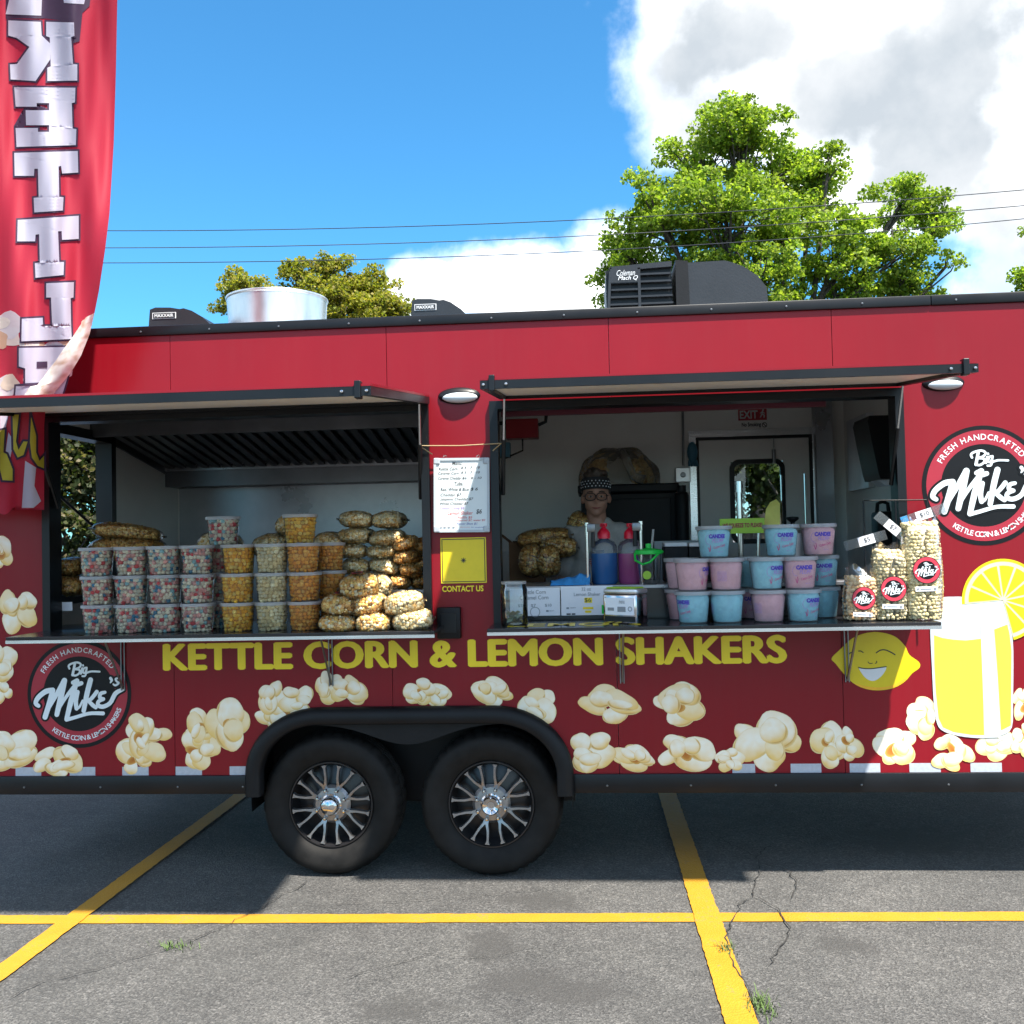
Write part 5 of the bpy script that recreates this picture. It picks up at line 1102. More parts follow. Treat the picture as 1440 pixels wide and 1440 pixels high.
# standing display bags ------------------------------------------------------------------
def stand_bag(pxl, pxr, pyt, pyfill, pyb, Y, pal, label, seed, lean, sy):
    c = W((pxl+pxr)/2, pyb, Y); k = FPX/(c-CAM).dot(_fw); w = (pxr-pxl)/k; H = (pyb-pyt)/k; hf = (pyb-pyfill)/k; d = w*.36
    t = thing('display_bag', label, 'bag', (c.x, Y, ZSR), 'sample popcorn bags on the right shelf'); t.rotation_euler = (0, lean, 0); rnd = random.Random(seed); kr = .0105; pts = []; z = .014
    def R(u, z, g=1.0):
        tz = z/hf; bul = (.93+.09*math.sin(math.pi*min(1, tz)))*(1-.10*max(0, .10-tz)/.10)
        if z > hf: bul *= 1+.0*(z-hf); 
        cu, su = math.cos(u), math.sin(u); f = 1.0 if z < hf*.9 else max(.08, 1-(z-hf*.9)/(H-hf*.9+1e-6)*1.0)
        n_ = 1+.04*mnoise.noise(Vector((cu*2+seed, su*2, z*14)))
        return (w/2*bul*n_*g*math.copysign(abs(cu)**.75, cu), d*bul*n_*g*f*math.copysign(abs(su)**.8, su), z)
    while z < hf:
        n = int(2*(w+2*d)/(kr*1.75)); o = rnd.uniform(0, 6)
        for i in range(n):
            p = R(o+2*math.pi*i/n+rnd.uniform(-.06, .06), z+rnd.uniform(-.004, .004)); pts.append((p[0]*.93, p[1]*.90, p[2]))
        z += kr*1.55
    for i in range(40): pts.append((rnd.uniform(-.43, .43)*w, rnd.uniform(-.6, .6)*d, hf+rnd.uniform(-.012, .006)))
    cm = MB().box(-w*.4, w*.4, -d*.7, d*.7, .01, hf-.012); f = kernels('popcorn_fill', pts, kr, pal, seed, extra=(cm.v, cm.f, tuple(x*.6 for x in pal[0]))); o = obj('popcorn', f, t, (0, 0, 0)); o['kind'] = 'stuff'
    vs = []; fs = []; nu, nv = 44, 26
    for j in range(nv+1):
        z = .002+(H-.002)*j/nv
        for i in range(nu):
            u = 2*math.pi*i/nu; p = Vector(R(u, z, 1.05)); q = 1+.03*mnoise.noise(p*30+Vector((seed, 0, 0))); wv = .012*math.sin(u*5+seed+z*20)*max(0, (z-hf)/(H-hf+1e-6)); vs.append((p.x*q, p.y*q+wv, p.z+(.012*math.sin(p.x*90+seed) if j == nv else 0)))
    for j in range(nv):
        for i in range(nu): fs.append((j*nu+i, j*nu+(i+1) % nu, (j+1)*nu+(i+1) % nu, (j+1)*nu+i))
    fs.append(tuple(range(nu))); MB().add(vs, fs).build('bag_film', 'film', t, 180, (0, 0, 0))
    yf = -d*1.14; zl = sy*H; rl = w*.37
    st = disc(MB(), (0, 0), 0, rl, 0, 40).build('label_sticker', 'logo_black', t, None, (0, yf, zl)); s = rl/307*.98; ff = lambda p: ((p[0]-446)*s, -(p[1]-462)*s)
    disc(MB(), (0, 0), rl*.69, rl*.95, -.0006, 40).build('band', 'sticker_red', st, None, (0, 0, 0)); mb = MB()
    for P, r in SCRIPT: stroke(mb, [ff(p) for p in P], [q*s for q in r], -.0016)
    for P, r in SMALL: stroke(mb, [ff(p) for p in P], r*s*1.1, -.0016)
    mb.build('script_lettering', 'script_white', st, None, (0, 0, 0))
    pl = MB().box(-rl*.85, rl*.75, yf, yf+.001, zl-rl*1.55, zl-rl*1.2).build('info_sticker', 'paper', t, None, (0, 0, 0)); mb = MB(); mb.box(-rl*.5, rl*.3, yf-.001, yf-.0005, zl-rl*1.42, zl-rl*1.34); mb.box(rl*.45, rl*.65, yf-.001, yf-.0005, zl-rl*1.48, zl-rl*1.28); disc(mb, (-rl*.68, zl-rl*1.38), 0, rl*.09, yf-.001, 14); mb.build('print', 'ink_grey', pl, None, (0, 0, 0))
stand_bag(1187, 1231, 800, 818, 877, -.24, [(.72, .54, .34), (.68, .42, .22), (.74, .60, .42)], 'smallest standing popcorn bag, nearest the cotton candy', 61, .06, .42)
stand_bag(1227, 1275, 772, 783, 879, -.24, [(.76, .68, .46), (.74, .62, .36)], 'middle-sized standing popcorn bag between the small and tall ones', 62, .03, .42)
stand_bag(1274, 1325, 738, 747, 882, -.25, [(.78, .70, .46), (.74, .64, .36)], 'tallest standing popcorn bag at the right end of the shelf', 63, -.01, .49)
# price tag rack
Y = -.06; rk = thing('price_rack', 'thin black wire rack holding the price tags behind the display bags', 'rack', (xs(1250, 870, Y), Y, ZSR))
mb = MB()
for px in (1214, 1259, 1303):
    p = W(px, 704, Y); mb.tube([(p.x, Y, ZSR), (p.x, Y, p.z)], .004, 6)
p, q = W(1214, 704, Y), W(1303, 703, Y); mb.tube([p, q], .003, 6); mb.build('wire', 'black_trim', rk, 40)
for px, py, rot, txt, L, nm in ((1217, 760, 15, '$5', .21, 'lowest price tag, tilted, reading five dollars'), (1254, 741, -42, '$7', .19, 'steeply tilted price tag reading seven dollars'), (1298, 724, 17, '$10', .22, 'price tag above the tallest bag reading ten dollars')):
    Yt = Y-.012; c = W(px, py, Yt); a = math.radians(rot); t = thing('price_tag', nm, 'price tag', c); t.rotation_euler = (0, -a, 0)
    MB().box(-L/2, L/2, -.0005, .0005, -.024, .024).build('clear_strip', 'tape_clear', t, None, (0, 0, 0)); MB().box(-.035, .045, -.002, -.001, -.023, .023).build('paper_slip', 'paper', t, None, (0, 0, 0)); text_box(MB(), txt, -.016, .030, -.013, .013, -.003, keep=True).build('lettering', 'ink', t, None, (0, 0, 0))
    if txt == '$10': MB().box(-L/2, -L/2+.035, -.002, -.001, -.022, .022).build('blue_end', 'blue_cloth', t, None, (0, 0, 0))
# menu board ------------------------------------------------------------------
mp = [W(x, y, -.03) for x, y in ((608, 646), (686, 643.5), (689, 747), (612, 750))]
bw = (mp[1].x-mp[0].x); bh = mp[0].z-mp[3].z; mbd = thing('menu_board', 'small white dry erase menu board hanging on the red pillar', 'menu board', ((mp[0].x+mp[1].x+mp[2].x+mp[3].x)/4, -.03, (mp[2].z+mp[3].z)/2)); mbd.rotation_euler = (0, math.radians(1.0), 0)
fr = MB(); ring_prism(fr, rrect(-bw/2, bw/2, 0, bh, .018), rrect(-bw/2+.013, bw/2-.013, .013, bh-.013, .006), -.016, -.001); fr.build('frame', 'board_frame', mbd, 30, (0, 0, 0))
MB().box(-bw/2+.012, bw/2-.012, -.011, -.002, .012, bh-.012).build('board', 'whiteboard', mbd, None, (0, 0, 0))
for sx in (-1, 1):
    for zz in (0, 1):
        x = sx*(bw/2-.016); z = .016 if zz == 0 else bh-.016; MB().box(x-.017, x+.017, -.0185, -.0005, z-.017, z+.017, b=.006).build('corner', 'tape_grey', mbd, None, (0, 0, 0))
    MB().tube([(sx*bw*.3+.008*math.cos(a), -.008, bh+.004+.010*math.sin(a)) for a in [math.pi*i/8 for i in range(9)]], .002, 6).build('hanger', 'chrome', mbd, 40, (0, 0, 0))
LN = [('Menu', .33, .50, .05, .085, 'ink'), ('Kettle Corn', .09, .43, .125, .165, 'ink'), ('$ 5 - 7 - 10', .49, .83, .115, .15, 'ink'), ('Caramel Corn', .08, .45, .185, .222, 'ink'), ('$ 5 - 7 - 10', .49, .83, .18, .215, 'ink'), ('Caramel Cheddar', .08, .50, .25, .29, 'ink'), ('$6 - 8 - 10', .51, .86, .255, .29, 'ink'), ('Tubs', .37, .52, .32, .365, 'ink'),
      ('Red, White & Blue', .12, .63, .40, .45, 'ink'), ('$ 6', .66, .79, .40, .445, 'ink'), ('Cheddar $7', .12, .50, .475, .52, 'ink'), ('Jalapeno Cheddar $7', .11, .71, .535, .58, 'ink'), ('White Cheddar $7', .11, .62, .595, .635, 'ink'), ('Cotton Candy $5', .11, .55, .655, .70, 'ink_purple'), ('Lemon Shaker', .25, .70, .715, .765, 'ink_red'), ('$6', .76, .86, .69, .76, 'ink'), ('Refills $5', .43, .69, .785, .82, 'ink_red'), ('Flavored $7, water $2', .40, .92, .825, .855, 'ink_red'), ('Flavor Shot $1', .41, .78, .87, .905, 'ink_blue'), ('thank you', .47, .65, .925, .94, 'ink_red'), ('for stopping', .67, .90, .925, .945, 'ink_blue'), ('accepted', .24, .34, .83, .845, 'ink_grey'), ('cards only', .12, .27, .875, .89, 'ink_grey')]
byc = {}
for body, x0, x1, z0, z1, ink in LN: text_box(byc.setdefault(ink, MB()), body, -bw/2+bw*x0, -bw/2+bw*x1, bh*(1-z1), bh*(1-z0), -.0125, bold=.008 if ink == 'ink' else 0, shear=.22)
stroke(byc['ink'], [(-bw/2+bw*.34, bh*.905), (-bw/2+bw*.42, bh*.913), (-bw/2+bw*.52, bh*.914)], .0009, -.0125); stroke(byc['ink'], [(-bw/2+bw*.38, bh*.628), (-bw/2+bw*.54, bh*.632)], .0008, -.0125)
for k, v in byc.items(): v.build('handwriting', k, mbd, None, (0, 0, 0))
mb = MB()
for i, x in enumerate((.1, .17, .245, .33)): mb.box(-bw/2+bw*x, -bw/2+bw*(x+.045), -.0128, -.0122, bh*.055, bh*.075)
mb.build('card_icons', 'ink_grey', mbd, None, (0, 0, 0))
mb = MB(); a, b_ = W(590, 627, -.05), W(705, 623.5, -.05); mb.tube([a, a.lerp(b_, .5)+Vector((0, 0, -.006)), b_], .003, 6); c1 = W(608, 639, -.03); mb.tube([a, c1], .003, 6); c2 = W(693, 634, -.03); mb.tube([b_, c2], .003, 6)
tag(mb.build('cord', 'rope', None, 60), 'thin tan cord strung across the red pillar above the menu board', 'cord')
# things on the right shelf ------------------------------------------------------------------
Y = .086
def sheet(px0, py0, px1, py1, name_label, lines):
    b = rect(px0, py0, px1, py1, Y); t = thing('price_sign', name_label, 'sign', ((b[0]+b[1])/2, Y, b[2])); MB().box(b[0], b[1], Y-.001, Y+.002, b[2], b[3]).build('sheet', 'paper', t); w, h = b[1]-b[0], b[3]-b[2]; d_ = {}
    for body, x0, x1, z0, z1, m_ in lines:
        if body.startswith('#'): d_.setdefault(m_, MB()).box(b[0]+w*x0, b[0]+w*x1, Y-.003+(.0008 if 'yellow' in m_ else 0), Y-.002+(.0008 if 'yellow' in m_ else 0), b[3]-h*z1, b[3]-h*z0)
        elif body == 'O': disc(d_.setdefault(m_, MB()), (b[0]+w*(x0+x1)/2, b[3]-h*(z0+z1)/2), w*(x1-x0)*.44, w*(x1-x0)*.5, Y-.003, 30)
        else: text_box(d_.setdefault(m_, MB()), body, b[0]+w*x0, b[0]+w*x1, b[3]-h*z1, b[3]-h*z0, Y-.0032, bold=.004)
    for k, v in d_.items(): v.build('print', k, t)
sheet(717, 827, 787.5, 866, 'white printed price sheet for kettle and caramel corn behind the jar', [('Kettle Corn', .26, .72, .07, .21, 'ink_grey'), ('Caramel Corn', .20, .77, .27, .41, 'ink_grey'), ('$5', .16, .25, .57, .69, 'ink_grey'), ('$7', .42, .52, .57, .69, 'ink_grey'), ('$10', .70, .83, .57, .69, 'ink_grey'), ('O', .40, .60, .74, .98, 'ink_grey'), ('#', .72, .77, .80, .86, 'ink_grey'), ('square', .78, .88, .81, .86, 'ink_grey')])
sheet(789, 824, 862, 865, 'white printed lemon shaker price sheet beside the napkin holder', [('32 oz', .40, .58, .05, .16, 'ink_grey'), ('Lemon Shaker', .25, .76, .22, .34, 'ink_grey'), ('#', .45, .60, .40, .58, 'yellow_print'), ('$6', .455, .58, .41, .57, 'ink'), ('#', .42, .62, .72, .80, 'yellow_print'), ('#', .46, .58, .84, .92, 'yellow_print'), ('#', .10, .15, .72, .78, 'ink_grey'), ('square', .17, .28, .72, .77, 'ink_grey'), ('#', .10, .18, .93, .98, 'ink'), ('#', .20, .27, .93, .98, 'ink'), ('#', .78, .92, .66, .96, 'green_plastic')])
# tip jar
Y = -.20; b = rect(704, 818, 742, 878, Y); r = (b[1]-b[0])/2; h = b[3]-ZSR
tj = thing('tip_jar', 'clear round tip jar with a few banknotes at the left of the right shelf', 'jar', ((b[0]+b[1])/2, Y, ZSR))
MB().lathe([(.001, .006), (r-.008, .006), (r-.003, .012), (r-.002, h*.80), (r*.86, h*.90), (r*.84, h), (r*.88, h), (r*.90, h*.91), (r, h*.81), (r, .008), (r-.006, 0), (.001, 0)], (0, 0, 0), 36).build('jar_glass', 'glass', tj, 50, (0, 0, 0))
MB().lathe([(r*.87, h*.95), (r*.93, h*.95), (r*.93, h*1.01), (r*.87, h*1.01)], (0, 0, 0), 36).build('rim', 'lid_plastic', tj, 40, (0, 0, 0))
rnd = random.Random(4)
for i in range(5):
    vs = []; n = 8; ox, oy = rnd.uniform(-.2, .2)*r, rnd.uniform(-.3, .2)*r; a = rnd.uniform(0, 3)
    for k in range(n+1):
        for s in (-1, 1):
            l = -.04+.08*k/n; vs.append((ox+l*math.cos(a)+s*.016*math.sin(a), oy+l*math.sin(a)*.6-s*.016*math.cos(a), .02+i*.009+.014*abs(math.sin(k*1.1+i))+.006*s))
    MB().add(vs, [(2*k, 2*k+1, 2*k+3, 2*k+2) for k in range(n)]).build('banknote', 'money', tj, 180, (0, 0, 0))
# napkin dispenser
Y = -.18; b0 = W(880, 879, Y); nd = thing('napkin_holder', 'chrome napkin dispenser with green top beside the price sheets', 'napkin holder', (b0.x, Y, ZSR), rotz=math.radians(-32)); 
mb = MB(); mb.box(-.095, .095, -.055, .055, 0, .145, b=.008); mb.build('body', 'chrome', nd, 40, (0, 0, 0))
MB().box(-.092, .098, -.058, .058, .146, .172, b=.010).build('lid', 'galvanised', nd, 40, (0, 0, 0)); MB().box(-.08, .08, -.045, .045, .1725, .178, b=.002).build('top_inset', 'lime', nd, None, (0, 0, 0))
cd = MB().box(-.080, .080, -.0585, -.0562, .045, .128).build('card', 'paper', nd, None, (0, 0, 0)); mb = MB(); mb.box(-.065, -.03, -.0602, -.059, .065, .08); mb.box(-.01, .035, -.0602, -.059, .06, .085); text_box(mb, 'menu', .0, .03, .1, .115, -.0602); disc(mb, (.06, .075), .008, .012, -.0602, 20); mb.build('print', 'ink_grey', cd, None, (0, 0, 0)); MB().box(-.085, .085, -.0585, -.0562, .012, .038).build('slot', 'black_trim', nd, None, (0, 0, 0))
# syrup jugs
def jug(pxl, pxr, pyt, pyl, liq, label):
    Y = .22; b = rect(pxl, pyt, pxr, 822, Y); r = (b[1]-b[0])/2; z1 = zs((pxl+pxr)/2, 756, Y)-RCZ; zl = zs((pxl+pxr)/2, pyl, Y)-RCZ; zt = b[3]-RCZ
    t = thing('syrup_jug', label, 'jug', ((b[0]+b[1])/2, Y, RCZ)); zsld = zl+(z1-zl)*.45
    MB().lathe([(.001, 0), (r-.01, 0), (r, .012), (r*1.0, zl*.95), (r*1.0, zl), (r*.985, zsld), (r*.80, zsld+(z1-zsld)*.5), (r*.40, z1-.01), (r*.32, z1), (r*.32, z1+.015)], (0, 0, 0), 32).build('jug_body', 'bottle_plastic', t, 50, (0, 0, 0))
    MB().lathe([(.001, -.0), (r-.009, .0), (r+.0008, .013), (r+.0008, zl), (.001, zl+.001)], (0, 0, 0), 32).build('syrup', liq, t, 50, (0, 0, 0))
    pu = MB().lathe([(.001, z1-.005), (r*.50, z1-.005), (r*.50, z1+.025), (r*.36, z1+.04), (r*.20, z1+.05), (r*.16, zt-.02), (r*.28, zt-.018), (r*.28, zt), (.001, zt)], (0, 0, 0), 24); pu.tube([(0, 0, zt-.010), (0, -.05, zt-.012), (0, -.07, zt-.024)], .008, 8); pu.build('pump', 'red_plastic', t, 40, (0, 0, 0))
jug(831.5, 868, 736, 778, 'syrup_blue', 'jug of dark blue syrup with a red pump'); jug(869, 905, 736, 778, 'syrup_pink', 'jug of pink syrup with a red pump')
def tap(px, pyt, label, dx):
    Y = .14; c = W(px, 820, Y); zt = zs(px, pyt, Y); t = thing('beverage_tap', label, 'tap', (c.x, Y, RCZ)); h = zt-RCZ
    MB().lathe([(.001, 0), (.018, 0), (.018, .008), (.0095, .012), (.0095, h-.02), (.012, h-.018), (.012, h), (.001, h)], (0, 0, 0), 20).build('column', 'chrome', t, 40, (0, 0, 0))
    MB().box(.0, .045*dx, -.015, .015, h-.05, h-.006, b=.005).build('head', 'steel_dark', t, 40, (0, 0, 0)) if dx > 0 else MB().box(.045*dx, 0, -.015, .015, h-.05, h-.006, b=.005).build('head', 'steel_dark', t, 40, (0, 0, 0))
    MB().tube([(.032*dx, 0, h-.05), (.03*dx, 0, h-.13)], [.009, .012], 8).build('lever', 'black_trim', t, 40, (0, 0, 0))
tap(827, 735, 'chrome beverage tap left of the blue syrup jug', 1); tap(903, 733, 'chrome beverage tap behind the pink syrup jug', -1)
# shaker cup
Y = .13; b = rect(893, 774, 932, 822, Y); r = (b[1]-b[0])/2; h = b[3]-RCZ; t = thing('shaker_cup', 'clear drink cup with bright green lid, handle and straw', 'cup', ((b[0]+b[1])/2, Y, RCZ))
MB().lathe([(.001, 0), (r*.74, 0), (r*.76, .005), (r*.95, h-.01), (r*.97, h-.01)], (0, 0, 0), 32).build('cup_wall', 'tub_plastic', t, 40, (0, 0, 0)); lid = MB().lathe([(r*.98, h-.02), (r*1.02, h-.018), (r*1.02, h), (r*.9, h+.004), (.2*r, h+.012), (.2*r, h+.035), (.001, h+.036)], (0, 0, 0), 32).build('lid', 'green_plastic', t, 40, (0, 0, 0))
MB().tube([(.15*r, 0, h-.05), (.38*r, -.01, h+.11)], .006, 8).build('straw', 'lid_plastic', t, 40, (0, 0, 0)); MB().tube([(-r, -.02, h-.015), (-r*1.0, -.05, h-.05), (-r*.5, -.085, h-.07), (0, -.09, h-.06), (r*.6, -.07, h-.02), (r, -.02, h-.008)], .006, 8).build('handle', 'green_plastic', t, 60, (0, 0, 0)); disc(MB(), (-.2*r, h*.28), 0, .022, -r*.90, 24).build('lime_print', 'lime', t, None, (0, 0, 0))
# rag
b = rect(774, 807, 829, 822, .14); rg = MB(); n, m_ = 26, 10; vs = []
for j in range(m_+1):
    for i in range(n+1):
        u, v = i/n, j/m_; z = .006+(b[3]-RCZ)*(.30+.75*u)*(.25+.75*math.sin(math.pi*min(1, v*1.05)))*(1+.35*mnoise.noise(Vector((u*6, v*3, 2)))); vs.append((b[0]+(b[1]-b[0])*u+.006*math.sin(v*7), .11+.10*v+.012*math.sin(u*9), RCZ+max(.002, z if 0 < v < 1 else .002)))
rg.add(vs, [(j*(n+1)+i, j*(n+1)+i+1, (j+1)*(n+1)+i+1, (j+1)*(n+1)+i) for j in range(m_) for i in range(n)]); tag(rg.build('cleaning_cloth', 'blue_cloth', None, 180), 'crumpled blue cleaning cloth on the inner counter', 'cloth')
# black bins with white lids
for a, b_, lb in ((934, 967, 'black bin with white lid behind the cotton candy, left of two'), (968.5, 1000, 'black bin with white lid behind the cotton candy, right of two')):
    b = rect(a, 763, b_, 822, .35); t = thing('topping_bin', lb, 'bin', ((b[0]+b[1])/2, .35, RCZ)); MB().box(b[0], b[1], .32, .50, RCZ, b[3]-.022, b=.004).build('bin_body', 'black_plastic', t); MB().box(b[0]+.002, b[1]-.002, .318, .502, b[3]-.0215, b[3], b=.004).build('lid', 'white_print', t)
# citrus press with sign
Y = .55; t = thing('citrus_press', 'tall lemon press with chrome column, carrying the slogan sign', 'press', (xs(1040, 800, Y), Y, RCZ))
c = W(1039, 680, Y); MB().tube([(c.x, Y, RCZ), (c.x, Y, c.z)], .016, 12).build('column', 'chrome', t, 40); MB().tube([(c.x, Y, c.z-.05), (c.x, Y, c.z+.012)], .022, 12).build('column_cap', 'chrome', t, 40)
MB().lathe([(.001, 0), (.075, 0), (.08, .10), (.088, .105), (.088, .115), (.001, .115)], (c.x+.01, Y-.04, RCZ+.0), 28).build('bowl', 'tub_plastic', t, 40); MB().tube([(c.x+.0, Y-.04, RCZ+.09), (c.x, Y-.04, zs(1043, 745, Y))], .005, 8).build('plunger', 'chrome', t)
MB().tube([W(1066, 800, Y-.05), W(1067, 745, Y-.05)], .010, 10).build('handle_post', 'chrome', t, 40)
b = rect(1012, 729, 1075, 750, Y-.07); sg = thing('slogan_sign', 'lime green sign with red lettering above the cotton candy tubs', 'sign', ((b[0]+b[1])/2, Y-.07, b[2])); MB().box(b[0], b[1], Y-.075, Y-.07, b[2], b[3]).build('board', 'lime', sg); text_box(MB(), 'WE SQUEEZE TO PLEASE!', b[0]+.015, b[1]-.012, b[2]+.028, b[3]-.026, Y-.0775, bold=.04, shear=.1).build('lettering', 'red_box', sg)
pm('pale_yellow', (.72, .68, .16), .6, var=.1); q = [W(*p, Y-.02) for p in ((1074, 742), (1078, 716), (1084, 706), (1092, 702), (1096, 708), (1096, 738), (1088, 745), (1078, 749))]
vs = [(p.x, p.y+.02*math.sin(i), p.z) for i, p in enumerate(q)]; n = len(vs); tri = tessellate_polygon([[Vector((p[0], p[2], 0)) for p in vs]])
tag(MB().add(vs+[(x, y+.006, z) for x, y, z in vs], [tuple(t_) for t_ in tri]+[tuple(i+n for i in t_) for t_ in tri]+[(i, (i+1) % n, n+(i+1) % n, n+i) for i in range(n)]).build('yellow_bag', 'pale_yellow', None), 'pale yellow paper hanging right of the slogan sign', 'paper')
Y = .62; t = thing('juice_machine', 'silver machine with black knob and two upright rods behind the right tubs', 'machine', (xs(1115, 800, Y), Y, RCZ))
for px, py in ((1098, 668), (1131, 666)): a = W(px, py, Y); MB().tube([(a.x, Y, RCZ), (a.x, Y, a.z)], .006, 8).build('rod', 'chrome', t, 40)
a, b_ = W(1096, 741, Y), W(1135, 740, Y); MB().tube([a, b_], .009, 8).build('crossbar', 'chrome', t, 40); c = W(1115, 745, Y); MB().lathe([(.001, 0), (.09, 0), (.09, c.z-RCZ-.02), (.06, c.z-RCZ), (.001, c.z-RCZ)], (c.x, Y, RCZ), 28).build('drum', 'stainless', t, 40); k_ = zs(1115, 727, Y); MB().lathe([(.012, c.z), (.012, k_-.03), (.035, k_-.012), (.033, k_), (.001, k_+.003)], (c.x, Y, 0), 20).build('knob', 'black_plastic', t, 40)
# right inner wall: towel dispenser, wall cabinet, shelf unit
b = rect(1212, 588, 1264, 674, .8); ax = IW-.003
t = thing('towel_dispenser', 'black paper towel dispenser on the white inner wall at the right', 'dispenser', (b[0], .8, b[2])); x0 = b[0]
mb = MB(); mb.prism([(x0, b[3]-.03), (x0+.01, b[3]), (ax, b[3]), (ax, b[2]-.005), (x0+.06, b[2]-.005), (x0+.05, b[2]+.03), (x0+.02, b[2]+.2)], .66, .98); mb.build('case', 'black_plastic', t); MB().prism([(x0+.07, b[2]-.006), (ax-.02, b[2]-.006), (ax-.04, b[2]-.03), (x0+.11, b[2]-.04)], .74, .9).build('paper_towel', 'paper', t)
b = rect(1152, 570, 1176, 1000, 2.2); MB().box(b[0], b[1], 2.19, BW-.001, ZF, Z_R0-.102).build('corner_post', 'stainless', trailer)
MB().box(IW-.045, IW-.001, 1.55, 2.05, zs(1170, 690, 1.9), zs(1170, 590, 1.9)).build('breaker_panel', 'galvanised', trailer)
MB().box(xs(1180, 800, .8), IW-.01, .64, 1.4, ZF, RCZ-.04).build('sink_counter', 'stainless', trailer)
b = rect(1232, 705, 1256, 760, 1.0); t = thing('water_jug', 'dark plastic water jug standing behind the price tags', 'jug', ((b[0]+b[1])/2, 1.0, RCZ-.04)); zb = b[2]-.05; MB().box(b[0], b[1]+.02, .95, 1.12, RCZ-.039, b[3]-.06, b=.02).build('body', 'black_plastic', t, 40); mx = (b[0]+b[1])/2; MB().tube([(mx-.035, 1.03, b[3]-.07), (mx-.03, 1.03, b[3]-.012), (mx, 1.03, b[3]), (mx+.03, 1.03, b[3]-.012), (mx+.035, 1.03, b[3]-.07)], .012, 8).build('handle', 'black_plastic', t, 60)
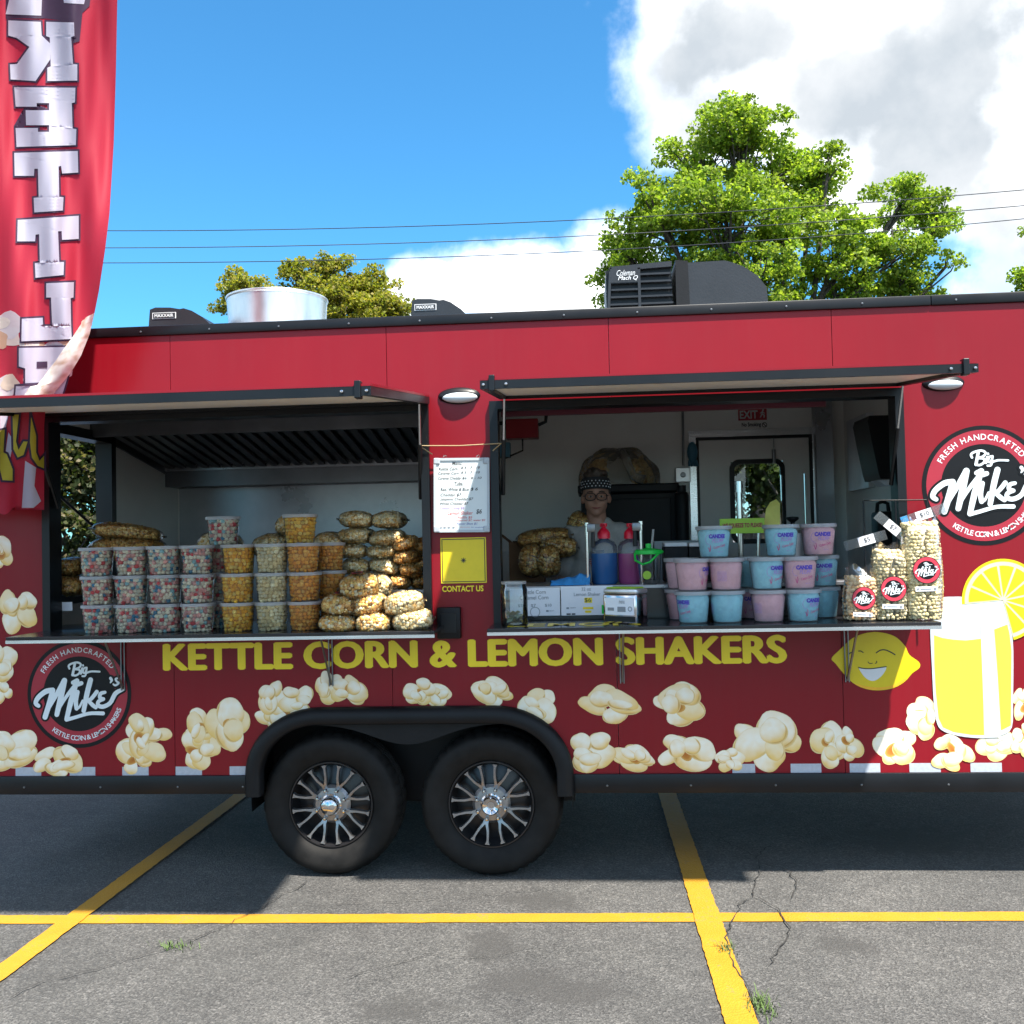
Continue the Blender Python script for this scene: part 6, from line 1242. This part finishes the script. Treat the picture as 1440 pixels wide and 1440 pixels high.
# ------------------------------------------------------------------ person behind the counter
def remesh(mb, vox, smooth_it=6):
    me = bpy.data.meshes.new('tmp'); me.from_pydata(mb.v, [], mb.f); o = bpy.data.objects.new('tmp', me); COL.objects.link(o)
    r = o.modifiers.new('r', 'REMESH'); r.mode = 'VOXEL'; r.voxel_size = vox; s = o.modifiers.new('s', 'SMOOTH'); s.factor = .5; s.iterations = smooth_it
    dg = bpy.context.evaluated_depsgraph_get(); dg.update(); out = bpy.data.meshes.new_from_object(o.evaluated_get(dg)); bpy.data.objects.remove(o); bpy.data.meshes.remove(me); return out
def limb(mb, pts, rad):
    mb.tube(pts, rad, 14)
    for p, r in zip(pts, rad): mb.ball(p, r, 14, 10)
def person():
    PY = .92; e = W(838, 699, PY); ex, ez = e.x, e.z; c = W(838, 745, PY); k = FPX/(c-CAM).dot(_fw); base = Vector((ex, PY, ZF)); L = lambda x, y, z: (ex+x, PY+y, z)
    zh = ez; zn = zh-.135; zsh = zs(838, 744, PY); zhip = zsh-.52; o_ = thing
    b = MB()
    b.ball(L(0, .02, zh+.035), (.080, .095, .105), 24, 18); b.ball(L(0, -.015, zh-.042), (.068, .070, .070), 20, 14); b.ball(L(0, -.045, zh-.095), (.030, .030, .025), 14, 10)
    b.ball(L(0, -.088, zh-.030), (.013, .017, .013), 10, 8); b.tube([L(0, -.072, zh+.008), L(0, -.092, zh-.028)], [.009, .012], 10)
    for s in (-1, 1): b.ball(L(s*.082, .025, zh-.012), (.012, .022, .032), 10, 8); b.ball(L(s*.036, -.062, zh-.035), (.026, .02, .024), 10, 8)
    limb(b, [L(0, .02, zh-.08), L(0, .03, zsh+.02)], [.058, .066])
    b.ball(L(0, .03, zsh-.10), (.165, .10, .14), 24, 16); b.ball(L(0, .03, zsh-.30), (.150, .105, .22), 24, 16); b.ball(L(0, .03, zhip), (.165, .12, .14), 24, 16); limb(b, [L(-.13, .03, zsh-.03), L(.13, .03, zsh-.03)], [.062, .062])
    hands = []
    for s in (-1, 1):
        sh = L(s*.165, .03, zsh-.045); el = L(s*.205, .05, zsh-.31); wr = L(s*.17, -.06, zsh-.52); limb(b, [sh, el], [.056, .043]); limb(b, [el, wr], [.042, .028])
        h = Vector(wr)+Vector((-s*.01, -.03, -.05)); b.ball(h, (.022, .03, .045), 12, 8)
        for q in range(4):
            f0 = h+Vector((-s*.005, -.024+.016*q, -.035)); ln = (.032, .038, .036, .028)[q]; limb(b, [f0, f0+Vector((-s*.004, -.003, -ln)), f0+Vector((-s*.012, -.006, -ln*1.9))], [.0085, .008, .007])
        limb(b, [h+Vector((-s*.004, -.03, .01)), h+Vector((-s*.016, -.052, -.018)), h+Vector((-s*.02, -.056, -.045))], [.010, .009, .008])
        hp = L(s*.085, .03, zhip-.05); kn = L(s*.09, .02, ZF+.46); an = L(s*.09, .04, ZF+.09); limb(b, [hp, kn], [.085, .058]); limb(b, [kn, an], [.056, .038]); limb(b, [L(s*.09, .06, ZF+.04), L(s*.10, -.10, ZF+.035)], [.04, .034])
    me = remesh(b, .0075, 5); me.materials.append(MATS['skin']); fin(me, 180)
    P = obj('person', me, None, None); tag(P, 'person in grey flag t-shirt, patterned headband and glasses behind the counter', 'person')
    sh_ = MB(); sh_.ball(L(0, .03, zsh-.10), (.182, .118, .155), 24, 16); sh_.ball(L(0, .03, zsh-.30), (.172, .122, .24), 24, 16); sh_.ball(L(0, .03, zhip), (.182, .135, .13), 24, 16); limb(sh_, [L(-.14, .03, zsh-.032), L(.14, .03, zsh-.032)], [.073, .073]); limb(sh_, [L(-.05, .035, zsh+.02), L(.05, .035, zsh+.02)], [.055, .055])
    for s in (-1, 1): limb(sh_, [L(s*.165, .03, zsh-.045), L(s*.198, .046, zsh-.235)], [.070, .066])
    me = remesh(sh_, .008, 6); me.materials.append(MATS['shirt']); fin(me, 180); shirt = obj('t_shirt', me, P)
    # flag print, bent over the chest
    mb = MB(); cx = -.01; z0 = zsh-.16
    def on(x, z, d=.004): return (ex+x, PY+.03-.122*math.sqrt(max(.05, 1-(x/.185)**2))-d-.012, z)
    for i in range(6): mb.add([on(cx-.05+.02*i/3, z0-.012*i-.02), on(cx+.05, z0-.012*i-.008), on(cx+.05, z0-.012*i-.014), on(cx-.05+.02*i/3, z0-.012*i-.026)], [(0, 1, 2, 3)])
    mb.build('flag_stripes', 'logo_red', shirt); MB().add([on(cx-.03, z0+.03, .006), on(cx+.05, z0+.035, .006), on(cx+.05, z0-.006, .006), on(cx-.03, z0-.014, .006)], [(0, 1, 2, 3)]).build('flag_canton', 'jeans', shirt)
    jn = MB(); jn.ball(L(0, .03, zhip-.02), (.172, .128, .12), 20, 14)
    for s in (-1, 1): limb(jn, [L(s*.085, .03, zhip-.05), L(s*.09, .02, ZF+.46)], [.092, .066]); limb(jn, [L(s*.09, .02, ZF+.46), L(s*.09, .04, ZF+.10)], [.064, .055])
    me = remesh(jn, .01, 5); me.materials.append(MATS['jeans']); fin(me, 180); obj('jeans', me, P)
    hr = MB()
    for i in range(26):
        a = 2*math.pi*i/26; q_ = L((.058+.010*math.sin(i*3.1))*math.cos(a), .03+.055*math.sin(a), zh+.125+.018*math.sin(i*2.3)+.02*abs(math.sin(a))); hr.ball(q_, (.020+.006*math.sin(i*1.7), .022, .018), 8, 6)
    hr.ball(L(0, .045, zh+.055), (.086, .098, .105), 22, 16); hr.ball(L(0, .035, zh+.135), (.066, .066, .040), 16, 12); hr.ball(L(-.012, .03, zh+.165), (.034, .034, .020), 12, 10); hr.ball(L(-.07, .03, zh+.05), (.022, .04, .05), 12, 10); hr.ball(L(.07, .03, zh+.05), (.022, .04, .05), 12, 10); hr.ball(L(0, .10, zh-.03), (.065, .04, .08), 12, 10)
    me = remesh(hr, .008, 3); me.materials.append(MATS['hair']); fin(me, 180); obj('hair', me, P)
    hb = MB(); n = 40; vs = []
    for i in range(n):
        a = 2*math.pi*i/n; f = -math.sin(a)
        for r, dz in ((1.0, 0), (1.02, .022), (1.0, .05), (.95, .072)): vs.append(L(.090*r*math.cos(a), .022+.108*r*math.sin(a), zh+.035+dz+.012*f))
    hb.add(vs, [(i*4+j, ((i+1) % n)*4+j, ((i+1) % n)*4+j+1, i*4+j+1) for i in range(n) for j in range(3)]); hbo = hb.build('headband', 'band_black', P, 180)
    dt = MB(); rnd = random.Random(2)
    for r_ in range(3):
        for i in range(11):
            a = math.radians(-160+14*i+7*(r_ % 2)); dt.ball(L(.0925*math.cos(a), .022+.1115*math.sin(a), zh+.052+r_*.016+.012*-math.sin(a)), .0036, 6, 4)
    dt.build('headband_dots', 'paper', hbo, 180)
    gs = MB()
    for s in (-1, 1):
        ox, oz = s*.034, zh-.002; ring = [(ox+.030*math.copysign(abs(math.cos(a))**.7, math.cos(a)), -.098+.10*(abs(ox+.03*math.cos(a))**2)*8, oz+.021*math.copysign(abs(math.sin(a))**.7, math.sin(a))) for a in [2*math.pi*i/24 for i in range(25)]]
        gs.tube([L(*p) for p in ring], .0028, 6); gs.tube([L(s*.063, -.085, oz+.008), L(s*.079, .02, oz+.008)], .0025, 6)
        MB().ball(L(s*.032, -.0735, zh), (.012, .007, .006), 12, 8).build('eye', 'eye_white', P, 180); MB().ball(L(s*.032, -.081, zh), (.0065, .004, .0065), 10, 8).build('iris', 'hair', P, 180)
        MB().tube([L(s*.018, -.086, zh+.026), L(s*.034, -.085, zh+.031), L(s*.052, -.072, zh+.026)], .0035, 6).build('eyebrow', 'hair', P, 60)
    gs.tube([L(-.006, -.1, zh+.004), L(.006, -.1, zh+.004)], .0025, 6); gs.build('glasses', 'band_black', P, 60)
    MB().tube([L(-.026, -.076, zh-.064), L(-.012, -.084, zh-.068), L(0, -.086, zh-.069), L(.012, -.084, zh-.068), L(.026, -.076, zh-.064)], [.002, .0045, .005, .0045, .002], 8).build('mouth', 'lips', P, 60)
person()
# ------------------------------------------------------------------ feather flag at the left
FY = -.30
EDGE = [(-140, 168), (0, 165), (100, 163), (200, 160), (300, 154), (350, 148), (410, 139), (440, 133), (470, 126), (500, 114), (525, 99), (550, 78), (575, 64), (600, 62), (705, 62), (740, 62)]
def er(py):
    for (a, b), (c, d) in zip(EDGE[:-1], EDGE[1:]):
        if a <= py <= c: return b+(d-b)*(py-a)/(c-a)
    return EDGE[-1][1]
def fold(px, py):
    r = er(py); u = (r-px)
    return .040*math.sin(px*.045+py*.006)+.026*math.sin(px*.10-py*.012+1.0)+.006*math.sin(px*.23+py*.02)+.02*math.sin(py*.011)+.045*math.exp(-u/18.0)*math.sin(py*.010+.6)
def FS(px, py, off=0.0): return W(px, py, FY+fold(px, py)+off)
fg = thing('feather_flag', 'tall red feather flag with mirrored white lettering at the left edge', 'flag', (xs(-100, 1100, FY), FY, 0))
mb = MB(); nr, nc = 172, 60; vs = []
for j in range(nr+1):
    py = -140+862*j/nr; l, r = -110, er(py); 
    for i in range(nc+1):
        px = l+(r-l)*i/nc; yy = py+(-16*math.sin(max(0, px)/62*1.3)+4*math.sin(px*.2) if j == nr else 0); vs.append(FS(px, yy))
mb.add(vs, [(j*(nc+1)+i, j*(nc+1)+i+1, (j+1)*(nc+1)+i+1, (j+1)*(nc+1)+i) for j in range(nr) for i in range(nc)]); mb.build('flag_cloth', 'flag_red', fg, 180)
p0 = FS(-112, 400); MB().tube([(p0.x, FY, .02), (p0.x, FY, 3.9)], [.018, .012], 10).build('pole', 'aluminium', fg, 40); MB().lathe([(.001, 0), (.22, 0), (.22, .02), (.04, .05), (.03, .25), (.001, .25)], (p0.x, FY, .004), 28).build('base', 'black_trim', fg, 40)
def cloth_poly(name, polys, mat, off, grow=0.0, col=None):
    mb = MB()
    for ip, q in enumerate(polys):
        vs, fs = curve_mesh([q], grow); bm = bmesh.new(); bv = [bm.verts.new(v) for v in vs]
        for f in fs:
            try: bm.faces.new([bv[i] for i in f])
            except ValueError: pass
        bmesh.ops.triangulate(bm, faces=bm.faces)
        for _ in range(14):
            es = [e for e in bm.edges if e.calc_length() > 5.5]
            if not es: break
            bmesh.ops.subdivide_edges(bm, edges=es, cuts=1); bmesh.ops.triangulate(bm, faces=bm.faces)
        bm.verts.index_update(); pts = [FS(v.co.x, v.co.y, off-.0004*ip) for v in bm.verts]
        mb.add(pts, [[v.index for v in f.verts] for f in bm.faces], col); bm.free()
    return mb.build(name, mat, fg, 180)
t3 = lambda q: [(x/3, y/3) for x, y in q]; t4 = lambda q: [(x*240/1016, 400+y*240/1016) for x, y in q]
LT = [[t3(q) for q in ([(195, 92), (312, 95), (314, 152), (300, 156), (308, 270), (326, 272), (326, 340), (200, 342), (200, 286), (214, 280), (210, 158), (195, 152)], [(35, 86), (172, 92), (176, 150), (212, 184), (212, 250), (150, 342), (45, 335), (42, 272), (72, 270), (124, 198), (70, 160), (35, 150)])],
      [t3([(60, 368), (318, 370), (316, 432), (303, 435), (306, 542), (322, 545), (320, 612), (70, 620), (66, 540), (160, 540), (160, 556), (207, 556), (207, 528), (110, 528), (108, 465), (207, 465), (207, 435), (155, 435), (155, 450), (66, 450)])],
      [t3([(60, 645), (328, 637), (330, 728), (262, 732), (258, 700), (247, 702), (250, 830), (268, 832), (265, 888), (145, 896), (142, 835), (163, 832), (160, 712), (145, 712), (143, 742), (62, 742)])],
      [t3([(75, 928), (332, 910), (332, 1008), (262, 1012), (260, 975), (245, 976), (250, 1105), (270, 1105), (268, 1160), (150, 1172), (147, 1110), (168, 1108), (165, 988), (150, 990), (148, 1018), (73, 1018)])],
      [t3([(195, 1195), (312, 1190), (310, 1255), (298, 1258), (300, 1375), (303, 1430), (90, 1440), (92, 1345), (180, 1340), (182, 1375), (220, 1375), (215, 1255), (195, 1255)])],
      [t4([(112, 378), (420, 372), (418, 440), (400, 560), (360, 690), (88, 690), (95, 605), (150, 600), (150, 500), (112, 488)])]]
pc = []
rnd = random.Random(8)
def blotch(px, py, r, col): return ([(px+r*(1+.2*math.sin(3*a+px))*math.cos(a), py+r*.9*(1+.2*math.sin(2*a+py))*math.sin(a)) for a in [2*math.pi*i/16 for i in range(16)]], col)
mbp = []
for i in range(46):
    px, py = rnd.uniform(-100, 125), rnd.uniform(448, 575)
    if px > er(py)-4-(470-py)*.0: continue
    if px > 20 and py < 470 and px < 75: continue
    mbp.append(blotch(px, py, min(rnd.uniform(10, 20), max(5, er(py)-px-1)), rnd.choice([(.74, .68, .62), (.70, .58, .48), (.76, .72, .68), (.62, .40, .28), (.66, .62, .66)])))
for i, (q, cc) in enumerate(mbp): cloth_poly('popcorn_print', [q], 'flag_print', -.0010-.00005*i, 0, cc)
cloth_poly('kettle_print', [[(8, -40), (132, -40), (126, 8), (116, 18), (112, 58), (100, 62), (96, 30), (64, 26), (8, 26)]], 'flag_dark', -.003); pmix = [[(20, -30), (60, -30), (58, 22), (8, 20)], [(84, -30), (124, -20), (118, 6), (90, 4)]]; [cloth_poly('kettle_highlight', [q], 'flag_white', -.0045) for q in pmix]
for q in LT: cloth_poly('letter_outline', q, 'flag_dark', -.0055, 2.6); cloth_poly('letter', q, 'flag_white', -.0095)
cloth_poly('letter_notch', [t4([(218, 460), (282, 458), (282, 495), (218, 497)]), t4([(150, 588), (300, 580), (300, 600), (96, 606)])], 'flag_dark', -.0125)
# yellow lettering on the lower part and white stripes
cloth_poly('stripe', [t4([(0, 780), (50, 780), (30, 870), (0, 860)]), t4([(150, 1050), (215, 1090), (205, 1200), (245, 1290), (200, 1330), (130, 1330), (140, 1180)]), t4([(50, 880), (80, 930), (60, 1040), (30, 1020)])], 'flag_white', -.003)
YL = [t4([(75, 775), (112, 775), (95, 935), (110, 985), (140, 935), (165, 935), (140, 1015), (105, 1030), (80, 980)]), t4([(185, 790), (215, 900), (215, 1000), (235, 1050), (262, 1020), (262, 1095), (225, 1080), (190, 1030), (178, 940)]), t4([(0, 870), (28, 865), (20, 1000), (40, 1010), (75, 1100), (75, 1168), (15, 1165), (0, 1100)])]
for q in YL: cloth_poly('letter_outline', [q], 'flag_dark', -.0055, 3.0); cloth_poly('letter', [q], 'flag_yellow', -.0095)
# turned-over hem at the lower right
mb = MB(); vs = []; cols = []; n = 60
for i in range(n+1):
    t = i/n; py = 440+122*t; e = er(py); w = 8+34*math.sin(math.pi*min(1, t*.62+.05))
    for j in range(16):
        s = j/15; px = e-w*s*(.9 if t < .8 else 1.1); vs.append(FS(px, py+6*s, -.02-.03*math.sin(math.pi*s))); nn = mnoise.noise(Vector((px*.09, py*.09, 0)))+.6*mnoise.noise(Vector((px*.21, py*.2, 3))); g_ = max(0., min(1., .85+.9*nn)); cols.append((.44+.36*g_, .26+.49*g_, .16+.54*g_))
mb.add(vs, [(i*16+j, i*16+j+1, (i+1)*16+j+1, (i+1)*16+j) for i in range(n) for j in range(15)], cols); mb.build('turned_hem', 'flag_print', fg, 180)
# ------------------------------------------------------------------ trees
def leaf_cloud(centers, per, size, rng, pal, flat=.6):
    """centers: (x,y,z,r); returns verts, faces, colours of small folded leaves"""
    V = []; Cc = []
    for (x, y, z, r, tone) in centers:
        n = max(6, int(per*r*r)); d = rng.normal(size=(n, 3)); d /= np.linalg.norm(d, axis=1)[:, None]; rad = r*rng.random(n)**.45
        p = d*rad[:, None]; p[:, 2] *= flat; p[:, 2] -= .18*(p[:, 0]**2+p[:, 1]**2)/r
        p += np.array((x, y, z)); ax = rng.normal(size=(n, 3)); ax[:, 2] -= .35; ax /= np.linalg.norm(ax, axis=1)[:, None]
        nrm = rng.normal(size=(n, 3))*.8+np.array((0, 0, 1.0)); sd = np.cross(ax, nrm); sd /= (np.linalg.norm(sd, axis=1)[:, None]+1e-9); up = np.cross(sd, ax)
        s = size*rng.uniform(.6, 1.25, n)[:, None]
        a = p-ax*s*.5; b = p+sd*s*.45+up*s*.12; c = p+ax*s*.5; e = p-sd*s*.45+up*s*.12
        V.append(np.stack([a, b, c, e], 1).reshape(-1, 3)); col = np.array(pal)[rng.integers(len(pal), size=n)]*rng.uniform(.75, 1.2, n)[:, None]*tone
        Cc.append(np.repeat(col, 4, axis=0))
    V = np.concatenate(V); Cc = np.concatenate(Cc); nq = len(V)//4; F = np.arange(nq*4).reshape(-1, 4); F = np.concatenate([F[:, [0, 1, 2]], F[:, [0, 2, 3]]])
    return V, F, Cc
def leaf_mesh(name, V, F, C):
    me = bpy.data.meshes.new(name); me.vertices.add(len(V)); me.vertices.foreach_set('co', V.astype(np.float32).ravel()); me.loops.add(len(F)*3); me.loops.foreach_set('vertex_index', F.astype(np.int32).ravel())
    me.polygons.add(len(F)); me.polygons.foreach_set('loop_start', np.arange(0, len(F)*3, 3, dtype=np.int32)); me.update(); me.validate()
    at = me.color_attributes.new('Col', 'FLOAT_COLOR', 'POINT'); at.data.foreach_set('color', np.concatenate([C, np.ones((len(C), 1))], 1).astype(np.float32).ravel()); me.materials.append(MATS['maple_leaf']); return me
def tree(name, label, base, lobes, pal, seed, leaf=.1, per=620, clump=(.35, .6), trunk_r=.28, density=9, bark=True):
    rng = np.random.default_rng(seed); rnd = random.Random(seed); t = thing(name, label, 'tree', base); cen = []; mb = MB(); B = Vector(base)
    fork = Vector((base[0], base[1], base[2]+max(1.8, (min(l[2] for l in lobes)-base[2])*.7)))
    mb.tube([B, B.lerp(fork, .5)+Vector((.08, 0, 0)), fork], [trunk_r*1.25, trunk_r, trunk_r*.85], 12)
    for (x, y, z, rx, ry, rz) in lobes:
        C = Vector((x, y, z)); mid = fork.lerp(C, .5)+Vector((rnd.uniform(-.3, .3), rnd.uniform(-.3, .3), -.25)); mb.tube([fork, mid, C, C+Vector((0, 0, rz*.5))], [trunk_r*.34, trunk_r*.2, trunk_r*.1, .012], 8)
        n = max(4, int(density*(rx*ry+rx*rz+ry*rz)/3)); 
        for i in range(n):
            d = Vector((rnd.gauss(0, 1), rnd.gauss(0, 1), rnd.gauss(0, 1))).normalized(); k = rnd.uniform(.08, 1.3)**.6; p = C+Vector((d.x*rx*k, d.y*ry*k, d.z*rz*k)); r = rnd.uniform(*clump)*(1.0 if k < .85 else .8); cen.append((p.x, p.y, p.z, r, rnd.uniform(.8, 1.15)))
            if i % 2 == 0: q = C.lerp(p, .5)+Vector((0, 0, -.12)); mb.tube([C.lerp(mid, rnd.uniform(0, .5)), q, p], [.022, .014, .006], 5)
    V, F, Cc = leaf_cloud(cen, per, leaf, rng, pal); obj('crown', leaf_mesh('crown', V, F, Cc), t); mb.build('trunk', 'bark', t, 60)
def LB(px, py, rxp, rzp, Y, dy=0.0, ry=None):
    c = W(px, py, Y+dy); k = FPX/(c-CAM).dot(_fw); return (c.x, c.y, c.z, rxp/k, ry if ry else (rxp+rzp)/2/k, rzp/k)
MP = [(.20, .30, .038), (.27, .37, .05), (.14, .23, .03), (.36, .44, .07)]
TY = 13.0
lob = [LB(1040, 200, 66, 62, TY), LB(985, 235, 62, 55, TY, .3), LB(1085, 235, 55, 45, TY, .6), LB(925, 300, 62, 55, TY, -.4), LB(1020, 300, 75, 62, TY, -.8), LB(1140, 260, 52, 46, TY, .4), LB(1100, 320, 62, 55, TY, -.3), LB(1180, 350, 60, 55, TY, -.2), LB(960, 380, 75, 55, TY, .2), LB(1070, 390, 75, 52, TY, -.9), LB(1175, 415, 70, 42, TY, 0), LB(1270, 280, 42, 36, TY, .3), LB(1315, 310, 38, 42, TY, .1), LB(1255, 340, 50, 42, TY, -.3), LB(1265, 400, 55, 34, TY, .2), LB(880, 350, 34, 50, TY, .1), LB(865, 405, 30, 36, TY, .3), LB(1330, 375, 16, 18, TY, 0), LB(1040, 470, 120, 55, TY, 0), LB(1180, 490, 110, 50, TY, 0), LB(930, 470, 60, 50, TY, 0), LB(1045, 155, 26, 26, TY, 0), LB(1165, 232, 24, 24, TY, 0)]
b0 = W(1075, 740, TY); tree('maple_tree', 'large bright green maple rising behind the roof air conditioner', (b0.x, TY, 0), lob, MP, 21, leaf=.072, per=2100, clump=(.15, .36), density=78)
TY2 = 19.0; PB = [(.23, .24, .035), (.29, .28, .04), (.17, .20, .035), (.34, .29, .06)]
lob = [LB(455, 400, 45, 38, TY2), LB(510, 415, 48, 32, TY2, .4), LB(415, 385, 28, 24, TY2, .2), LB(480, 440, 70, 40, TY2), LB(550, 425, 26, 26, TY2), LB(470, 372, 24, 18, TY2), LB(420, 450, 60, 40, TY2), LB(338, 420, 40, 36, TY2, 1.0), LB(345, 398, 12, 12, TY2), LB(540, 470, 50, 40, TY2)]
b0 = W(470, 740, TY2); tree('oak_tree', 'smaller yellow-green tree behind the silver exhaust shroud', (b0.x, TY2, 0), lob, PB, 22, leaf=.085, per=1700, clump=(.18, .42), density=60)
lob = [LB(1450, 385, 26, 24, 16), LB(1475, 360, 40, 46, 16), LB(1440, 405, 16, 14, 16), LB(1510, 420, 60, 50, 16)]
b0 = W(1520, 740, 16); tree('edge_tree', 'bit of green tree crown peeking in at the right edge', (b0.x, 16, 0), lob, MP, 23, leaf=.08, per=1800, clump=(.15, .36), density=60, trunk_r=.2)
# low dense trees seen through the end window and through the back door
lob = [LB(100, 650, 60, 60, 9.5), LB(60, 720, 70, 60, 9.2), LB(140, 700, 70, 70, 9.8), LB(90, 780, 80, 50, 9.3), LB(20, 650, 60, 70, 9.6), LB(170, 620, 60, 60, 10.2), LB(90, 590, 70, 50, 9.9)]
b0 = W(100, 760, 9.6); HP = [(.05, .07, .022), (.075, .085, .03), (.20, .17, .10), (.03, .045, .016)]
tree('roadside_bush', 'dense leafy bush seen through the end window at the left', (b0.x, 9.6, 0), lob, HP, 24, leaf=.09, per=1100, clump=(.22, .42), density=50, trunk_r=.12)
lob = [LB(1050, 640, 70, 60, 10), LB(1100, 690, 40, 60, 9.6), LB(1000, 680, 60, 60, 10.3), LB(1060, 590, 80, 50, 10.2)]
b0 = W(1050, 760, 10); tree('dark_tree', 'dark leafy tree seen through the window of the back door', (b0.x, 10, 0), lob, [(.03, .05, .015), (.045, .07, .02), (.09, .12, .03)], 25, leaf=.10, per=1000, density=30, trunk_r=.12)
# ------------------------------------------------------------------ parked car beyond the end window
def car():
    c = G(70, 850); y0 = 7.2; p = W(92, 780, y0); cx = p.x-1.6; t = thing('parked_car', 'blue parked car beyond the end window at the left', 'car', (cx, y0, 0)); L = lambda x, y, z: (cx+x, y0+y, z)
    prof = [(-2.2, .45), (-2.25, .75), (-2.1, .95), (-1.5, 1.02), (1.0, 1.02), (2.0, .92), (2.2, .75), (2.2, .4), (-2.2, .35)]
    MB().prism([(cx+x, z) for x, z in prof], y0-.85, y0+.85).build('body', 'car_paint', t); cab = [(-1.6, 1.02), (-1.1, 1.48), (.45, 1.50), (1.25, 1.02)]
    MB().prism([(cx+x*.97, z-.03 if z > 1.2 else z) for x, z in cab], y0-.70, y0+.70).build('cabin_glass', 'car_glass', t); MB().prism([(cx-1.12, 1.452), (cx-1.0, 1.51), (cx+.4, 1.51), (cx+.47, 1.472)], y0-.72, y0+.72).build('cabin_roof', 'car_paint', t)
    for s in (-1, 1):
        MB().tube([L(1.24, s*.76, 1.02), L(.46, s*.71, 1.49)], .035, 8).build('pillar', 'car_white', t, 60); MB().tube([L(-1.58, s*.76, 1.02), L(-1.08, s*.71, 1.46)], .04, 8).build('pillar', 'car_paint', t, 60); MB().tube([L(-.25, s*.76, 1.02), L(-.25, s*.71, 1.48)], .035, 8).build('pillar', 'car_paint', t, 60)
        MB().ball(L(2.12, s*.62, .74), (.08, .16, .07), 12, 8).build('headlight', 'ice_white', t, 180); MB().ball(L(-2.18, s*.62, .8), (.06, .14, .07), 12, 8).build('tail_light', 'red_plastic', t, 180)
        for x in (-1.35, 1.35):
            w = MB().lathe([(.18, -.09), (.26, -.10), (.31, -.07), (.32, 0), (.31, .07), (.26, .10), (.18, .09)], L(x, s*.80, .32), 32, 'y').build('wheel', 'rubber', t, 40); MB().lathe([(.001, -.06), (.05, -.075), (.17, -.07), (.19, -.08), (.19, .08), (.17, .07), (.05, .075), (.001, .06)], L(x, s*.80, .32), 24, 'y').build('rim', 'rim_silver', w, 40)
car()
# ------------------------------------------------------------------ power lines
for (a, b, lb, Y) in (((-200, 330), (1700, 248), 'uppermost of three thin power lines across the sky', 8.0), ((-200, 355), (1700, 276), 'middle of three thin power lines across the sky', 8.0), ((-200, 376), (1700, 292), 'lowest of three thin power lines across the sky', 8.0)):
    pts = []
    for i in range(41):
        t = i/40; x = a[0]+(b[0]-a[0])*t; y = {330: [(-200, 322), (170, 325), (640, 318), (1000, 300), (1440, 268), (1700, 240)], 355: [(-200, 348), (170, 348), (640, 342), (1000, 322), (1440, 290), (1700, 262)], 376: [(-200, 370), (170, 369), (640, 363), (1000, 345), (1440, 307), (1700, 278)]}[a[1]]
        for p, q in zip(y[:-1], y[1:]):
            if p[0] <= x <= q[0]: yy = p[1]+(q[1]-p[1])*(x-p[0])/(q[0]-p[0])
        pts.append(W(x, yy, Y))
    P = np.array([p[:] for p in pts]); tt = np.linspace(0, 1, 41); cz = np.polyfit(tt, P[:, 2], 3); cx_ = np.polyfit(tt, P[:, 0], 1)
    pts = [(np.polyval(cx_, t), Y, np.polyval(cz, t)) for t in tt]
    A0 = pts[0]; A1 = pts[-1]; tag(MB().tube(pts, .0055, 6).build('power_line', 'wire', None, 60), lb, 'cable', 'power lines')
